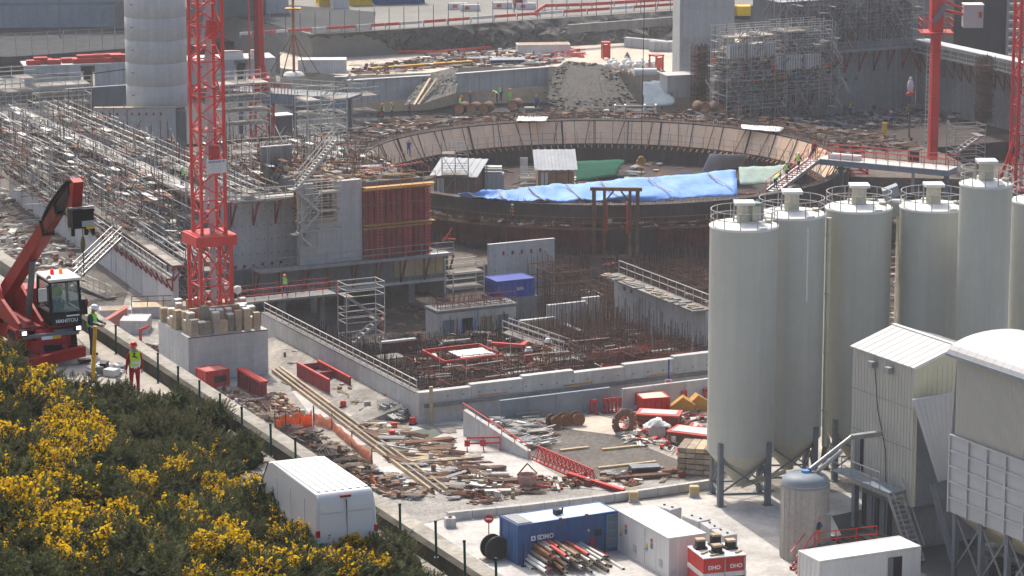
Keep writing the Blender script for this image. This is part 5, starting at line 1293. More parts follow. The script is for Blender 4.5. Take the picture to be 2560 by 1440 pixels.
bracket_walk('bright plank walkway on red brackets along the top of the hall front wall',S(aL,B1,0),S(aM,B1,0),-E2,zT1-.1)
a2,a3=aM+.2,a_of(1072,560,B2);zT2=onb(860,452,B2).z;zL2=onb(1000,640,B2).z
apx=lambda px,py:a_of(px,py,B2)
ao0,ao1=apx(748,500),apx(836,500);zo0,zo1=onb(790,548,B2).z,zT2
t=thing('bay_wall','grey concrete bay wall with a large timber-lined opening left of the red formwork','wall',S(a2,B2,zL2),GRID)
q=MB()
q.obox(S((a2+ao0)/2,B2+.3,(zL2+zT2)/2),E1*(ao0-a2)/2,E2*.3,UZ*(zT2-zL2)/2);q.build('wall_panel',conc,t,world=True)
q=MB();q.obox(S((ao0+ao1)/2,B2+.3,(zL2+zo0)/2),E1*(ao1-ao0)/2,E2*.298,UZ*(zo0-zL2)/2);q.build('wall_panel',conc,t,world=True)
ap=apx(905,520)
q=MB();q.obox(S((ao1+ap)/2,B2+.3,(zL2+zT2)/2),E1*(ap-ao1)/2,E2*.3,UZ*(zT2-zL2)/2);q.build('wall_panel',conc,t,world=True)
q=MB();q.obox(S((ao0+ao1)/2,B2+1.2,(zo0+zo1)/2),E1*(ao1-ao0)/2,E2*.05,UZ*(zo1-zo0)/2);q.build('opening_back',woodB,t,world=True)
for k in range(6):
 q=MB();a_=ao0+.25+(ao1-ao0-.4)*k/5;q.bar(S(a_,B2+1.0,zo0),S(a_,B2+1.0,zo1-.1),.14);q.build('timber_stud',wood,t,world=True)
for k in range(3):
 q=MB();zz=zo0+.4+.8*k;q.bar(S(ao0,B2+.9,zz),S(ao1,B2+.9,zz),.12);q.build('timber_rail',wood,t,world=True)
q=MB();q.obox(S((ao0+ao1)/2,B2+.55,zo0+.08),E1*(ao1-ao0)/2,E2*.5,UZ*.08);q.build('opening_sill',pipeE,t,world=True)
q=MB();q.bar(S(ao1+.1,B2-.04,zo0-.3),S(ao1+.1,B2-.04,zT2+.4),.25,.12);q.build('edge_board',wood,t,world=True)
q=MB();q.bar(S(ao0-.1,B2-.04,zo0-.5),S(ao0-.1,B2-.04,zT2-.6),.25,.12);q.build('edge_board',wood,t,world=True)
q=MB();q.bar(S(ao0+.5,B2-.04,zo0-.25),S(ao1,B2-.04,zo0-.25),.12,.2);q.build('edge_board',wood,t,world=True)
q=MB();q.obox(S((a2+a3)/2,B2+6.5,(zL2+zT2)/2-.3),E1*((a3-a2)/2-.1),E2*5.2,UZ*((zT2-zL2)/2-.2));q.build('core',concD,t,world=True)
t=thing('formwork_shutter','tall dark red formwork panel with ladders beside the ring','formwork',S(ap,B2,zL2),GRID)
W_=a3-ap;Hf=onb(985,462,B2).z-zL2
q=MB();q.box(.02,W_,-.05,.2,0,Hf);q.build('skin_sheet',redD,t)
for i in range(12):q=MB();q.box(W_*i/12+.03,W_*i/12+.16,-.3,-.05,0,Hf);q.build('soldier',redD if i%3 else redR,t)
for z in(.3,Hf*.42,Hf*.75,Hf-.3):q=MB();q.box(-.05,W_+.1,-.42,-.3,z,z+.14);q.build('waling',ochre if z>Hf*.4 and z<Hf*.5 or z>Hf*.9 else redR,t)
for z in(Hf*.48,Hf+.02):q=MB();q.box(-.1,W_+.2,-1.0,-.3,z,z+.07);q.build('working_deck',ochre,t)
railing(t,[V((-.1,-.95,Hf+.1)),V((W_+.2,-.95,Hf+.1))],1.0,.03,1.2,ochre,world=False)
railing(t,[V((0,.1,Hf+.9)),V((W_*.9,.1,Hf+1.3)),V((W_+.1,.1,Hf+.8))],.5,.04,2,coral,world=False,mid=False)
for x in(.2,.62,.92):
 for zz in(0,Hf*.52):
  q=MB();X=W_*x
  for dx in(0,.4):q.bar((X+dx,-.5,zz),(X+dx,-.5,zz+Hf*.45),.04)
  for k in range(9):q.bar((X,-.5,zz+.2+Hf*.45*k/9.5),(X+.4,-.5,zz+.2+Hf*.45*k/9.5),.04)
  q.build('ladder',coral,t)
aR=apx(1118,640)
bracket_walk('grey steel walkway ledge on rusty brackets below the red formwork',S(a2-5.6,B2-.02,0),S(aR,B2-.02,0),-E2,zL2-.05,1.3,2.3,2.3,galv,galv,rust)
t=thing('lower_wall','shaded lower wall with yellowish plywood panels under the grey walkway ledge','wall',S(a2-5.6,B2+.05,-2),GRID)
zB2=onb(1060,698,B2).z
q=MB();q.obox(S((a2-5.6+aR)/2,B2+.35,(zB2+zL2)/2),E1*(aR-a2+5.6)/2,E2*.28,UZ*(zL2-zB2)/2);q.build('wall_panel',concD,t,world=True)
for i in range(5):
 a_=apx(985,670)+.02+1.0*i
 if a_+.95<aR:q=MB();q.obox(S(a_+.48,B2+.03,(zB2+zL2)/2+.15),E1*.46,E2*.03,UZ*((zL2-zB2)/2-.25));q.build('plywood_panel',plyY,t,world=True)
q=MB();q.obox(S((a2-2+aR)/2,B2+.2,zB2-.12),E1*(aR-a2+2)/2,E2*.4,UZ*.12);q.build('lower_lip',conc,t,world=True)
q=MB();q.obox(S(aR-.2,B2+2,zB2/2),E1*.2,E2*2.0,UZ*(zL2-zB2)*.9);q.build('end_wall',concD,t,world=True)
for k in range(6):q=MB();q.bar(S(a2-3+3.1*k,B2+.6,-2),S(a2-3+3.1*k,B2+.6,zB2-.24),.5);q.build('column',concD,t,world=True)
t=thing('zigzag_stair','pale zig-zag steel stair climbing the bay wall beside the opening','stairs',S(a2+.3,B2-1.0,zL2),GRID)
ZZ=[(845,350),(742,475),(800,530),(748,588),(782,618)]
pts=[onb(x,y,B2-.9)for x,y in ZZ]
for p0,p1 in zip(pts[:-1],pts[1:]):
 q=MB()
 for off in(0,.8):
  q.bar(p0+E2*off,p1+E2*off,.09,.2);q.bar(p0+E2*off+UZ*1.0,p1+E2*off+UZ*1.0,.06)
  for k in range(5):pp_=p0.lerp(p1,k/4)+E2*off;q.bar(pp_,pp_+UZ*1.0,.045)
 n=int((p1-p0).length/.3)
 for k in range(n):c=p0.lerp(p1,(k+.5)/n)+E2*.4;q.obox(c,E1*.13,E2*.38,UZ*.025)
 q.build('flight',galvP,t,world=True,kind='stuff')
for p0 in pts[1:-1]:q=MB();q.obox(p0+E2*.4,E1*.55,E2*.5,UZ*.05);q.build('landing',deckw,t,world=True)
scaffold('pale scaffold standing in the opening of the bay wall',S(ao0-.2,B2-1.0,zo0-2.4),GRID,ao1-ao0+.4,1.0,4.8,2,3,m=galvP,deck=.5)
t=gwall('hall_side_wall','long shaded concrete side wall running back behind the near crane',aL-.8,aL,B1+.1,100,-.3,zT1-.2,conc,5.5)
for k in range(14):q=MB();q.obox(S(aL-.83,42+1.2*k,2.6),E1*.03,E2*.12,UZ*.12);q.build('anchor_plate',redD,t,world=True)
bracket_walk('long walkway on red brackets along the side wall of the hall',S(aL-.8,92,0),S(aL-.8,41,0),-E1,zT1-.25,1.4,2.6,1.7,galv)
bracket_walk('lower walkway on red brackets halfway up the hall side wall',S(aL-.8,90,0),S(aL-.8,44,0),-E1,3.9,1.2,2.2,1.4,galv)
P0,P1=G(20,408,3.5),G(432,692,3.5)
t=thing('white_wall','long white concrete wall slanting down to the near crane','wall',(P1.x,P1.y,0),0);d=(P1-P0).normalized();e=V((-d.y,d.x,0))
if e.x<0:e=-e
n=12
for i in range(n):
 X0,X1=P0.lerp(P1,i/n+.0012),P0.lerp(P1,(i+1)/n-.0012);q=MB();q.extr([X0-UZ*3.6,X1-UZ*3.6,X1,X0],e*.5);q.build('wall_panel',concW,t,world=True)
q=MB();q.extr([P0+e*-.15,P1+e*-.15,P1+e*-.15+UZ*.12,P0+e*-.15+UZ*.12],e*.9);q.build('coping',concL,t,world=True)
bracket_walk('narrow red-bracketed walkway along the top of the white wall',(P0.x,P0.y,3.5),(P1.x,P1.y,3.5),e,4.4,1.0,1.7,1.2)
bracket_walk('slim red-bracketed walkway on the outer face of the white wall',(P0.x,P0.y,3.5),(P1.x,P1.y,3.5),-e,3.35,.6,1.6,1.0)
Lw=(P1-P0).length;rzw=math.atan2(d.y,d.x)
for k in range(5):
 o=P0+d*(4+11.5*k)+e*2.2;o.z=0
 scaffold('dense grey scaffold bay between the white wall and the hall, %s from the back'%('first','second','third','fourth','fifth')[k],o,rzw,10.5,2.4,6.0-.5*k,6,4,name='wall_scaffold',m=galv,deck=.4,ny=2,group='scaffold bays along the white wall')
for k in range(16):
 o=P0+d*(2+3.6*k)+e*(2.6+.9*(k%3));o.z=0;t=thing('shutter_panel','%s shutter panel standing in the scaffold behind the white wall, %s from the back'%(('dark grey','rusty red','grey concrete')[k%3],('1st','2nd','3rd','4th','5th','6th','7th','8th','9th','10th','11th','12th','13th','14th','15th','16th')[k]),'formwork',o,rzw,'shutter panels behind the white wall')
 hh=R.uniform(3.6,6.2);q=MB();q.box(0,2.4,0,.2,0,hh);q.build('shutter_sheet',(steelG,redK,conc)[k%3],t)
 for i in range(5):q=MB();q.box(.1+.5*i,.2+.5*i,-.14,0,0,hh);q.build('soldier',(galv,redD,rust)[k%3],t)
for k in range(5):
 scaffold('dark scaffold against the hall side wall, %s from the back'%('first','second','third','fourth','fifth')[k],S(aL-2.9,88-9.6*k,0),GRID-math.pi/2,9.2,1.3,7.4-.3*k,7,5,name='face_scaffold',m=galv,deck=.25,group='scaffolds against the hall side wall',skip=.3,wob=.15)
def thicket(label,a0,a1,b0,b1,z0,z1,n,mats,along=.55):
 q=MB()
 for k in range(n):
  p=S(R.uniform(a0,a1),R.uniform(b0,b1),R.uniform(z0,z1));L=R.uniform(1.2,4.5);r_=R.random();d_=E2 if r_<along else(UZ if r_<along+.3 else(E1 if r_<along+.38 else(E2+UZ*R.choice((-.8,.8))).normalized()));d_=(d_+V((jit(.04),jit(.04),jit(.04)))).normalized();q.bar(p-d_*L/2,p+d_*L/2,.06,.06,R.randrange(len(mats)))
  if R.random()<.12:q.obox(p,E2*R.uniform(.4,1.2),E1*.25,UZ*.03,R.randrange(len(mats)))
 tag(q.build('scaffold_tubes',mats),label,'scaffold',kind='stuff')
thicket('tangle of scaffold tubes and boards between the white wall and the hall',aL-7,aL-.9,44,96,2.5,8.6,1500,[galv,galvP,galv,rust,deckw,redK])
thicket('tangle of tubes and bars along the top of the hall side wall',aL-.5,aL+4.5,42,92,zT1-.4,zT1+1.1,520,[galv,galvP,rebar,rebar,rust,deckw])
thicket('tubes and props standing on the hall floor',aL+4,a3-1,44,60,zT1-.5,zT1+2.2,330,[galv,galvP,rebar,rust,redK],.3)
thicket('tubes and bars between the hall and the ring',14,26,58,84,3.2,6.0,420,[galv,galvP,rebar,rebar,rust],.35)
clutter('scaffold_parts','loose boards, tubes and nets in the scaffold behind the white wall','debris',[(60,400),(200,400),(460,560),(440,620),(300,560)],4.2,420,[galvP,galv,deckw,woodG,redK,whiteD],.2,1.2,2.2,.85,ang=-1.15)
for k in range(6):
 o=S(aL+.2,92-9.0*k,zT1-.5)
 scaffold('pale scaffold with plank decks on top of the hall side wall, %s from the back'%('first','second','third','fourth','fifth','sixth')[k],o,GRID-math.pi/2,8.4,2.2,1.0,6,1,name='top_scaffold',m=galv if k%2 else galvP,deck=.6,group='scaffolds on top of the hall side wall',ny=2)
rebar_field('rusty rebar standing along the top of the hall side wall',aL+2.4,aL+4.6,43,92,zT1-.9,.8,1.6,.36,rebar,.7)
rebar_field('brown starter bars on the ground behind the hall',aL+5,14,62,88,0,.8,1.8,.55,rebar,.6)
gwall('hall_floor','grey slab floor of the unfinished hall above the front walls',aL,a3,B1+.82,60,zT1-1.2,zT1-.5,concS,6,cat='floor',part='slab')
stk=[galvP,galv,wood,woodG,rebar,concL,whiteD,redR,deckw]
def clutterS(name,label,a0,a1,b0,b1,z,n,mats,smin=.2,smax=1.2,hmax=.8,bars=.6,ang=GRID):
 q=MB()
 for k in range(n):
  p=S(R.uniform(a0,a1),R.uniform(b0,b1),z+R.random()**2*hmax);a=R.choice((ang,ang+math.pi/2))+jit(.15)if R.random()<.75 else R.uniform(0,6.28)
  junk(q,p,a,len(mats),smax,bars)
 o=q.build(name,mats);tag(o,label,'debris',kind='stuff');return o
clutterS('building_materials','planks, tubes and props strewn on the hall floor',aL+3.5,a3-.5,B1+1.5,59,zT1-.5,520,stk)
clutterS('building_materials','planks and steel on the ground behind the hall',aL+3.5,18,61,97,0.02,620,stk)
zF=zT1-.5
clutterS('building_materials','timber, tubes and rebar heaped on the bay roof',a2,a3-.3,B2+1.5,B2+11.5,zT2-.48,480,[rebar,rebar,woodG,galvP,wood,rust,galv],.2,1.2,.6,.8)
rebar_field('rusty starter bars on the bay roof',a2+3,a3-.5,B2+4,B2+11,zT2-.5,.4,1.2,.5,rebar,.5)
scaffold('scaffold tower with white decks behind the near crane mast',G(556,350,zF),GRID,5.0,2.4,5.2,3,4,m=galvP,deck=.9)
scaffold('scaffold tower on the hall floor left of the green-vested workers',G(770,398,zF-.4),GRID,4.0,3.0,5.4,3,4,m=galvP,deck=.5)
scaffold('low scaffold of pale tubes at the back of the hall floor',G(590,440,zF),GRID,6.0,2.2,1.9,4,1,m=galvP,deck=.5)
scaffold('scaffold between the hall and the ring',G(820,330,2.5),GRID,6.0,3.0,3.5,3,2,m=galv,deck=.6)
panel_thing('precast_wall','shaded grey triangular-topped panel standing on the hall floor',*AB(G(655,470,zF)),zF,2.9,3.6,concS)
t=thing('sloped_sheet','leaning grey sheet on the hall floor right of the crane mast','sheet',G(562,445,zF),GRID);q=MB();q.extr([(0,0,1.6),(2.2,0,.1),(2.2,0,.2),(0,0,1.7)],(0,2.2,0));q.build('sheet',sheet,t);q=MB();[q.bar((.2,y,0),(.2,y,1.5),.1)for y in(.2,2.0)];q.build('props',galv,t)
t=thing('red_cross_brace','crossed red props lying on the hall floor','prop',G(640,470,zF),GRID);q=MB();q.bar((-.9,0,.2),(1.2,0,1.2),.09);q.build('prop',coral,t);q=MB();q.bar((0,.1,1.2),(1.0,.1,.3),.09);q.build('prop',coral,t)
t=thing('white_slab_cover','white topped dark box beside the steel platform leg','box',G(690,345,2.0),GRID);q=MB();q.box(0,1.9,0,1.6,0,2.3);q.build('box_body',steelG,t);q=MB();q.box(-.15,2.05,-.15,1.75,2.3,2.42);q.build('cover',white,t)
for k in range(8):
 a_,b_=[(3,46),(7,44),(11,48),(14,45),(5,52),(16,52),(9,56),(13,57)][k]
 t=thing('plank_stack','stack of pale planks on the hall floor, %s from the left front'%('first','second','third','fourth','fifth','sixth','seventh','eighth')[k],'timber',S(aL+a_,b_,zF),GRID+R.choice((0,1.57)),'plank stacks on the hall floor')
 for i in range(4):q=MB();q.box(jit(.1),2.6+jit(.1),.0+.3*(i%2),.28+.3*(i%2),.12*(i//2),.12*(i//2)+.1);q.build('plank',deckw if k%2 else wood,t)
for k,(x,y,m_,hm)in enumerate(((456,458,hivG,helW),(482,462,hivG,helO))):
 person(['worker in green vest and white helmet on the walkway behind the crane mast','worker in green vest half hidden by the crane mast'][k],G(x,y+8,zT1+.1),1.0+k*2,'stand',navy,navy,m_,hm)
person('pair worker in green vest and red helmet left of the ring rim',G(866,408,5.0),.4,'stand',blueW,navy,hivG,helR)
person('crouching worker in yellow vest and dark jacket at the left ring rim',G(884,416,5.0),1.2,'crouch',navy,navy,hivY,helW)
person('worker in green vest and red helmet on the walkway bridge',S(-.2,26,2.48),.4,'walk',navy,navy,hivG,helO)
# ---------------- the ring ----------------
RC=V((8.6,309.8,0));RR=23.4;ZR1=4.6
rg=thing('containment_ring','huge round concrete containment ring lined with plywood panels','building',(RC.x,RC.y,0),0)
def cyl_sector(q,r0,r1,z0,z1,a0,a1,n=4,mi=0,flare=0.0):
 vs=[]
 for i in range(n+1):
  a=a0+(a1-a0)*i/n
  for r,z in((r0-flare,z0),(r1-flare,z0),(r1,z1),(r0,z1)):vs.append((r*math.cos(a),r*math.sin(a),z))
 fs=[]
 for i in range(n):
  b_=4*i
  for k in range(4):fs.append((b_+k,b_+4+k,b_+4+(k+1)%4,b_+(k+1)%4))
 fs+=[(0,1,2,3),(4*n+3,4*n+2,4*n+1,4*n)];q.add(vs,fs,mi)
NP=72
for i in range(NP):
 a0,a1=2*math.pi*i/NP,2*math.pi*(i+1)/NP;am=math.degrees((a0+a1)/2)
 far=-12<(am if am<270 else am-360)<196
 if far:
  q=MB();cyl_sector(q,RR-.08,RR,2.35,ZR1,a0+.0012,a1-.0012,3,flare=1.0);q.build('plywood_panel',ply,rg)
q=MB();cyl_sector(q,RR+.02,RR+1.0,-2,ZR1-.08,rad(-14),rad(198),80);q.build('rear_wall',linerM,rg)
q=MB();cyl_sector(q,RR+.02,RR+1.0,-2,4.5,rad(198),rad(346),60);q.build('front_wall',linerM,rg)
q=MB();cyl_sector(q,RR-1.35,RR-1.0,1.95,2.3,rad(-14),rad(198),80);q.build('panel_ledge',rebarD,rg)
q=MB();cyl_sector(q,RR-1.4,RR-1.06,-1,1.95,rad(-14),rad(198),80);q.build('steel_liner',linerM,rg)
for i in range(110):
 a=rad(-10)+rad(205)*i/110;c,s_=math.cos(a),math.sin(a)
 if i==0:q=MB();q.bar((RR-1.46,0,-.5),(RR-1.46,0,1.95),.1);lr=q.build('liner_rib',linerM,rg);q=MB();q.bar((RR-1.75,0,2.02),(RR-1.3,0,2.22),.12);le=q.build('ledge_bracket',pipeE,rg)
 else:lr=lr.copy();put(lr,rg);le=le.copy();put(le,rg)
 lr.rotation_euler=(0,0,a);le.rotation_euler=(0,0,a)
for i in range(24):
 a=rad(-6)+rad(200)*i/23;q=MB();q.bar((RR-1.14,0,2.3),(RR-.12,0,ZR1+.1),.07 if i%3 else .15);o=q.build('panel_joint',rebarD,rg);o.rotation_euler=(0,0,a)
 q=MB();q.bar((RR-1.6,.2,2.3),(RR-.2,0+jit(.8),ZR1),.07);o=q.build('prop',rebar,rg);o.rotation_euler=(0,0,a+.04)
q=MB()
for i in range(64):
 a=rad(-10)+rad(206)*i/63;p=V((math.cos(a)*(RR-1.7),math.sin(a)*(RR-1.7),2.2));q.bar(p,p+UZ*1.5,.05)
 if i:
  for hh in(.75,1.4):q.bar(pp0+UZ*hh,p+UZ*hh,.035)
 pp0=p
q.build('inner_guard_rail',galv,rg,kind='stuff')
q=MB();cyl_sector(q,RR-.1,RR+1.15,ZR1-.05,ZR1+.06,rad(-14),rad(198),80);q.build('rim_plate',rebarD,rg)
q=MB();cyl_sector(q,0.2,RR-1.45,-.2,.5,0,2*math.pi-.0001,48);q.build('ring_floor',rebarD,rg)
q=MB()
for i in range(620):
 a=2*math.pi*i/620;fr=198<math.degrees(a)<346
 for r in(RR+.3,RR+.8):
  if R.random()<.8:bars3(q,(r*math.cos(a),r*math.sin(a),4.4 if fr else 4.5),R.uniform(.15,.4)if fr else R.uniform(.3,.9),.03,.05)
q.build('starter_bars',rebar,rg,kind='stuff')
for i in range(40):
 a0=rad(206)+rad(136)*i/40;a1=rad(206)+rad(136)*(i+1)/40
 if 19<=i<=21:continue
 q=MB();cyl_sector(q,RR+1.3,RR+1.42,.55,2.35,a0+.001,a1-.001,2);o=q.build('outer_formwork_panel',redK,rg)
 q=MB();a=(a0+a1)/2;q.bar((math.cos(a)*(RR+1.5),math.sin(a)*(RR+1.5),.5),(math.cos(a)*(RR+1.5),math.sin(a)*(RR+1.5),2.5),.1);q.build('soldier',redR,o)
 q=MB();cyl_sector(q,RR+1.02,RR+2.3,2.42,2.52,a0+.001,a1-.001,2);q.build('outer_deck',woodB,rg)
q=MB();pp0=None
for i in range(70):
 a=rad(206)+rad(136)*i/69;p=V((math.cos(a)*(RR+2.25),math.sin(a)*(RR+2.25),2.5));q.bar(p,p+UZ*1.1,.07)
 if pp0 is not None:
  for hh in(.1,.55,1.05):q.bar(pp0+UZ*hh,p+UZ*hh,.07 if hh<.2 else .05)
 pp0=p
q.build('outer_guard_rail',rust,rg,kind='stuff')
q=MB()
for i in range(260):
 a=rad(206)+rad(136)*i/260;bars3(q,(math.cos(a)*(RR+1.7),math.sin(a)*(RR+1.7),-2),R.uniform(2.2,3.2),.045,.05)
q.build('lower_bars',rebar,rg,kind='stuff')
q=MB();vs=[(RC.x+r*math.cos(a),RC.y+r*math.sin(a))for r,a in[(RR+1.2,rad(-8)+rad(203)*i/40)for i in range(41)]+[(RR+13,rad(195)-rad(203)*i/40)for i in range(41)]]
q.prism(vs,-1.0,3.4);tag(q.build('work_terrace',mud),kind='structure')
def clutterR(name,label,a0,a1,r0,r1,z,n,mats,**k):
 q=MB()
 for i in range(n):
  a=R.uniform(rad(a0),rad(a1));r=R.uniform(r0,r1);p=RC+V((r*math.cos(a),r*math.sin(a),z+R.random()**2*k.get('hmax',.9)));an=R.choice((a,a+1.57))+jit(.3);junk(q,p,an,len(mats),1.2,.75)
 o=q.build(name,mats);tag(o,label,'debris',kind='stuff');return o
clutterR('reinforcement_clutter','tangle of rebar, tubes and planks on the terrace behind the ring',20,190,RR+1.6,RR+12,3.4,2300,[rebar,rebar,rebar,rebarD,rebarD,rust,woodB,galv])
clutterR('reinforcement_clutter','pale scaffold parts on the terrace left of the ring',120,190,RR+1.6,RR+11,3.4,700,[galvP,galv,deckw,woodG,rebar,rebar])
clutterR('outer_walkway_clutter','tools and planks on the outer walkway before the ring',212,335,RR+1.1,RR+2.1,2.55,220,[galvP,woodG,rust,redR,rebar],hmax=.4)
clutterR('ring_floor_clutter','materials on the floor inside the ring',0,360,2,RR-2,.5,420,[woodG,galvP,rebar,whiteD,rust,sheet],hmax=.3)
for k in range(12):
 a=rad(35+12.5*k);p=RC+V(((RR+3.2)*math.cos(a),(RR+3.2)*math.sin(a),3.4))
 ord_=('first','second','third','fourth','fifth','sixth','seventh','eighth','ninth','tenth','eleventh','twelfth')[k]
 t=thing('rebar_rack','rack of brown rebar standing behind the ring rim, %s from the right'%ord_,'rebar',p,a+1.57,'rebar racks behind the ring')
 q=MB()
 for i in range(26):x=jit(2.4);bars3(q,(x,jit(.8),0),R.uniform(.5,1.3),.03,.1)
 for i in range(14):y=jit(.8);q.bar((-2.5,y,R.uniform(.2,1)),(2.5,y,R.uniform(.2,1)),.05)
 q.build('bar_bundle',rebar,t,kind='stuff')
def hut(label,px,py,L,W,hw,rise,wallm,roofm,rz,name='site_hut',ov=.35,door=True,z=.5):
 t=thing(name,label,'hut',G(px,py,z),rz)
 q=MB();q.extr([(0,0,0),(L,0,0),(L,0,hw),(0,0,hw)],(0,W,0));q.build('walls',wallm,t)
 q=MB();q.extr([(0,0,hw),(0,W,hw),(0,W,hw+rise)],(L,0,0));q.build('gable_fill',wallm,t)
 n=max(4,int(L/.3))
 for i in range(n):
  q=MB();x0,x1=-ov+(L+2*ov)*i/n,-ov+(L+2*ov)*(i+1)/n-.015
  ez=.05+.04*(i%2);q.extr([(x0,-ov,hw-rise*ov/W+ez),(x1,-ov,hw-rise*ov/W+ez),(x1,W+.1,hw+rise+ez),(x0,W+.1,hw+rise+ez)],(0,0,.06));q.build('roof_sheet',roofm,t)
 if door:q=MB();q.box(L*.08,L*.08+.7,-.05,0,0,hw*.85);q.build('door',whiteD,t)
 for i in range(int(L/1.2)):q=MB();q.box(.6+1.2*i,.68+1.2*i,-.06,0,0,hw-.1);q.build('stud',woodB,t)
 return t
hut('brown plywood hut with a bright corrugated lean-to roof inside the ring',1345,478,3.6,3.4,2.2,1.3,pipeE,sheet,.05)
hut('grey hut with a pale roof and white door at the left inside the ring',1085,485,4.2,4.0,1.9,1.0,woodB,sheet,-.25)
t=container('grey_box','small grey site box right of the pale-roofed hut inside the ring','box',G(1212,478,.5),0,1.9,1.5,1.7,cladG,cladG,doors=False,rib=.4)
t=thing('sheet_pile','stack of grey sheets on top of the small grey site box','sheet',G(1212,478,.5)+V((0,0.2,1.72)),0)
for k in range(3):q=MB();q.box(-.1,1.7,0,1.1,.3*k,.3*k+.08);q.build('sheet',galv,t);q=MB();q.bar((.2,.5,.3*k+.08),(.2,.5,.3*k+.3),.1);q.build('spacer',woodG,t)
t=thing('white_screen','white upright screen left of the brown hut inside the ring','screen',G(1300,440,.5),0);q=MB();q.box(0,.8,0,.1,0,1.9);q.build('panel',whiteD,t);q=MB();q.box(-.1,.9,-.2,.3,0,.08);q.build('foot',galv,t)
scaffold('scaffold tower with a white deck before the left hut in the ring',G(1105,492,.5),0,2.6,1.6,4.2,2,2,m=galv,deck=.9)
scaffold('low scaffold frame beside the brown hut in the ring',G(1300,482,.5),0,1.6,1.2,1.4,1,2,m=galvP,deck=1)
def drape(label,name,pts,m,nx=12,ny=6,amp=.08,thick=.04):
 t=thing(name,label,'tarpaulin',tuple(V(pts[0])),0);q=MB();vs=[];a_,b_,c_,d_=[V(p)for p in pts]
 for i in range(nx+1):
  for j in range(ny+1):
   u,v=i/nx,j/ny;p=a_.lerp(b_,u).lerp(d_.lerp(c_,u),v);edge=(i in(0,nx))or(j in(0,ny));vs.append(p+V((jit(amp*.4),jit(amp*.4),jit(amp)*(.4 if edge else 1))))
 q.add(vs,[(i*(ny+1)+j,(i+1)*(ny+1)+j,(i+1)*(ny+1)+j+1,i*(ny+1)+j+1)for i in range(nx)for j in range(ny)],0,True)
 o=q.build('cloth',m,t,world=True);o.modifiers.new('t','SOLIDIFY').thickness=thick;return t
FP=[(1150,487),(1215,494),(1280,499),(1400,502),(1520,495),(1680,479),(1843,464)];BP=[(1143,484),(1215,477),(1280,471),(1400,461),(1520,451),(1680,438),(1839,425)];KP=[(1150,488),(1215,495),(1280,501),(1400,505),(1520,506),(1680,499),(1845,489)]
def along(P,u,z):
 x=u*(len(P)-1);i=min(int(x),len(P)-2);f=x-i;return G(P[i][0]+(P[i+1][0]-P[i][0])*f,P[i][1]+(P[i+1][1]-P[i][1])*f,z)
tb=thing('blue_tarp','long rumpled bright blue tarpaulin with pale straps across the front of the ring','tarpaulin',along(FP,0,4.5),0)
q=MB();N,MM=72,11;vs=[]
for i in range(N+1):
 u=i/N;f0,b0_,k0=along(FP,u,4.75),along(BP,u,5.15),along(KP,u,4.2)
 for j in range(MM+1):
  v=j/MM;p=k0.lerp(f0,v*4)if v<.25 else f0.lerp(b0_,(v-.25)/.75);w_=math.sin(u*55+v*6)*.05+math.sin(u*23-v*9)*.07;p+=V((jit(.04),jit(.04),w_+jit(.07)-.22*math.sin(math.pi*(u*7%1))*math.sin(math.pi*v)));vs.append(p)
q.add(vs,[(i*(MM+1)+j,(i+1)*(MM+1)+j,(i+1)*(MM+1)+j+1,i*(MM+1)+j+1)for i in range(N)for j in range(MM)],0,True);o=q.build('cloth',tarpB,tb,world=True);o.modifiers.new('t','SOLIDIFY').thickness=.03
for u in(.13,.3,.45,.58,.70,.83,.985):
 q=MB();pA,pB=along(BP,max(0,u-.06),5.27),along(FP,u,4.87);
 for k in range(5):q.bar(pA.lerp(pB,k/5)+UZ*(-.14*math.sin(math.pi*k/5)),pA.lerp(pB,(k+1)/5)+UZ*(-.14*math.sin(math.pi*(k+1)/5)),.16,.03)
 q.build('strap',deckw,tb,world=True)
drape('pale green tarpaulin beside the right end of the blue one','green_tarp',(G(1850,462,5.0),G(1965,455,4.6),G(1972,412,5.0),G(1846,418,5.4)),tarpP,10,6,.12)
drape('dark green tarpaulin hung inside the far liner wall','dark_green_tarp',(G(1440,452,.8),G(1540,440,1.0),Dp(1562,398,325),Dp(1440,402,323)),tarpG,10,6,.15)
drape('white sheet roof leaning at the right inside the ring','white_sheet_roof',(G(1752,436,1.6),G(1850,418,1.6),Dp(1872,388,318),Dp(1775,385,318)),sheet,8,5,.02)
drape('thin white plastic sheet lying behind the ring rim','plastic_sheet',(G(1290,302,4.9),G(1365,303,4.9),G(1370,292,5.0),G(1296,291,5.0)),white,8,4,.08)
drape('white plastic sheet on the right shoulder of the ring rim','plastic_sheet',(G(1856,322,4.9),G(1950,330,4.9),G(1960,318,5.0),G(1852,311,5.0)),white,8,4,.08)
A_,B_=G(1930,480,4.4),G(2035,400,6.2)
t=thing('gangway_stair','grey gangway stair with red rails climbing to the bridge at the right of the ring','stairs',A_,0)
dd=(B_-A_);ee=V((-dd.y,dd.x,0)).normalized();q=MB()
for o in(-.6,.6):q.bar(A_+ee*o,B_+ee*o,.1,.35)
q.build('stringer',galv,t,world=True)
for k in range(16):q=MB();q.obox(A_.lerp(B_,(k+.5)/16),ee*.55,dd.normalized()*.16,UZ*.03);q.build('step',galv,t,world=True)
for o in(-.62,.62):railing(t,[A_+ee*o,B_+ee*o],1.0,.035,1.0,coral)
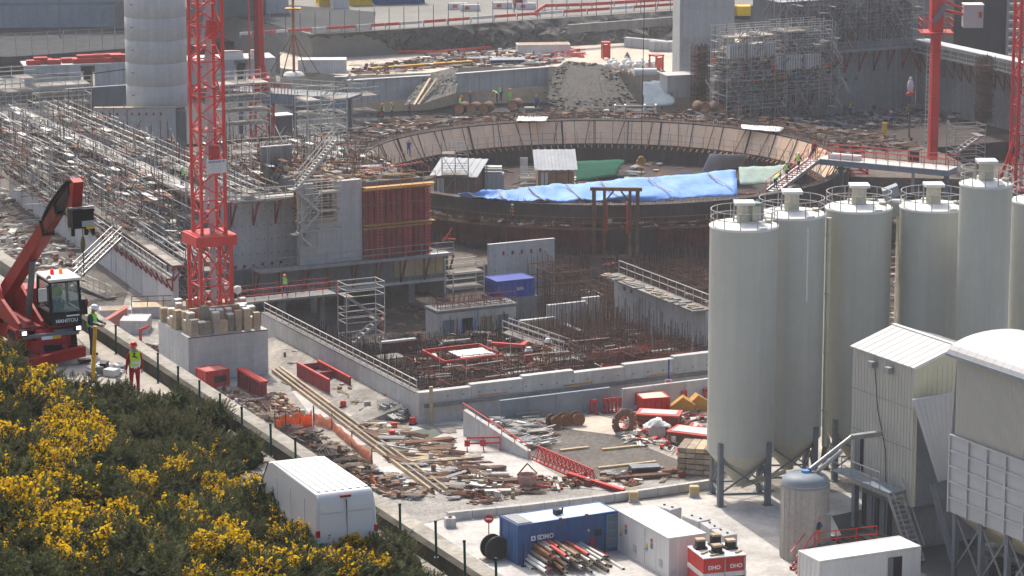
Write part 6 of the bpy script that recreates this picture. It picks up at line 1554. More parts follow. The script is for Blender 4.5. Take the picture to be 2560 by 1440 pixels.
for k,(u,pz,v_,h_)in enumerate(((.08,'bend',hivY,helR),(.34,'walk',hivY,helW),(.62,'walk',hivY,helW),(1.0,'stand',None,helR))):
 p=A_.lerp(B_,u)+UZ*.05;person(['worker in yellow vest and red helmet bending at the foot of the gangway','worker in yellow vest and white helmet walking up the gangway','worker in yellow vest and white helmet further up the gangway','worker in dark red clothes at the top of the gangway'][k],p,2.4 if k<3 else 0,pz,(redW if k==3 else navy),navy,v_,h_)
hk=Dp(1603,402,300)
t=thing('crane_hook','yellow crane hook block hanging over the blue tarpaulin','hook',hk,0)
q=MB();q.tube((0,-.15,.15),(0,.15,.15),.3,14);q.tube((-.22,-.15,-.15),(-.22,.15,-.15),.26,14);q.tube((.24,-.15,-.1),(.24,.15,-.1),.24,14);q.build('sheaves',ochre,t)
q=MB();q.box(-.25,.25,-.12,.12,-.95,-.6);q.build('hook_weight',ochre,t)
q=MB();q.tube((0,0,.4),(.3,0,26),.035,5);q.tube((0,0,-1.0),(0,0,-3.6),.05,5);q.build('rope',black,t)
o=G(1480,640,0);t=thing('steel_gantry','rusty brown steel gantry frame straddling the near ring wall','gantry',o,-.08)
for x in(.15,1.1,3.4,4.1):q=MB();q.bar((x,0,-2),(x,0,6.1),.34 if x in(.15,4.1)else .26);q.build('leg',rebar if x in(.15,4.1)else rust,t)
q=MB();q.bar((-.2,0,6.2),(4.5,0,6.2),.4,.3);q.build('head_beam',rust,t);q=MB();q.bar((1.1,0,5.0),(1.9,0,6.0),.15);q.bar((3.4,0,5.0),(2.6,0,6.0),.15);q.build('knee_brace',rust,t)
for x in(1.35,3.15):q=MB();q.bar((x,-.2,2.2),(x,-.2,5.0),.14);q.build('red_jack',redB,t)
q=MB();q.box(-.2,4.6,-1.2,.6,-.1,.1);q.build('sill_deck',woodB,t)
gwall('gantry_pedestal','dark concrete pedestal with a white patch below the gantry',*(lambda p:(p[0]-.5,p[0]+4.5,p[1]-1.5,p[1]-.5))(AB(o)),-2,-.12,concD,5)
for k,(x,y,v_,pz,tp_)in enumerate(((1198,538,hivY,'stand',navy),(1280,552,hivY,'stand',redW),(1372,552,hivG,'bend',navy),(1443,524,None,'work',whiteD),(1468,524,hivG,'stand',navy))):
 person(['worker in yellow vest on the outer walkway at the left','worker in yellow vest and red sleeves on the outer walkway','bending worker in green vest on the outer walkway','worker in a pale shirt beside the gantry','worker in green vest beside the gantry'][k],G(x,y+6,2.55),jit(2),pz,tp_,navy,v_,helW if k%2 else helO)
t=thing('worker_gear','red tripod props leaning at the end of the grey walkway ledge','prop',onb(1105,590,B2)-UZ*.6,0)
q=MB();q.bar((0,0,0),(.9,0,1.3),.1);q.build('prop',coral,t);q=MB();q.bar((.1,0,.4),(1.2,0,.3),.1);q.build('prop',redB,t)
for k,(x,y,v_,tp_,h_,pz)in enumerate(((957,300,hivG,navy,helO,'stand'),(980,298,hivG,navy,helO,'work'),(948,302,None,redW,helR,'crouch'),(1024,292,None,redW,helW,'stand'),(1152,280,hivG,navy,helO,'work'),(1176,268,None,blueW,helO,'stand'),(1243,256,hivG,ochre,helR,'bend'),(1252,252,hivG,navy,helR,'stand'),(1275,262,hivG,hivG,helO,'stand'),(1342,278,None,blueW,helO,'stand'))):
 person('worker on the terrace behind the ring, '+['in green vest, left of a pair','in green vest, right of a pair','crouching with a red helmet','in red with a white helmet','in green beside the brown pipes','in blue beyond the brown pipes','in ochre jacket bending','in green vest and red helmet standing among others','in bright green, rightmost of the group','in blue, alone at the right'][k],G(x,y,3.4),jit(3),pz,tp_,navy if tp_ is not hivG else hivG,v_,h_)
p=G(1022,392,2.9);person('worker in blue overalls climbing the plywood rim of the ring',p,math.pi,'climb',blueW,blueW,None,helO)
for k,(x,y)in enumerate(((1147,290),(1177,291),(1208,290),(1280,282),(1764,288),(1806,289),(1846,291))):
 o=G(x,y,3.4);t=thing('steel_tube','large rusty tube end facing the ring, %s from the left'%('first','second','third','fourth','fifth','sixth','seventh')[k],'pipe',o,0,'large rusty tubes behind the ring')
 q=MB();ang=.35 if k<4 else-.45;dd_=V((math.sin(ang),math.cos(ang),0));q.lathe([(.55,0),(.60,0),(.60,2.0),(.55,2.0)],18)
 Mx=V((0,0,1)).rotation_difference(dd_);q.v=[tuple(Mx@V(v)+UZ*.75)for v in q.v];q.build('tube_wall',rebar,t)
 q=MB();q.tube(UZ*.75+dd_*.05,UZ*.75+dd_*.12,.54,18);q.build('tube_end',pipeE,t);q=MB();q.box(-.4,.4,.3,.6,0,.16);q.build('chock',woodG,t)
print('p06 done')
# ---------------- far side of the site ----------------
ZY=4.6
def px_sheet(name,pxs,z,zb,m):
 P=[G(x,y,z)for x,y in pxs];q=MB();q.prism([(p.x,p.y)for p in P],zb,z);o=q.build(name,m);tag(o,kind='structure');return o
px_sheet('rear_yard',[(1075,182),(1140,168),(1370,165),(1600,182),(1760,182),(1900,60),(2200,-20),(1500,40),(1000,105),(700,130),(700,170),(868,190)],ZY,-1,sand)
px_sheet('upper_road',[(780,86),(1000,73),(1350,48),(1720,24),(2700,-40),(2700,-260),(-200,-260),(-200,-50),(560,30)],7.6,-1,roadF)
px_sheet('left_road',[(-200,150),(60,140),(330,120),(560,105),(780,92),(560,20),(-200,-60)],4.2,-1,asph)
px_sheet('shed_yard',[(-60,235),(60,222),(700,205),(860,190),(780,110),(-60,140)],1.8,-1,concS)
px_sheet('asphalt_lane',[(560,34),(790,84),(930,74),(940,30),(700,10),(560,0)],7.63,7.5,asph)
def embank(name,label,top,bot,zt,zb,m,n=90,rows=7,amp=.7):
 T=[G(x,y,zt)for x,y in top];B=[G(x,y,zb)for x,y in bot]
 def along(P,u):
  x=u*(len(P)-1);i=min(int(x),len(P)-2);return P[i].lerp(P[i+1],x-i)
 q=MB();vs=[]
 for i in range(n+1):
  for j in range(rows+1):
   v=j/rows;p=along(T,i/n).lerp(along(B,i/n),v);k=amp*math.sin(math.pi*v);vs.append(p+V((jit(k),jit(k)-k*.3,jit(k*.6))))
 q.add(vs,[(i*(rows+1)+j,i*(rows+1)+j+1,(i+1)*(rows+1)+j+1,(i+1)*(rows+1)+j)for i in range(n)for j in range(rows)],0,False)
 o=q.build(name,m);tag(o,kind='structure');return o
embank('embankment','',[(770,88),(1000,74),(1350,49),(1720,25)],[(800,132),(1000,134),(1350,120),(1720,98)],7.62,ZY,rock)
embank('rock_slope','',[(1068,186),(1100,176),(1145,170)],[(1010,262),(1060,258),(1140,232)],ZY,3.4,rock,60,18,.3)
STN=MB();q=MB();n,m_=120,56;vs=[]
L0,L1=[G(x,y,ZY+.3)for x,y in((1385,172),(1420,152),(1500,160),(1545,185))],[G(x,y,3.35)for x,y in((1370,250),(1420,285),(1500,292),(1600,268))]
def al(P,u):
 x=u*(len(P)-1);i=min(int(x),len(P)-2);return P[i].lerp(P[i+1],x-i)
for i in range(n+1):
 for j in range(m_+1):v=j/m_;p=al(L0,i/n).lerp(al(L1,i/n),v);vs.append(p+V((jit(.08),jit(.08),jit(.08)+.9*math.sin(math.pi*v)*math.sin(math.pi*i/n))))
for k in range(420):
 p=al(L0,R.random()).lerp(al(L1,R.random()),R.uniform(.1,1.12));p+=UZ*(.5*math.sin(math.pi*.5));vs2=R.uniform(.06,.2);STN.obox(p+V((jit(.5),jit(.5),-.1)),V((vs2,jit(.05),0)),V((jit(.05),vs2*.8,0)),V((0,jit(.05),vs2*.6)))
q.add(vs,[(i*(m_+1)+j,i*(m_+1)+j+1,(i+1)*(m_+1)+j+1,(i+1)*(m_+1)+j)for i in range(n)for j in range(m_)],0,True);tag(q.build('gravel_mound',gravelH),kind='structure')
tag(STN.build('loose_stones',gravelH),'loose grey stones on the gravel mound','stones',kind='stuff')
def pile_wall(label,p0,p1,z0,z1,m,step=.75):
 P0,P1=G(*p0,z0),G(*p1,z0);d=P1-P0;L=d.length;t=thing('sheet_pile_wall',label,'wall',P0,math.atan2(d.y,d.x));n=int(L/step)
 for i in range(n):q=MB();y=.12 if i%2 else 0;q.box(L*i/n+.01,L*(i+1)/n-.01,y,y+.2,0,z1-z0);q.build('pile',m,t)
 q=MB();q.box(-.1,L+.1,-.15,.5,z1-z0,z1-z0+.15);q.build('capping_beam',concL,t);return t
pile_wall('grey ribbed retaining wall behind the left of the ring',(872,258),(1076,245),2.2,ZY+.1,concL)
pile_wall('grey ribbed retaining wall behind the middle of the ring',(1142,232),(1372,214),2.6,ZY+.1,concL)
t=thing('wall_return','dark return wall at the left end of the ribbed retaining wall','wall',G(838,250,2.2),0);q=MB();q.box(0,1.5,0,.4,0,2.6);q.build('wall_panel',concD,t);q=MB();q.box(-.05,1.55,-.05,.45,2.6,2.7);q.build('cap',concL,t)
t=thing('timber_ramp','long timber ramp boards leaning on the rocky slope','ramp',G(1035,262,3.4),0);q=MB();q.bar(G(1035,262,3.5),G(1075,196,ZY+.2),.25,.1);q.build('board',wood,t,world=True);q=MB();q.bar(G(1045,262,3.5),G(1092,196,ZY+.2),.25,.1);q.build('board',woodG,t,world=True)
for k in range(30):
 x=640+37*k;y=92-(x-780)*.0655
 p=G(x,y-4,7.6);t0=None
 if k==0:
  q=MB();q.bar((0,0,0),(0,0,2.6),.09);q.bar((0,0,2.5),(0,-.3,2.8),.06);fp0=thing('road_fence_post','','post',p,0,'fence posts along the far road');q.build('post',steelG,fp0);r_=fp0
 else:r_=clone(fp0,p)
 r_['label']='tall thin fence post along the far road, %s of the %s ten'%(ORD[k%10],('left','middle','right')[k//10]);r_['group']='fence posts along the far road'
P=[G(x,y,7.6)for x,y in((600,96),(780,84),(1000,70),(1350,44),(1700,20))]
t=thing('road_barrier','long red and white barrier rail along the edge of the far road','barrier',P[0],0)
for a_,b_ in zip(P[:-1],P[1:]):
 for k in range(6):q=MB();X0,X1=a_.lerp(b_,k/6),a_.lerp(b_,(k+1)/6-.01);q.bar(X0+UZ*.55,X1+UZ*.55,.15,.35);q.build('rail',coral if k%3 else whiteD,t,world=True);q=MB();q.bar(X0,X0+UZ*.6,.12);q.build('post',galv,t,world=True)
P=[G(x,y,7.6)for x,y in((1338,40),(1362,24),(1480,20),(1700,6))]
t=thing('road_barrier','upper red barrier rail turning away on the far road','barrier',P[0],0)
for a_,b_ in zip(P[:-1],P[1:]):
 for k in range(4):q=MB();X0,X1=a_.lerp(b_,k/4),a_.lerp(b_,(k+1)/4-.01);q.bar(X0+UZ*.5,X1+UZ*.5,.15,.4);q.build('rail',coral,t,world=True);q=MB();q.bar(X0,X0+UZ*.5,.12);q.build('post',galv,t,world=True)
P=[G(x,y,ZY)for x,y in((700,118),(880,134),(1100,136),(1250,122))]
t=thing('yard_barrier','low red pipe rail at the foot of the embankment','barrier',P[0],0)
for a_,b_ in zip(P[:-1],P[1:]):
 for k in range(4):q=MB();X0,X1=a_.lerp(b_,k/4),a_.lerp(b_,(k+1)/4-.01);q.bar(X0+UZ*.35,X1+UZ*.35,.2,.28);q.build('rail',coral,t,world=True);q=MB();q.bar(X0,X0+UZ*.4,.12);q.build('post',galv,t,world=True)
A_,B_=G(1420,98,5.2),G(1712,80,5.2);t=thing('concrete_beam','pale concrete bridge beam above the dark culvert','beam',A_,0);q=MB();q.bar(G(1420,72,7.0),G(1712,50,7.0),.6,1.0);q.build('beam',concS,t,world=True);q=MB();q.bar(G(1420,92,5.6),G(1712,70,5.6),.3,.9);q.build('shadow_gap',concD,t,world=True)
def shed(label,p0,p1,z,Hh,D_,m,name='far_building',panel=4.0,roofm=None,stripe=None):
 P0,P1=G(*p0,z),G(*p1,z);d=P1-P0;L=d.length;t=thing(name,label,'building',P0,math.atan2(d.y,d.x));n=max(1,round(L/panel))
 for i in range(n):q=MB();q.box(L*i/n+.02,L*(i+1)/n-.02,jit(.02),.3,0,Hh);q.build('wall_panel',m,t)
 q=MB();q.box(0,L,.3,D_,0,Hh-.05);q.build('body',m,t);q=MB();q.box(-.2,L+.2,-.15,D_,Hh,Hh+.25);q.build('roof',roofm or m,t)
 if stripe:q=MB();q.box(0,L,-.05,-.021,Hh*.32,Hh*.36);q.build('stripe',stripe,t)
 return t
farB=mat('far_blue_cladding',(.28,.33,.37),.7,.15,.2,streak=.1);farD=mat('far_dark_cladding',(.09,.12,.13),.7,.2,.2)
shed('large blue-grey building with a thin blue line at the top left',(-160,72),(345,66),4.2,9,25,farB,stripe=steelB)
shed('dark green-grey building behind the red cranes',(548,46),(662,40),7.6,7,12,farD)
shed('pale grey far cabin row right of the dark building',(664,36),(722,33),7.6,4,5,cladG,name='far_cabin',panel=2)
for k,(x0,x1,y,m,h,l)in enumerate(((228,330,66,redD,3.1,'dull red shipping container beside the blue-grey building'),(798,842,16,yelB,2.4,'yellow container left of the white one on the far road'),(832,872,22,whiteD,1.3,'white low container between two yellow ones far away'),(872,930,14,yelB,2.4,'yellow container right of the white one on the far road'),(936,1062,12,blueC,2.4,'long blue container at the top edge'))):
 zb=4.2 if k==0 else 7.6;P0,P1=G(x0,y,zb),G(x1,y-(x1-x0)*.03,zb);d=P1-P0;container('far_container',l,'container',P0,math.atan2(d.y,d.x),d.length,2.4,h,m,m,doors=False,rib=.4)
t=thing('parked_truck','small dark red truck far away on the upper road','truck',G(1285,22,7.6),.1)
q=MB();q.box(0,1.1,0,2,.4,1.7);q.build('cargo_body',redD,t);q=MB();q.box(1.12,1.7,.1,1.9,.4,1.3);q.build('cab',white,t);[MB().tube((x,-.05,.35),(x,.2,.35),.35,10).build('wheel',rubber,t)for x in(.3,1.35)]
for k,(x,y)in enumerate(((1150,28),(1230,22),(1120,24),(1290,24))):
 t=thing('white_barrier','white and red plastic barrier on the far road, %s'%('nearest the fence','right of the others','leftmost','by the truck')[k],'barrier',G(x,y,7.6),.1);q=MB();q.extr([(0,0,0),(2.6,0,0),(2.5,0,.8),(.1,0,.8)],(0,.4,0));q.build('body',white,t);q=MB();q.box(.6,1.2,-.02,0,.2,.6);q.build('stripe',coral,t)
for k,(x,y0,y1)in enumerate(((150,-40,95),(1285,-20,30))):
 p=G(x,y1,4.2 if k==0 else 7.6);t=thing('lamp_post',['dark lamp post before the blue-grey building','pale lamp post on the far road'][k],'lamp',p,0);q=MB();q.tube((0,0,0),(0,0,9),.09,8);q.build('pole',steelG if k==0 else galv,t);q=MB();q.bar((0,0,9),(1.2,0,9.2),.08);q.build('arm',steelG,t);q=MB();q.box(.9,1.7,-.15,.15,9.15,9.3);q.build('lamp_head',galv,t)
P=[G(x,y,4.2)for x,y in((-40,142),(160,130),(320,120))];t=thing('mesh_fence','thin grey mesh fence along the road at the upper left','fence',P[0],0)
for a_,b_ in zip(P[:-1],P[1:]):
 for k in range(5):q=MB();X=a_.lerp(b_,k/5);q.bar(X,X+UZ*2.6,.08);q.build('post',galv,t,world=True)
 q=MB()
 for z in(.3,.9,1.5,2.1,2.6):q.bar(a_+UZ*z,b_+UZ*z,.025)
 q.build('wires',galv,t,world=True,kind='stuff')
P0,P1=G(62,228,1.8),G(690,205,1.8);d=P1-P0;L=d.length;rzf=math.atan2(d.y,d.x)
t=thing('white_precast_wall','long white precast wall with dark door gaps behind the concrete tower','wall',P0,rzf);n=18
for i in range(n):
 if i in(4,15):q=MB();q.box(L*i/n+.3,L*(i+1)/n-.3,.15,.35,.3,2.4);q.build('dark_door',darkhole,t);continue
 q=MB();q.box(L*i/n+.015,L*(i+1)/n-.015,jit(.02),.5,0,2.75);q.build('wall_panel',concW,t)
q=MB();q.box(0,L,.02,4.5,2.76,2.95);q.build('top_slab',concL,t)
q=MB();[q.tube((L*k/5,-.06,2.2-.6*(k%2)),(L*(k+1)/5,-.06,2.2-.6*((k+1)%2)),.05,5)for k in range(2)];q.build('hanging_cable',black,t)
Mw=Matrix.Translation(P0)@Matrix.Rotation(rzf,4,'Z')
for k in range(16):
 x=[.0,.03,.05,.08,.1,.14,.18,.22,.24,.27,.3,.33,.36,.2,.27,.33][k]*L+.4;z=2.96+[0,.25,0,0,.7,0,0,0,0,0,0,0,0,.35,.35,.35][k];w_=1.0 if k==4 else .5
 t=thing('red_steel_frame','red steel %s stacked on the white wall, %s from the left'%('box frame' if k<5 else 'beam',('1st','2nd','3rd','4th','5th','6th','7th','8th','9th','10th','11th','12th','13th','14th','15th','16th')[k]),'steel beam',Mw@V((x,.6+.4*(k%3),z)),rzf,'red steel stacked on the white wall')
 Lb=1.6 if k<5 else 3.2;hb_=(1.3 if k==4 else .55)
 if k==4:t.location.z=2.96
 q=MB();q.box(0,Lb,0,.1,0,hb_);q.box(0,Lb,.9,1.0,0,hb_);q.build('side',redB,t);q=MB();q.box(0,Lb,.1,.9,hb_-.1,hb_-.02);q.build('top_plate',redB if k%3 else coral,t)
for k,(x,w_)in enumerate(((.79,2.6),(.9,1.5))):
 t=thing('white_cover','white tarp-covered bundle on the white wall, %s crane mast'%('left of the red','right of the red')[k],'bundle',Mw@V((L*x,.8,2.96)),rzf);q=MB();q.extr([(0,0,0),(w_,0,0),(w_-.2,0,.7),(.2,0,.75)],(0,1.4,0));q.build('cover',white,t);q=MB();q.bar((0,-.05,.8),(w_,-.05,.8),.12);q.build('red_bar',coral,t)
c=G(396,392,0);r=3.25
t=thing('concrete_tower','big round pale grey concrete tower behind the near crane','tower',(c.x,c.y,0),0)
for k in range(10):
 z0_,z1_=2.5*k+(5.9 if k else 5.9),0;
for k in range(9):
 z0_=5.6+2.4*k;q=MB();q.lathe([(r-.008,z0_+.01),(r,z0_+.02),(r,z0_+2.385),(r-.008,z0_+2.395)],40);q.build('shaft_lift',concL,t)
q=MB();q.lathe([(r*.9,-.2),(r*.9,5.62),(r-.02,5.63)],40);q.build('lower_shaft',concS,t)
for k in range(6):q=MB();a=-2.3;z=7+2.4*k;q.obox(V((math.cos(a)*(r+.01),math.sin(a)*(r+.01),z)),V((.2,-.05,0)),V((0,.03,0)),V((0,0,.05)));q.build('cast_mark',concD,t)
P0=G(240,410,0);t=thing('concrete_panel_wall','broad blue-grey concrete wall with red marks before the round tower','wall',P0,.05)
W_=200/23.6
for i in range(3):q=MB();q.box(W_*i/3+.01,W_*(i+1)/3-.01,0,.6,0,5.9);q.build('wall_panel',conc,t)
q=MB();q.box(-.05,W_+.05,-.05,.7,5.9,6.0);q.build('top_edge',wood,t)
for i in range(9):q=MB();q.box(W_*(.1+.09*i)-.1,W_*(.1+.09*i)+.1,-.04,0,5.15,5.45);q.build('anchor_plate',redD,t)
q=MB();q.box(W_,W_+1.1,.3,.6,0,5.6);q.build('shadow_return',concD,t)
gwall('dark_foundation','dark band of formwork under the white precast wall',*(lambda p:(p[0],p[0]+10,p[1],p[1]+.6))(AB(G(165,275,1.0))),1.0,3.4,steelG,2.5,part='formwork_panel')
scaffold('pale scaffold at the far left edge above the white wall',G(-20,330,2),GRID,5,3,5.5,3,4,m=galvP,deck=.8)
scaffold('scaffold with decks left of the concrete panel wall',G(100,290,2),GRID-.05,6,3,3.2,4,3,m=galvP,deck=.7)
shed('dark shuttered wall at the far left edge',(-60,400),(60,395),0,4.4,3,concD,name='shuttered_wall',panel=2)
clutter('left_yard_debris','rubble, props and planks on the ground left of the white wall','debris',[(-20,480),(60,470),(210,600),(200,760),(-20,800)],0.02,520,[concL,concL,woodG,galvP,rust,redR,whiteD],.25,1.3,.7,.5)
pz=7.2;A_=G(572,228,pz);B_=G(868,248,pz);d=B_-A_;L=d.length;rzp=math.atan2(d.y,d.x)
t=thing('steel_platform','raised blue-grey steel platform with rails around the second crane','platform',A_,rzp)
q=MB();q.box(0,L,0,3.4,-.1,.1);q.build('deck',steelG,t)
n=22
for i in range(n):q=MB();q.box(L*i/n+.02,L*(i+1)/n-.06,-.08,0,-1.0,.1);q.build('fascia_panel',steelB,t)
for y in(.05,3.3):railing(t,[V((0,y,.1)),V((L,y,.1))],1.1,.03,1.2,galvP,world=False)
for x in(.5,L*.5,L-.5):q=MB();q.bar((x,1.7,-4.8),(x,1.7,-.1),.35);q.build('column',steelG,t)
q=MB();[q.bar((L*.78+dx,.4,.1),(L*1.02+dx,.4,2.6),.12)for dx in(0,.9)];q.build('access_ladder',galvP,t)
c2=G(656,343,2.4);cr2=thing('tower_crane','second red crane with a solid mast standing through the steel platform','crane',c2,0)
lattice(cr2,c2,2.0,2.4,pz-.3,1.6,.2,.1,red,.35)
q=MB();q.obox(c2+UZ*(pz+.9-2.4),V((.9,0,0)),V((0,.9,0)),UZ*.7);q.build('slewing_base',redB,cr2,world=True)
zt_=26
for dx,w_ in((-.42,.5),(.1,.55)):q=MB();q.bar(c2+V((dx,0,pz+1.6-2.4)),c2+V((dx-.2,0,zt_-2.4)),w_);q.build('mast_column',redD if dx<0 else red,cr2,world=True)
q=MB();q.bar(c2+V((-1.2,0,pz+1.0-2.4)),c2+V((-1.25,0,zt_-2.4)),.18);q.build('hoist_tube',coral,cr2,world=True)
q=MB();q.lathe([(.55,0),(.62,.6),(.4,1.3)],12,c=c2+UZ*(pz+1.6-2.4));q.build('mast_foot',red,cr2,world=True)
for k,(dx,l)in enumerate(((-3.2,'left of'),(1.2,'right of'))):
 t=thing('rail_stack','red guard frames on the steel platform %s the second crane'%l,'railing',Mx_ if False else(G(656,240,pz)+V((dx,1.2,.1))),rzp);q=MB();[q.bar((.4*i,0,0),(.4*i,0,1.0),.06)for i in range(6)];q.build('uprights',coral,t);q=MB();q.bar((0,0,1.0),(2.0,0,1.0),.07);q.build('top_rail',coral,t)
o=G(735,188,ZY);t=thing('guyed_mast','thin orange-brown mast with spreading guy bars behind the platform','mast',o,0)
q=MB();q.bar((0,0,0),(0,0,13),.28);q.build('mast',mat('mast_orange',(.42,.15,.07),.7,.2,1),t)
for x,y in((-2.9,0),(2.9,.4),(-1.2,-2),(1.2,2)):q=MB();q.bar((x,y,.1),(0,0,4.9),.09);q.build('guy_bar',rust,t)
q=MB();q.box(-.9,.9,-.7,.7,7.6,7.8);q.build('mast_platform',ochre,t);q=MB();q.lathe([(1.3,0),(1.0,.35),(.2,.4)],12);q.build('foot',concL,t)
t=container('white_slab_bed','long white flat container right of the orange mast','container',G(745,182,ZY),.03,5.6,2.2,1.5,whiteD,white,doors=False)
t=container('timber_bin','low pale timber-lined bin in the rear yard','bin',G(1294,135,ZY),.1,6.4,2.2,1.1,whiteD,wood,doors=False,rib=.6)
for k,(x0,y0,x1,y1)in enumerate(((1560,118,1660,126),(1622,128,1704,130),(1558,100,1690,92))):
 P0,P1=G(x0,y0,ZY),G(x1,y1,ZY);d=P1-P0;t=thing('block_wall',['row of white concrete blocks, front left, by the big pier','row of white concrete blocks, front right, by the big pier','row of white concrete blocks behind the others by the big pier'][k],'wall',P0,math.atan2(d.y,d.x));n=5
 for i in range(n):q=MB();q.box(d.length*i/n+.02,d.length*(i+1)/n-.02,0,.7,0,1.2+jit(.05));q.build('block',concW,t)
for k,(x,y,w_,h_)in enumerate(((1508,148,.8,1.9),(1640,180,1.1,1.8))):
 t=thing('red_trestle',['tall red steel trestle in the rear yard','pinkish red steel trestle by the white bags'][k],'trestle',G(x,y,ZY),.2+.5*k)
 q=MB();[q.bar((dx,dy,0),(dx,dy,h_),.14)for dx in(0,w_)for dy in(0,w_)];q.build('posts',redB if k==0 else coral,t);q=MB();q.box(-.1,w_+.1,-.1,w_+.1,h_,h_+.15);q.build('top_frame',coral,t);q=MB();q.box(-.05,w_+.05,-.02,.0,.2,h_*.9);q.build('web_plate',redB if k==0 else coral,t)
for k in range(9):
 x,y=[1520,1540,1558,1575,1592,1532,1566,1604,1622][k],[176,172,178,170,176,166,164,168,172][k]
 t=thing('white_bag','white bulk bag by the gravel mound, %s from the left'%('first','third','fourth','sixth','seventh','second','fifth','eighth','ninth')[k],'bag',G(x,y,ZY),jit(1),'white bulk bags by the gravel mound');q=MB();q.ell((0,0,.45),.6,.55,.5,10,6);q.build('bag',white if k%2 else whiteD,t);q=MB();q.tube((0,0,.9),(0,0,1.05),.15,6);q.build('tied_neck',whiteD,t)
t=thing('small_fir','small dark conical heap standing in the pale rear yard','heap',G(1568,152,ZY),0);q=MB();q.lathe([(.5,0),(.42,.3),(.2,.8),(.02,1.1)],9,sm=False);q.build('cover',steelG,t);q=MB();q.box(-.5,.5,-.5,.5,0,.1);q.build('pallet',woodG,t)
t=thing('white_tank','white cylindrical bundle lying before the pink trestle','tank',G(1585,192,ZY),0);q=MB();q.tube((0,0,.5),(2.6,.2,.5),.5,12);q.build('bundle',white,t);q=MB();q.box(.3,.6,-.4,.4,0,.15);q.build('chock',woodG,t)
t=thing('yellow_girder','long ochre steel girder lying on the rear yard','girder',G(925,180,ZY),0);q=MB();q.bar(G(925,178,ZY)+UZ*.2,G(1180,160,ZY)+UZ*.2,.35,.35);q.build('web',ochre,t,world=True);q=MB();q.bar(G(925,178,ZY)+UZ*.4,G(1180,160,ZY)+UZ*.4,.5,.06);q.build('flange',yellow,t,world=True)
t=thing('purple_sheet','dark blue-violet sheet stack on the rear yard','sheet',G(1228,162,ZY),.1);q=MB();q.box(0,4,0,2,0,.5);q.build('stack',navy,t);q=MB();q.box(-.1,4.1,-.1,2.1,.5,.58);q.build('cover',steelB,t)
clutter('yard_debris','dark scrap steel and timber spread on the rear yard','debris',[(880,172),(1080,140),(1260,130),(1400,150),(1380,165),(1140,168),(900,190)],ZY,520,[rebar,rebarD,woodG,rust,whiteD,concL,redR],.3,1.6,.6,.5,ang=.1)
clutter('yard_debris','coral red frames and pipes beside the timber bin','debris',[(1330,145),(1450,120),(1460,140),(1360,158)],ZY,90,[coral,redB,concL],.3,1.6,.5,.8,ang=.2)
clutter('yard_debris','pale rubble and sacks beside the gravel mound','debris',[(1490,165),(1640,160),(1660,185),(1530,185)],ZY,160,[wood,whiteD,concL,galvP,ochre],.2,.9,.4,.4)
drape('pale blue sheeting over the slope right of the gravel mound','blue_sheeting',(G(1612,268,3.4),G(1690,262,3.4),G(1672,200,4.6),G(1606,204,4.6)),sheetB,10,8,.18)
t=thing('bar_crate','grey steel crate with white and red bars behind the ring rim','crate',G(1538,296,3.4),.02)
for z in(.05,.5,.95,1.35):q=MB();q.bar((0,0,z),(4.4,0,z),.12,.14);q.build('rail',galvP if z!=.5 else redD,t)
for x in(0,1.1,3.2,4.4):q=MB();q.box(x-.09,x+.09,-.12,.9,0,1.45);q.build('stanchion',galvP,t)
drop=G(1665,235,3.4);t=thing('retaining_block','grey concrete retaining block before the big square pier','wall',G(1668,245,3.4),.3);q=MB();q.box(0,4.2,0,2.5,0,2.4);q.build('block',conc,t);q=MB();q.box(-.1,4.3,-.1,2.6,2.4,2.55);q.build('cap',concL,t)
# ---------------- right rear: pier, walls, scaffolds, cranes ----------------
p0=G(1706,238,3.0);t=thing('square_pier','big smooth square concrete pier rising out of the picture','tower',p0,.12)
for k in range(5):q=MB();q.box(0,5.9,0,5.5,3.3*k,3.3*(k+1)-.02);q.build('pier_lift',conc if k%2 else concL,t)
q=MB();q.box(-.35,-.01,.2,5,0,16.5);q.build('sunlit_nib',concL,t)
zc=2.0
cb_=G(2288,268,zc);aC,bC=AB(cb_);ztC=onb(2200,102,bC).z
a_l=a_of(1785,240,bC)
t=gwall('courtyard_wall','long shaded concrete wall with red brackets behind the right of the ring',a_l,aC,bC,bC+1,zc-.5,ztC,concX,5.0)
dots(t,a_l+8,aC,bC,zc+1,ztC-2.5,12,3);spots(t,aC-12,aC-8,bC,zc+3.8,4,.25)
bracket_walk('grey walkway on dark red brackets along the top of the courtyard wall',S(a_l+9,bC-.02,0),S(aC,bC-.02,0),-E2,ztC-.8,1.4,1.9,2.4,galv,galv)
bracket_walk('lower grey walkway on dark red brackets on the courtyard wall',S(a_l,bC-.02,0),S(a_l+12,bC-.02,0),-E2,zc+3.0,1.4,1.9,2.2,galv,galv)
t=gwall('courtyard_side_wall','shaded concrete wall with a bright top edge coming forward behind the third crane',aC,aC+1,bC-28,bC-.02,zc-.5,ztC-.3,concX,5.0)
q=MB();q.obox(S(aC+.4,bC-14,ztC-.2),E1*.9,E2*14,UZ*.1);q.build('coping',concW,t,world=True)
bracket_walk('red bracketed walkway along the courtyard side wall',S(aC-.02,bC-1,0),S(aC-.02,bC-27,0),-E1,ztC-1.4,1.3,1.6,2.2,galvP)
q=MB();q.prism([tuple(S(a_,b_,0))[:2]for a_,b_ in((a_l+1,bC-24),(aC,bC-24),(aC,bC),(a_l+1,bC))],0,zc);tag(q.build('courtyard_floor',rebarD),kind='structure')
clutterS('courtyard_materials','dark materials stored on the courtyard floor',a_l+6,aC-1,bC-12,bC-1,zc,320,[concD,steelG,rebar,steelB,galv],.3,1.3,.8,.4)
panel_thing('deck_block','shaded concrete block structure above the courtyard wall',a_l+9,bC+1.2,ztC-.2,aC-a_l-9,5.0,concD,th=6)
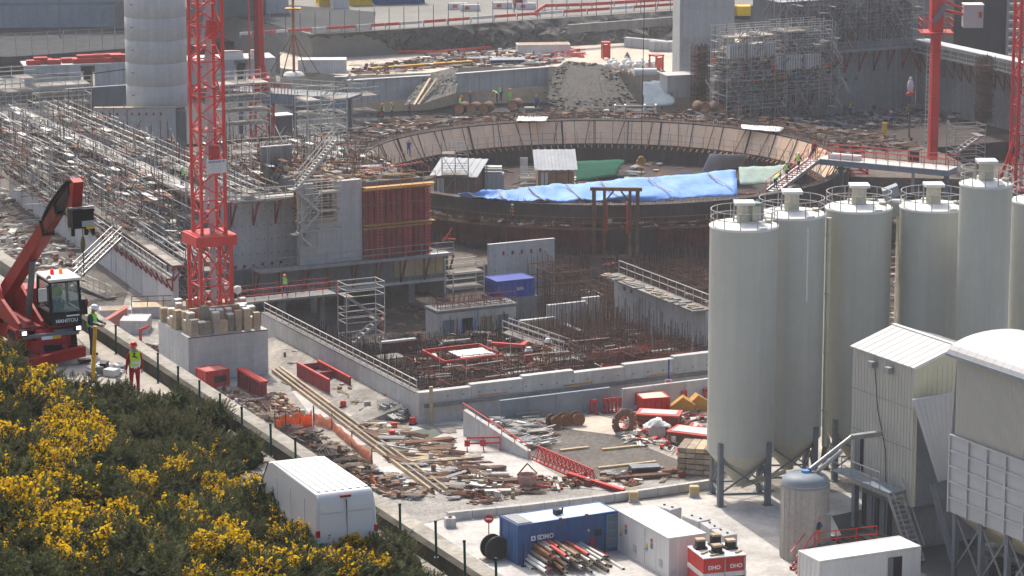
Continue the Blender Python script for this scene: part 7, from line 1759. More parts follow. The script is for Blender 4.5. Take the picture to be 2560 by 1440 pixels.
for k,(a_,L,Hh,nx)in enumerate(((a_l-1,7.5,9.5,5),(a_l+6.2,6.0,8.2,4))):
 scaffold(['dense pale scaffold in front of the courtyard wall beside the pier','dense pale scaffold right of the first one on the courtyard wall'][k],S(a_,bC-4.5,zc+.5+1.5*k),GRID,L,3.6,Hh,nx,6,m=galvP,deck=.55,ny=2,name='wall_scaffold')
for k in range(3):
 scaffold('dark scaffold standing on the courtyard wall top, %s from the left'%('first','second','third')[k],S(a_l+9+6.2*k,bC-.2,ztC),GRID,5.6,1.4,5.2,4,3,m=galv,deck=.3,name='top_scaffold',group='dark scaffolds on the courtyard wall')
for k in range(10):
 t=thing('white_formwork_box','white upright formwork crate on the scaffold beside the pier, %s from the left'%('1st','2nd','3rd','4th','5th','6th','7th','8th','9th','10th')[k],'formwork',S(a_l+1.2*k-1,bC-5.0+.4*(k%2),zc+.6+(7.2 if k<5 else 5.6)),GRID,'white formwork crates beside the pier');q=MB();q.box(0,.95,0,.8,0,1.5);q.build('crate',whiteD,t)
 for i in range(3):q=MB();q.box(.1+.3*i,.2+.3*i,-.06,0,0,1.5);q.build('slat',galv,t)
thicket('tangle of tubes in the scaffold beside the square pier',a_l-1,a_l+14,bC-5,bC-.5,zc+1,zc+10,520,[galv,galvP,galv,rust,steelB],.1)
thicket('tangle of tubes on top of the courtyard wall',a_l+8,aC,bC-1,bC+3,ztC,ztC+5,420,[galv,steelG,steelB,rust],.1)
clutterS('scaffold_boards','bright boards and parts lying on the scaffold beside the pier',a_l-1,a_l+12,bC-4.5,bC-1,zc+5,340,[deckw,whiteD,galvP,wood,tarpB,orange],.2,1.0,2.8,.5)
for k,(x,y0,y1)in enumerate(((1742,258,118),(2452,310,148))):
 p=G(x,y0,3.0);zt_=Dp(x,y1,p.y).z;a_,b_=AB(p);t=rebar_field(['tall brown rebar column beside the pier','tall brown rebar column at the courtyard side wall'][k],a_,a_+1.6,b_,b_+1.4,3.0,zt_-3.2,zt_-2.6,.22,rebar,.0,.035,.03,name='rebar_column')
 q=MB();z=3.2
 while z<zt_-.5:q.obox(S(a_+.8,b_+.7,z),E1*.85,E2*.75,UZ*.04);z+=.55
 q.build('stirrups',rebar,t,world=True,kind='stuff')
t=thing('yellow_excavator','yellow machine with black stripes beside the square pier','excavator',G(1842,48,7.6),0);q=MB();q.box(0,1.7,0,1.6,.4,1.6);q.build('body',yelB,t);q=MB();q.extr([(-.9,0,.2),(-.1,0,.2),(-.1,0,1.7),(-.9,0,1.2)],(0,1.4,0));q.build('counterweight',ochre,t);q=MB();q.box(-.8,1.6,-.1,1.7,0,.4);q.build('tracks',rubber,t)
q=None
t=thing('dark_tower_block','tall black-grey clad tower block at the upper right','building',Dp(2383,112,372),.1);bz=Dp(2383,112,372)
for k in range(3):q=MB();q.box(2.05*k+.01,2.05*(k+1)-.01,0,5,-4,9);q.build('cladding_panel',mat('charcoal_sheet',(.05,.05,.058),.8,.15,.4)if k==0 else MATS['charcoal_sheet'],t)
q=MB();q.box(6.2,6.5,-.3,5,-4,9);q.build('edge_post',galv,t)
for k in range(10):q=MB();q.box(6.5,8.2,.2,1.2,-3.6+1.0*k,-3.3+1.0*k);q.build('louvre',galvP,t)
c3=G(2331,398,4.0);cr3=thing('tower_crane','third crane with a solid square red mast and a small gallery','crane',c3,0)
zg=Dp(2337,80,c3.y).z
for k in range(6):q=MB();z0_,z1_=4+(zg-4)*k/6,4+(zg-4)*(k+1)/6-.03;q.obox(c3+UZ*((z0_+z1_)/2-4),V((.40,.08,0)),V((-.08,.40,0)),UZ*(z1_-z0_)/2);q.build('mast_section',red,cr3,world=True)
q=MB();[q.bar(c3+V((-.85+dx,-.3,0)),c3+V((-.85+dx,-.3,zg-6)),.06)for dx in(0,.28)];[q.bar(c3+V((-.85,-.3,.5*k)),c3+V((-.57,-.3,.5*k)),.05)for k in range(int((zg-6)/.5))];q.build('mast_ladder',galvP,cr3,world=True,kind='stuff')
q=MB();q.obox(c3+UZ*(zg-4),V((1.6,0,0)),V((0,1.5,0)),UZ*.08);q.build('gallery_floor',redB,cr3,world=True)
railing(cr3,[c3+V((x,y,zg-3.9))for x,y in((-1.55,-1.4),(1.55,-1.4),(1.55,1.4),(-1.55,1.4),(-1.55,-1.4))],1.2,.035,.8,redB)
q=MB();q.obox(c3+UZ*(zg-4+2.5),V((.6,.05,0)),V((-.05,.6,0)),UZ*2.5);q.build('slewing_head',red,cr3,world=True)
q=MB();q.bar(c3+V((-.4,-.7,zg-3)),c3+V((.8,-.7,zg-1.2)),.5);q.build('slewing_gear',steelG,cr3,world=True)
q=MB();q.bar(c3+V((.4,0,zg-1.8)),c3+V((3.4,0,zg-2.4)),.28);q.bar(c3+V((.4,0,zg-.8)),c3+V((3.4,0,zg-2.0)),.22);q.build('counter_jib',red,cr3,world=True)
q=MB();q.obox(c3+V((3.55,0,zg-2.4)),V((.95,0,0)),V((0,.8,0)),UZ*1.1);q.build('counterweight',cladG,cr3,world=True);q=MB();q.obox(c3+V((4.2,-.82,zg-2.2)),V((.16,0,0)),V((0,.02,0)),UZ*.3);q.build('red_plate',redB,cr3,world=True);q=MB();q.obox(c3+V((3.55,0,zg-1.25)),V((1.0,0,0)),V((0,.85,0)),UZ*.06);q.build('weight_cap',white,cr3,world=True)
c4=G(2551,480,2.0);cr4=thing('tower_crane','fourth crane with a red lattice mast at the right picture edge','crane',c4,0)
lattice(cr4,c4,1.7,2.0,32,1.45,.24,.12,red,.2)
q=MB();q.bar(c4+V((-2.4,0,0)),c4+V((-.8,0,5)),.3);q.build('stay',red,cr4,world=True);q=MB();q.obox(c4,V((1.6,0,0)),V((0,1.6,0)),UZ*.3);q.build('foot_frame',redD,cr4,world=True)
q=MB();q.bar(c4,c4+UZ*29,.3);q.build('ladder_tube',galvP,cr4,world=True)
hk=Dp(2276,215,338);t=thing('hoisted_bag','pale pink wrapped load on a thin pole before the courtyard wall','load',hk,0);q=MB();q.ell((0,0,0),.36,.34,.7,10,8);q.ell((0,0,.75),.18,.18,.25,8,6);q.build('wrapped_load',mat('pink_wrap',(.62,.52,.52),.8),t);q=MB();q.box(-.35,.35,-.3,.3,-.95,-.68);q.build('base_plate',redB,t);q=MB();q.bar((0,0,-6),(0,0,-.95),.16);q.build('pole',rebar,t)
for k,(x,y,tp_,v_)in enumerate(((2126,292,navy,hivG),(2227,318,blueW,None),(2268,308,navy,hivG))):
 person(['worker in green vest at the foot of the courtyard wall, left','worker in blue in the courtyard','worker in green vest right of the one in blue'][k],G(x,y,2.05),jit(2),'work',tp_,navy,v_,helO)
t=thing('yellow_bin','upright yellow bin in the courtyard','bin',G(2208,338,2.05),.2);q=MB();q.box(0,.4,0,.4,0,1.2);q.build('body',yelB,t);q=MB();q.box(-.05,.45,-.05,.45,1.2,1.3);q.build('lid',ochre,t)
A_,B_=G(2042,398,6.1),G(2370,428,6.1);d=B_-A_;L=d.length
t=thing('access_bridge','grey access bridge with red rails leading right from the ring','bridge',A_,math.atan2(d.y,d.x));q=MB();q.box(0,L,0,2.4,-.5,0);q.build('girder',steelB,t);q=MB();q.box(0,L,-.05,2.45,0,.07);q.build('deck',concL,t)
for y in(0.05,2.35):railing(t,[V((0,y,.07)),V((L,y,.07))],1.1,.04,1.2,coral,world=False)
q=MB();q.box(1.0,4.0,.5,1.5,.08,.5);q.build('white_bundle',white,t)
for x in(2.0,L-.6):q=MB();q.bar((x,1.2,-6),(x,1.2,-.5),.4);q.build('pier',steelG,t)
c5=G(2133,505,.5);t=thing('trestle_tower','red lattice trestle tower carrying the access bridge','tower',c5,0);zz=Dp(2133,392,c5.y).z;lattice(t,c5,2.0,.5,zz,1.5,.2,.1,red,.25)
A_,B_=G(2395,470,3.0),G(2445,360,6.0);stair_tower('grey zig-zag stair tower at the right end of the access bridge',G(2385,470,2.0),.3,3.2,2.0,5.0,3,galv)
clutter('rebar_scatter','rusty bars and white parts on the ground right of the ring','debris',[(2090,470),(2360,440),(2500,470),(2500,560),(2100,560)],1.0,620,[rebar,rust,galvP,whiteD,redR,woodG],.3,1.5,1.0,.6)
clutterS('rebar_scatter','rusty bars on the ground behind the silos',30,75,-2,36,-2,700,[rebar,rust,galvP,redR,woodG],.3,1.6,2.2,.65)
rebar_field('brown rebar wall between the ring and the silos',29,44,24,36,-2,2.0,4.2,.6,rebar,.4)
t=thing('steel_trestle','dark steel box on a post right of the bridge','box',G(2282,455,3),0);q=MB();q.box(-.5,.5,-.5,.5,1.5,3.2);q.build('box_body',black,t);q=MB();q.bar((0,0,-1),(0,0,1.5),.3);q.build('post',galv,t)
print('p07 done')
# ---------------- foreground: road, vehicles, people, gorse ----------------
def kerb_off(p):return(V(p)-kA).dot(kn)
for k,(x,y)in enumerate(((290,886),(395,958),(446,992),(499,1029),(551,1063),(606,1098),(678,1142),(740,1178),(1001,1350),(1091,1394),(1163,1444),(1242,1490),(190,818))):
 p=G(x,y,ZR+.38)
 if k==0:
  fp=thing('fence_post','','post',p,0,'green posts on the kerb wall');q=MB();q.tube((0,0,0),(0,0,1.0),.035,8);q.build('shaft',postG,fp);q=MB();q.tube((0,0,1.0),(0,0,1.05),.045,8);q.build('cap',black,fp);q=MB();q.box(-.06,.06,-.06,.06,0,.02);q.build('foot_plate',steelG,fp);o=fp
 else:o=clone(fp,p,jit(.3))
 o.rotation_euler=(jit(.03),jit(.03),0)
 o['label']='dark green steel post on the kerb wall, '+('beside the white-helmeted man','right of the red-helmeted man','third left of the van','before the crane block','below the red cabin','below the red girder','left of the orange netting','behind the van roof','first right of the van','second right of the van','third right of the van','at the bottom edge right of the van','behind the red telehandler')[k]
# --- white van ---
rl_,rr_,fl_=G(790,1240,ZR+2.3),G(945,1228,ZR+2.3),G(650,1172,ZR+2.3)
W_=(rr_-rl_).length;dv=(rr_-rl_).normalized();rz=rad(24);W_=1.78
van=thing('delivery_van','white windowless delivery van parked on the cliff road behind the gorse','van',(rl_.x,rl_.y,ZR),rz)
LV=5.3;Hv=2.32
prof=[(0,.35),(0,1.2),(.05,1.9),(.1,2.2),(.2,Hv-.02),(LV-1.5,Hv-.02),(LV-1.15,Hv-.1),(LV-.55,1.35),(LV-.1,1.15),(LV,.9),(LV,.35)]
q=MB();vs=[]
ins=[0,0,.03,.06,.1,.1,.12,.06,.03,.02,0]
for(y,z),i_ in zip(prof,ins):vs+=[(i_,y,z),(W_-i_,y,z)]
n=len(prof)
fs=[(2*i,2*i+1,2*i+3,2*i+2)for i in range(n-1)]+[tuple(2*i for i in range(n))[::1],tuple(2*i+1 for i in range(n))[::-1]]
q.add(vs,fs);o=q.build('body',vanW,van);bv=o.modifiers.new('b','BEVEL');bv.width=.05;bv.segments=3;bv.limit_method='ANGLE'
for k in range(7):q=MB();x=.2+(W_-.4)*k/6;q.box(x-.05,x+.05,.3,LV-1.6,Hv-.015,Hv+.012);q.build('roof_rib',vanW,van)
for k in(0,1):
 x0,x1=(.08,W_/2-.006)if k==0 else(W_/2+.006,W_-.08);q=MB();q.extr([(x0,-.012,.55),(x1,-.012,.55),(x1,-.012,1.2),(x1-(.03 if k else 0),.036,1.9),(x1-(.05 if k else 0),.07,2.1),(x0+(0 if k else .05),.07,2.1),(x0+(0 if k else .03),.036,1.9),(x0,-.012,1.2)],(0,.01,0));dr=q.build('rear_door',vanW,van)
 for z in(1.75,.9):q=MB();q.box(x0+.04,x1-.06,-.016+(.03 if z>1.2 else 0),-.008+(.03 if z>1.2 else 0),z,z+.012);q.build('panel_crease',cladG,dr)
q=MB();q.box(W_/2-.006,W_/2+.006,-.02,.07,.5,2.1);q.build('door_gap',steelG,van)
q=MB();q.box(W_/2-.16,W_/2+.14,.03,.1,2.16,2.22);q.build('brake_light',redD,van)
q=MB();q.box(W_/2+.12,W_/2+.26,-.03,-.01,.85,1.05);q.build('door_handle',black,van)
for x in(-.005,W_-.1):
 for z0_,z1_,m_ in((1.12,1.3,redB),(.9,1.115,whiteD),(.72,.895,redB)):q=MB();q.box(x,x+.105,-.03,.06,z0_,z1_);q.build('tail_light',m_,van)
q=MB();q.box(0,W_,-.1,.05,.3,.52);q.build('bumper',steelG,van)
q=MB();q.box(W_*.3,W_*.7,-.12,-.1,.36,.48);q.build('number_plate',white,van)
for y in(1.0,LV-.95):
 for x in(.0,W_-.2):q=MB();q.tube((x,y,.33),(x+.2,y,.33),.33,18);w_=q.build('wheel',rubber,van);q=MB();q.tube((x-.01,y,.33),(x+.21,y,.33),.19,12);q.build('rim',galv,w_)
q=MB();q.add([(.1,LV-1.14,Hv-.12),(W_-.1,LV-1.14,Hv-.12),(W_-.05,LV-.56,1.38),(.05,LV-.56,1.38)],[(0,1,2,3)]);q.build('windscreen',glass,van)
for x in(-.02,W_+.0):q=MB();q.box(x-.16 if x<.5 else x,x if x<.5 else x+.16,LV-1.2,LV-1.1,1.3,1.6);q.build('mirror',black,van)
for k in range(3):q=MB();q.box(-.008,.004,.9+1.1*k,.915+1.1*k,.6,2.0);q.build('side_seam',cladG,van)
# --- telehandler ---
o=G(128,908,ZR);TH_=rad(27)
tel=thing('telehandler','red rotating telehandler with raised boom and white-roofed cab on the cliff road','telehandler',o,TH_);tel.scale=(.88,)*3
q=MB();q.box(-.95,.95,.3,5.2,.55,1.05);q.build('chassis',redT,tel)
for x in(-1.25,.8):
 for y in(1.0,4.2):
  q=MB();q.tube((x,y,.62),(x+.45,y,.62),.62,22);wv=q.build('wheel',rubber,tel);q=MB();q.tube((x-.02,y,.62),(x+.47,y,.62),.32,14);q.build('rim',redD,wv)
  for i in range(18):a=2*math.pi*i/18;q=MB();q.obox((x+.22,y+.63*math.cos(a),.62+.63*math.sin(a)),V((.22,0,0)),V((0,.03*math.cos(a)+.05*math.sin(a),.03*math.sin(a))),V((0,.02,.03)));q.build('tread_lug',rubber,wv)
  q=MB();q.extr([(x-.02,y-.75,1.0),(x-.02,y-.5,1.36),(x-.02,y+.5,1.36),(x-.02,y+.75,1.0),(x-.02,y+.6,1.0),(x-.02,y+.42,1.26),(x-.02,y-.42,1.26),(x-.02,y-.6,1.0)],(.5,0,0));q.build('mudguard',redT if x<0 else steelG,tel)
q=MB();q.extr([(-.55,-.15,.45),(.55,-.15,.45),(.8,.3,.45),(-.8,.3,.45)],(0,0,.5));q.extr([(-.6,-.12,.951),(.6,-.12,.951),(.55,.25,1.32),(-.55,.25,1.32)],(0,.12,0));q.build('front_frame',redT,tel)
q=MB();q.box(-.35,.35,-.2,-.155,.55,.78);q.build('grille',black,tel)
q=MB();q.extr([(-.4,-.12,1.0),(.05,-.12,1.0),(.05,-.04,1.12),(-.4,-.04,1.12)],(0,-.03,.01));q.build('white_sticker',white,tel)
q=MB();q.extr([(.06,-.12,1.0),(.4,-.12,1.0),(.4,-.04,1.12),(.06,-.04,1.12)],(0,-.03,.01));q.build('orange_sticker',yellow,tel)
for x in(-.5,.45):q=MB();q.box(x,x+.07,-.19,-.16,.5,.56);q.build('reflector',yelB,tel)
q=MB();q.extr([(-1.15,-.75,.06),(1.2,-.75,.3),(1.2,-.75,.72),(-1.15,-.75,.42)],(0,.3,0));q.build('stabiliser_beam',redT,tel)
q=MB();q.bar((-.5,-.5,.4),(-.45,-.1,.7),.2);q.bar((.5,-.5,.5),(.45,-.1,.7),.2);q.build('beam_arms',redD,tel)
q=MB();q.box(.95,1.4,-.78,-.42,.06,.18);q.build('stabiliser_foot',black,tel)
for x in(-1.25,1.0):q=MB();q.box(x,x+.3,-.1,.1,1.22,1.46);hl=q.build('headlight',black,tel);q=MB();q.box(x+.06,x+.24,-.115,-.1,1.27,1.41);q.build('lamp_lens',lampOn,hl);
q=MB();q.bar((-1.1,.05,1.15),(1.15,.05,1.15),.1,.14);q.build('light_bar',steelG,tel)
q=MB();q.box(.2,1.25,.1,1.0,1.1,1.3);q.build('cab_deck',steelG,tel)
q=MB();q.tube((0,2.0,1.05),(0,2.0,1.28),.85,24);q.build('slew_ring',steelG,tel)
q=MB();q.extr([(-1.15,.3,1.32),(-1.15,4.6,1.5),(-1.15,4.6,2.6),(-1.15,3.4,2.9),(-1.15,2.6,2.2),(-1.15,.5,1.62)],(.14,0,0));q.build('turret_side',redT,tel)
q=MB();q.extr([(-.2,.3,1.32),(-.2,4.6,1.5),(-.2,4.6,2.5),(-.2,3.4,2.8),(-.2,1.8,2.1),(-.2,.5,1.62)],(.12,0,0));q.build('turret_side',redT,tel)
q=MB();q.box(-1.0,-.22,.4,4.5,1.3,1.46);q.build('turret_floor',redD,tel)
q=MB();q.box(-1.2,1.3,4.0,5.2,1.32,2.2);q.build('counterweight',redT,tel)
q=MB();q.extr([(.0,.35,1.32),(1.4,.2,1.3),(1.4,2.4,1.32),(.0,2.4,1.32)],(0,0,.14));q.build('cab_floor',redT,tel)
q=MB();q.box(1.45,2.35,2.2,3.6,1.32,1.95);q.build('engine_hood',black,tel);q=MB();q.box(2.25,2.37,2.18,2.22,1.7,1.9);q.build('hood_lamp',redT,tel)
cx0,cx1,cy0,cy1,cz0,cz1=.1,1.36,.12,1.75,1.46,3.2
q=MB()
P8=dict(a=V((cx0,cy0,1.95)),b=V((cx1,cy0,1.95)),c=V((cx1-.05,cy0+.18,cz1)),d=V((cx0+.05,cy0+.18,cz1)),e=V((cx0,cy1,1.95)),f=V((cx1,cy1,1.95)),g=V((cx1-.05,cy1,cz1)),h=V((cx0+.05,cy1,cz1)))
for s_ in('ab','bc','cd','da','ef','fg','gh','he','ae','bf','cg','dh'):q.bar(P8[s_[0]],P8[s_[1]],.1)
q.build('cab_frame',black,tel)
q=MB();q.box(cx0,cx1,cy0-.03,cy1,cz0,1.95);q.build('cab_lower_body',black,tel)
cg=mat('clear_cab_glass',(.16,.28,.27),.05,.1,1,spec=.8,alpha=.5)
for s_ in('abcd','aehd','bfgc','efgh'):q=MB();q.poly([P8[c_]for c_ in s_]);q.build('window_pane',cg,tel)
q=MB();q.extr([(cx0-.05,cy0+.0,cz1+.02),(cx1+.05,cy0+.0,cz1+.02),(cx1+.05,cy1+.05,cz1+.06),(cx0-.05,cy1+.05,cz1+.06)],(0,0,.12));o_=q.build('cab_roof',white,tel);bv=o_.modifiers.new('b','BEVEL');bv.width=.05;bv.segments=2
lettering('MANITOU',.2,inkW,tel,((cx0+cx1)/2,cy0-.045,1.64),(1,0,0),(0,0,1),name='maker_lettering',bold=.004)
q=MB();q.box(cx0+.62,cx1-.1,cy0-.045,cy0-.035,1.8,1.86);q.build('small_print',inkW,tel)
for x,m_ in((cx0+.42,beacR),(cx0+.78,beacO)):q=MB();q.tube((x,1.1,cz1+.15),(x,1.1,cz1+.36),.09,10,.07);q.build('beacon',m_,tel)
q=MB();q.tube((cx0+.05,.5,cz1+.12),(cx0+.05,.38,cz1+.2),.09,10);q.build('work_lamp',wood,tel)
q=MB();q.obox((cx0-.3,.2,2.75),V((.17,.03,0)),V((-.01,.03,0)),V((0,0,.26)));q.build('mirror',whiteD,tel);q=MB();q.bar((cx0-.25,.22,2.4),(cx0,.3,2.2),.05);q.build('mirror_arm',black,tel)
q=MB();q.box(.45,1.0,1.1,1.6,1.95,2.2);q.box(.45,1.0,1.5,1.64,2.2,2.8);q.build('seat',black,tel)
Mt=Matrix.Translation(o)@Matrix.Rotation(TH_,4,'Z')@Matrix.Scale(.88,4)
person('driver in yellow hi-vis jacket sitting in the telehandler cab',Mt@V((.7,1.25,1.72)),TH_,'sit',hivY,navy,hivY,None,scale=.88)
b0,b1=V((-.62,3.4,2.35)),V((-.5,-4.7,7.9));bd=(b1-b0).normalized();bu=V((0,bd.z,-bd.y));bu=bu if bu.z>0 else-bu;bx=V((1,0,0));BL=(b1-b0).length
def seg(t0,t1,w_,h_,m,name):q=MB();q.obox(b0+bd*(BL*(t0+t1)/2),bx*w_/2,bd*BL*(t1-t0)/2,bu*h_/2);return q.build(name,m,tel)
seg(0,.62,.44,.58,redT,'boom_outer');seg(.60,.8,.34,.44,redR,'boom_middle');seg(.78,.97,.26,.34,black,'boom_inner')
q=MB();q.obox(b0+bd*BL*.62,bx*.25,bd*.06,bu*.32);q.build('boom_collar',black,tel)
q=MB();q.obox(b0+bd*BL*.8,bx*.2,bd*.05,bu*.25);q.build('boom_collar',black,tel)
for t_ in(.25,.5):q=MB();q.obox(b0+bd*BL*t_+bx*.23,bx*.006,bd*.22,bu*.1);q.build('boom_sticker',whiteD,tel)
q=MB();pts=[b0+bd*BL*t_+bu*h_ for t_,h_ in((.6,.48),(.7,.58),(.8,.55),(.9,.5),(.97,.42),(1.0,.2))];q.path(pts,.09,6);q.path([p+bx*.18 for p in pts],.07,6);q.build('hydraulic_hoses',rubber,tel)
q=MB();q.tube(V((-.35,1.6,1.7)),b0+bd*BL*.38-bu*.3,.13,12);q.build('lift_cylinder',steelG,tel)
hd=b0+bd*BL*.98
q=MB();q.obox(hd+V((.1,-.1,-.35)),V((.2,0,0)),V((0,.2,.05)),V((.06,-.05,.72)));q.build('boom_head',redT,tel)
cr_=hd+V((.25,-.35,-1.15))
q=MB();q.obox(cr_+V((-.05,0,.1)),V((.42,0,0)),V((0,.3,0)),V((0,0,.36)));q.obox(cr_+V((.1,-.25,.42)),V((.3,0,0)),V((0,.06,0)),V((0,0,.05)),0);q.build('winch_carriage',black,tel)
q=MB();q.obox(cr_+V((-.05,-.15,.52)),V((.5,0,0)),V((0,.06,0)),V((0,0,.03)));q.build('winch_bar',galv,tel)
q=MB();q.obox(cr_+V((.12,-.34,-.08)),V((.24,0,0)),V((0,.03,0)),V((0,0,.11)));q.build('winch_plate',cladG,tel);q=MB();q.obox(cr_+V((.2,-.36,-.23)),V((.16,0,0)),V((0,.03,0)),V((0,0,.045)));q.build('yellow_plate',yelB,tel)
for x in(-.42,.1,.38):q=MB();q.bar(cr_+V((x,-.15,-.25)),cr_+V((x,-.15,-.55)),.12);q.build('fork_stub',black,tel)
hk_=cr_+V((.05,.1,-.9));q=MB();q.tube(hk_+V((0,0,.9)),hk_+V((0,0,.2)),.015,5);q.tube(hk_-V((0,0,.3)),hk_-V((0,0,1.3)),.02,5);q.build('hoist_chain',black,tel)
q=MB();q.ell(hk_-V((0,0,.05)),.1,.1,.32,10,6);q.build('hook_block',mat('hook_ochre',(.22,.17,.06),.7,.4,3),tel)
# --- men on the road ---
man=person('man in red overalls, red helmet and yellow vest seen from behind on the road',G(338,992,ZR),math.pi+.35,'stand',redW,redW,hivY,helR,scale=1.03)
q=MB();q.add([(-.09,.0,-.05),(.1,0,.02),(.03,0,.07),(.0,0,.03)],[(0,1,2,3)]);q.ell((.03,0,.1),.035,.01,.035,8,4)
q.v=[(v[0]*1.1,.165+abs(v[0])*-.08,1.36+v[2]*1.1)for v in q.v];q.build('vest_emblem',inkK,man)
person('man in green vest, white helmet and navy trousers beside the telehandler',G(232,890,ZR),1.3,'work',navy,navy,hivG,helW,scale=1.03)
t=thing('marker_pole','leaning orange-yellow marker pole beside the man in the green vest','pole',G(232,955,ZR),0);q=MB();q.bar((0,0,0),(.13,.02,1.95),.12);q.build('pole',yellow,t);q=MB();q.box(-.12,.12,-.12,.12,0,.05);q.build('foot',black,t)
clutter('road_litter','dark hoses and small gear lying on the road by the kerb','debris',[(215,930),(300,915),(320,935),(240,950)],ZR+.01,26,[black,steelG,concD,whiteD],.1,.3,.05,.7)
t=thing('red_jack','upright red screw jack with a bent arm beyond the kerb wall','jack',G(352,868,0),0);q=MB();q.bar((0,0,0),(0,0,1.5),.22);q.build('column',redB,t);q=MB();q.bar((0,0,1.4),(.75,0,1.75),.2);q.build('arm',redB,t);q=MB();q.bar((-.25,0,.3),(.25,0,.3),.3);q.build('foot',redB,t)
for k,(x,y,L,W_,h_,a_)in enumerate(((300,835,2.2,2.6,1.1,-.5),(330,795,5.2,2.2,.9,-.35),(250,800,2.6,1.6,.8,-.3))):
 t=container('form_box',['pale ribbed form box beyond the kerb near the red jack','long pale form box with a rusty rim left of the crane block','low pale form box behind the man in the green vest'][k],'formwork',G(x,y,0),a_+GRID,L,W_,h_,concL,wood if k else concL,doors=False,rib=.5)
 if k==1:railing(t,[V((0,.1,h_)),V((L,.1,h_)),V((L,W_,h_))],.9,.04,1.2,rust,world=False)
t=thing('red_hopper','red wedge-shaped hopper leaning behind the man in the green vest','hopper',G(262,822,0),.2);q=MB();q.extr([(0,0,.6),(1.9,0,1.7),(1.7,0,.3),(.8,0,.1)],(0,1.0,0));q.build('body',mat('faded_red',(.5,.17,.14),.7,.3,1),t);q=MB();q.bar((.6,.5,0),(.8,.5,.6),.15);q.build('leg',rust,t)
A_,B_=G(205,690,2.2),G(305,595,4.2);t=thing('access_stair','pale steel stair rising along the white wall behind the telehandler','stairs',A_,0);d=B_-A_;e=V((-d.y,d.x,0)).normalized()
for o_ in(0,.9):q=MB();q.bar(A_+e*o_,B_+e*o_,.08,.25);q.build('stringer',galv,t,world=True);railing(t,[A_+e*o_,B_+e*o_],1.0,.03,1.0,galvP)
for k in range(13):q=MB();q.obox(A_.lerp(B_,(k+.5)/13)+e*.45,e*.45,V((d.x,d.y,0)).normalized()*.14,UZ*.03);q.build('step',deckw,t,world=True)
A_,B_=G(190,705,.5),G(280,745,.2);t=thing('ramp_stair','lower pale gangway leading down to the crane block','gangway',A_,0);q=MB();q.bar(A_,B_,1.0,.12);q.build('deck',deckw,t,world=True);railing(t,[A_,B_],1.0,.03,1.0,galvP)
# --- gorse ---
gd=leafmat('gorse_dark',(.05,.062,.026),.3);gm=leafmat('gorse_green',(.085,.10,.042),.35);gl=leafmat('gorse_light',(.15,.165,.075),.4)
gb=leafmat('gorse_brown',(.15,.11,.075),.3);fl=leafmat('gorse_flower',(.88,.60,.012),.4,.06);fl2=leafmat('gorse_flower_deep',(.80,.44,.008),.4,.1);gs=mat('gorse_stem',(.1,.075,.05),.9,.3,4)
def gorse_mesh(seed,flower,brown,upright=0.0):
 r=random.Random(seed);tips=[]
 lobes=[(V((r.uniform(-.62,.62),r.uniform(-.62,.62),r.uniform(.35,.85))),r.uniform(.34,.56))for _ in range(11)]
 fo=MB()
 def blade(p,d,L,w_,mi):
  s_=d.cross(V((r.uniform(-1,1),r.uniform(-1,1),r.uniform(-1,1))));s_.normalize();fo.add([p-s_*w_,p+s_*w_,p+d*L],[(0,1,2)],mi)
 for c,rad_ in lobes:
  for _ in range(46):
   d=V((r.gauss(0,1),r.gauss(0,1),r.gauss(.45,.8))).normalized();base=c+d*rad_*r.uniform(.55,1.0)
   if base.z<.05:continue
   ax=(d+V((0,0,.45+upright))+V((r.uniform(-.4,.4),r.uniform(-.4,.4),0))).normalized();L=r.uniform(.14,.3);mi=3 if r.random()<brown else r.choice((0,0,1,1,1,2))
   for k in range(22):
    u=k/22;p=base+ax*L*u;dd=(ax*r.uniform(.3,1.0)+V((r.uniform(-1,1),r.uniform(-1,1),r.uniform(-.4,.8)))).normalized();blade(p,dd,r.uniform(.05,.11),r.uniform(.008,.016),mi if r.random()<.8 else min(2,mi+1))
   tips.append((base+ax*L,ax,d))
 core=MB()
 for c,rad_ in lobes:core.ell(c-V((0,0,.06)),rad_*.72,rad_*.72,rad_*.7,9,6)
 core.v=[(v[0]+r.uniform(-.05,.05),v[1]+r.uniform(-.05,.05),max(.0,v[2]+r.uniform(-.05,.05)))for v in core.v]
 fm=MB()
 if flower>0:
  patch=[V((r.uniform(-.7,.7),r.uniform(-.7,.7),r.uniform(.5,1.3)))for _ in range(2+int(flower*3))]
  for p,ax,d in tips:
   if d.z<-.1:continue
   near=min((p-c).length for c in patch)
   if near<.22+.32*flower and r.random()<.95 or r.random()<.012:
    for k in range(15):
     q_=p+ax*r.uniform(-.2,.05)+V((r.uniform(-.05,.05),r.uniform(-.05,.05),r.uniform(-.04,.05)));s1=V((r.uniform(-1,1),r.uniform(-1,1),r.uniform(-1,1))).normalized();s2=s1.cross(V((r.uniform(-1,1),r.uniform(-1,1),r.uniform(-1,1)))).normalized();z_=r.uniform(.024,.042)
     fm.add([q_-s1*z_,q_+s2*z_,q_+s1*z_,q_-s2*z_*.6],[(0,1,2,3)],0 if r.random()<.75 else 1)
 sm_=MB()
 for c,rad_ in lobes[:7]:sm_.tube((c.x*.2,c.y*.2,-.25),c,.03,5,.015)
 return fo,core,fm,sm_
GV=[]
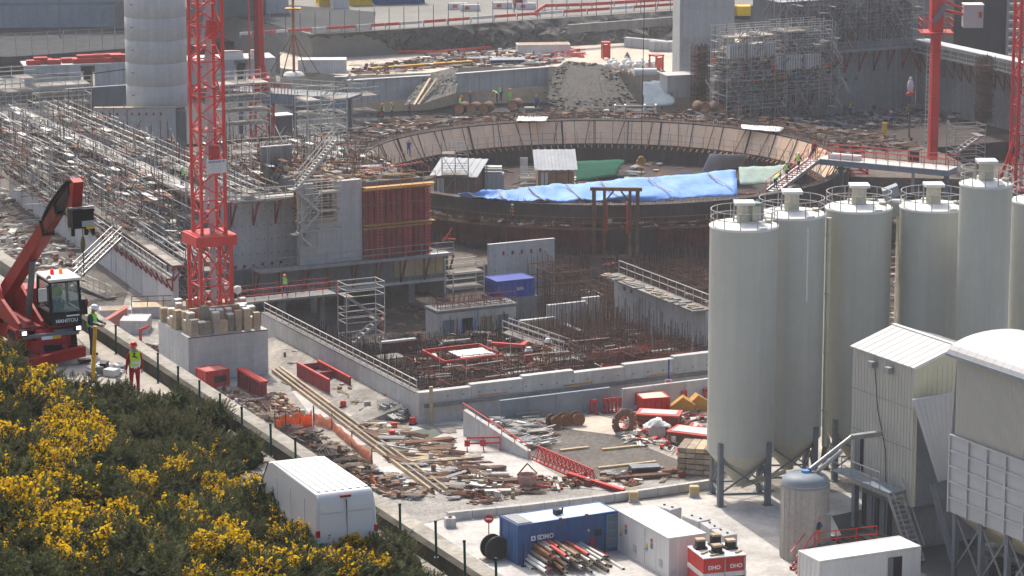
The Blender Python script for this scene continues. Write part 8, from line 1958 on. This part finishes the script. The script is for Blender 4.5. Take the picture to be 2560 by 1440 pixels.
for k,(f_,br_,up_)in enumerate(((0,.06,0),(0,.3,.2),(.2,.1,0),(.45,.08,.1),(.9,.05,.1),(1.1,.05,.2),(0,.05,1.6))):
 fo,core,fm,sm_=gorse_mesh(40+k,f_,br_,up_)
 parts=[]
 for nm,mb,mm in(('foliage',fo,[gd,gm,gl,gb]),('inner_growth',core,[gd]),('blossom',fm,[fl,fl2]),('stem',sm_,[gs])):
  if not mb.v:continue
  me=bpy.data.meshes.new(nm);me.from_pydata(mb.v,[],mb.f)
  for m_ in mm:me.materials.append(m_)
  me.polygons.foreach_set('material_index',mb.m);me.update();parts.append((nm,me))
 GV.append(parts)
def hill_z(off):
 for(o0,z0_),(o1,z1_)in zip(lat[:-1],lat[1:]):
  if o0<=off<=o1:return z0_+(z1_-z0_)*(off-o0)/(o1-o0)
 return ZR if off>-6.6 else lat[0][1]
def on_hill(px,py):
 d=ray(px,py);t_=45.0
 while t_<140:
  p=cam.location+d*t_
  if p.z<=hill_z(kerb_off(p)):return p
  t_+=.15
 return p
bound=[(-60,885),(0,900),(110,945),(200,985),(300,988),(350,972),(430,1020),(520,1075),(620,1140),(670,1205),(760,1268),(880,1315),(940,1372),(1000,1440),(1060,1500)]
def btop(x):
 for(x0,y0),(x1,y1)in zip(bound[:-1],bound[1:]):
  if x0<=x<=x1:return y0+(y1-y0)*(x-x0)/(x1-x0)
 return 1500
bloom=[(60,900,90),(120,990,110),(180,1060,90),(120,1185,110),(30,1100,50),(130,1330,110),(300,1300,80),(430,1250,60),(520,1230,120),(340,1190,60),(560,1400,110),(760,1400,140),(880,1410,90),(640,1190,60)]
ng=0
used_lab={}
row_i=0
y_off=40
while True:
 any_=False;col_i=0;x=-80+(45 if row_i%2 else 0)
 while x<1080:
  yb=btop(x)+y_off+jit(16);xx=x+jit(22)
  if yb<1570:
   any_=True;col_i+=1;p=on_hill(xx,yb);h=R.uniform(.75,1.15)*(1.0 if row_i else .9)
   if 560<x<720 and row_i==0:h*=.9
   yt=yb-95
   fl_=max([0]+[1-math.hypot(xx-bx_,(yt-by_))/br_ for bx_,by_,br_ in bloom])
   kind=(5 if R.random()<.5 else 4)if fl_>.45 else 3 if fl_>.2 else 2 if fl_>0 else R.choice((0,0,1,0,2))
   if 690<xx<900 and 1300<yt<1380 and kind<3:kind=6
   ORD=('first','second','third','fourth','fifth','sixth','seventh','eighth','ninth','tenth','eleventh','twelfth','thirteenth')
   lab='%s gorse bush, %s from the left in the %s row below the road'%(('dark green','brownish','sparsely flowering','half flowering','richly yellow flowering','densely yellow flowering','upright broom-like')[kind],ORD[min(col_i-1,12)],ORD[min(row_i,12)])
   t=thing('gorse_bush',lab,'bush',p-V((0,0,.12)),R.uniform(0,6.28),'gorse bushes on the slope');t.scale=(h*R.uniform(1.15,1.4),h*R.uniform(1.15,1.4),h*R.uniform(1.0,1.25))
   for nm,me in GV[kind]:put(bpy.data.objects.new(nm,me),t)
   ng+=1
  x+=96
 row_i+=1;y_off+=62
 if not any_:break
print('gorse',ng)
t=thing('boulder','pale grey boulder at the lower left corner','rock',on_hill(30,1450),.4);q=MB();q.ell((0,0,.15),.8,.5,.4,10,7);q.v=[(v[0]+jit(.06),v[1]+jit(.06),v[2]+jit(.05))for v in q.v];q.build('stone',concL,t)
# ---------------- air ----------------
hm=bpy.data.materials.new('haze_air');hm.use_nodes=True;hn=hm.node_tree;hn.nodes.remove(hn.nodes['Principled BSDF'])
pv=hn.nodes.new('ShaderNodeVolumePrincipled');pv.inputs['Color'].default_value=(.93,.95,1.0,1);pv.inputs['Density'].default_value=HAZE;pv.inputs['Anisotropy'].default_value=.25
hn.links.new(pv.outputs[0],hn.nodes['Material Output'].inputs['Volume'])
q=MB();q.box(-3100,3100,-500,5600,-10,60);o=q.build('haze',hm);tag(o,'thin pale blue haze over the whole site','haze',kind='stuff')
print('p08 done')
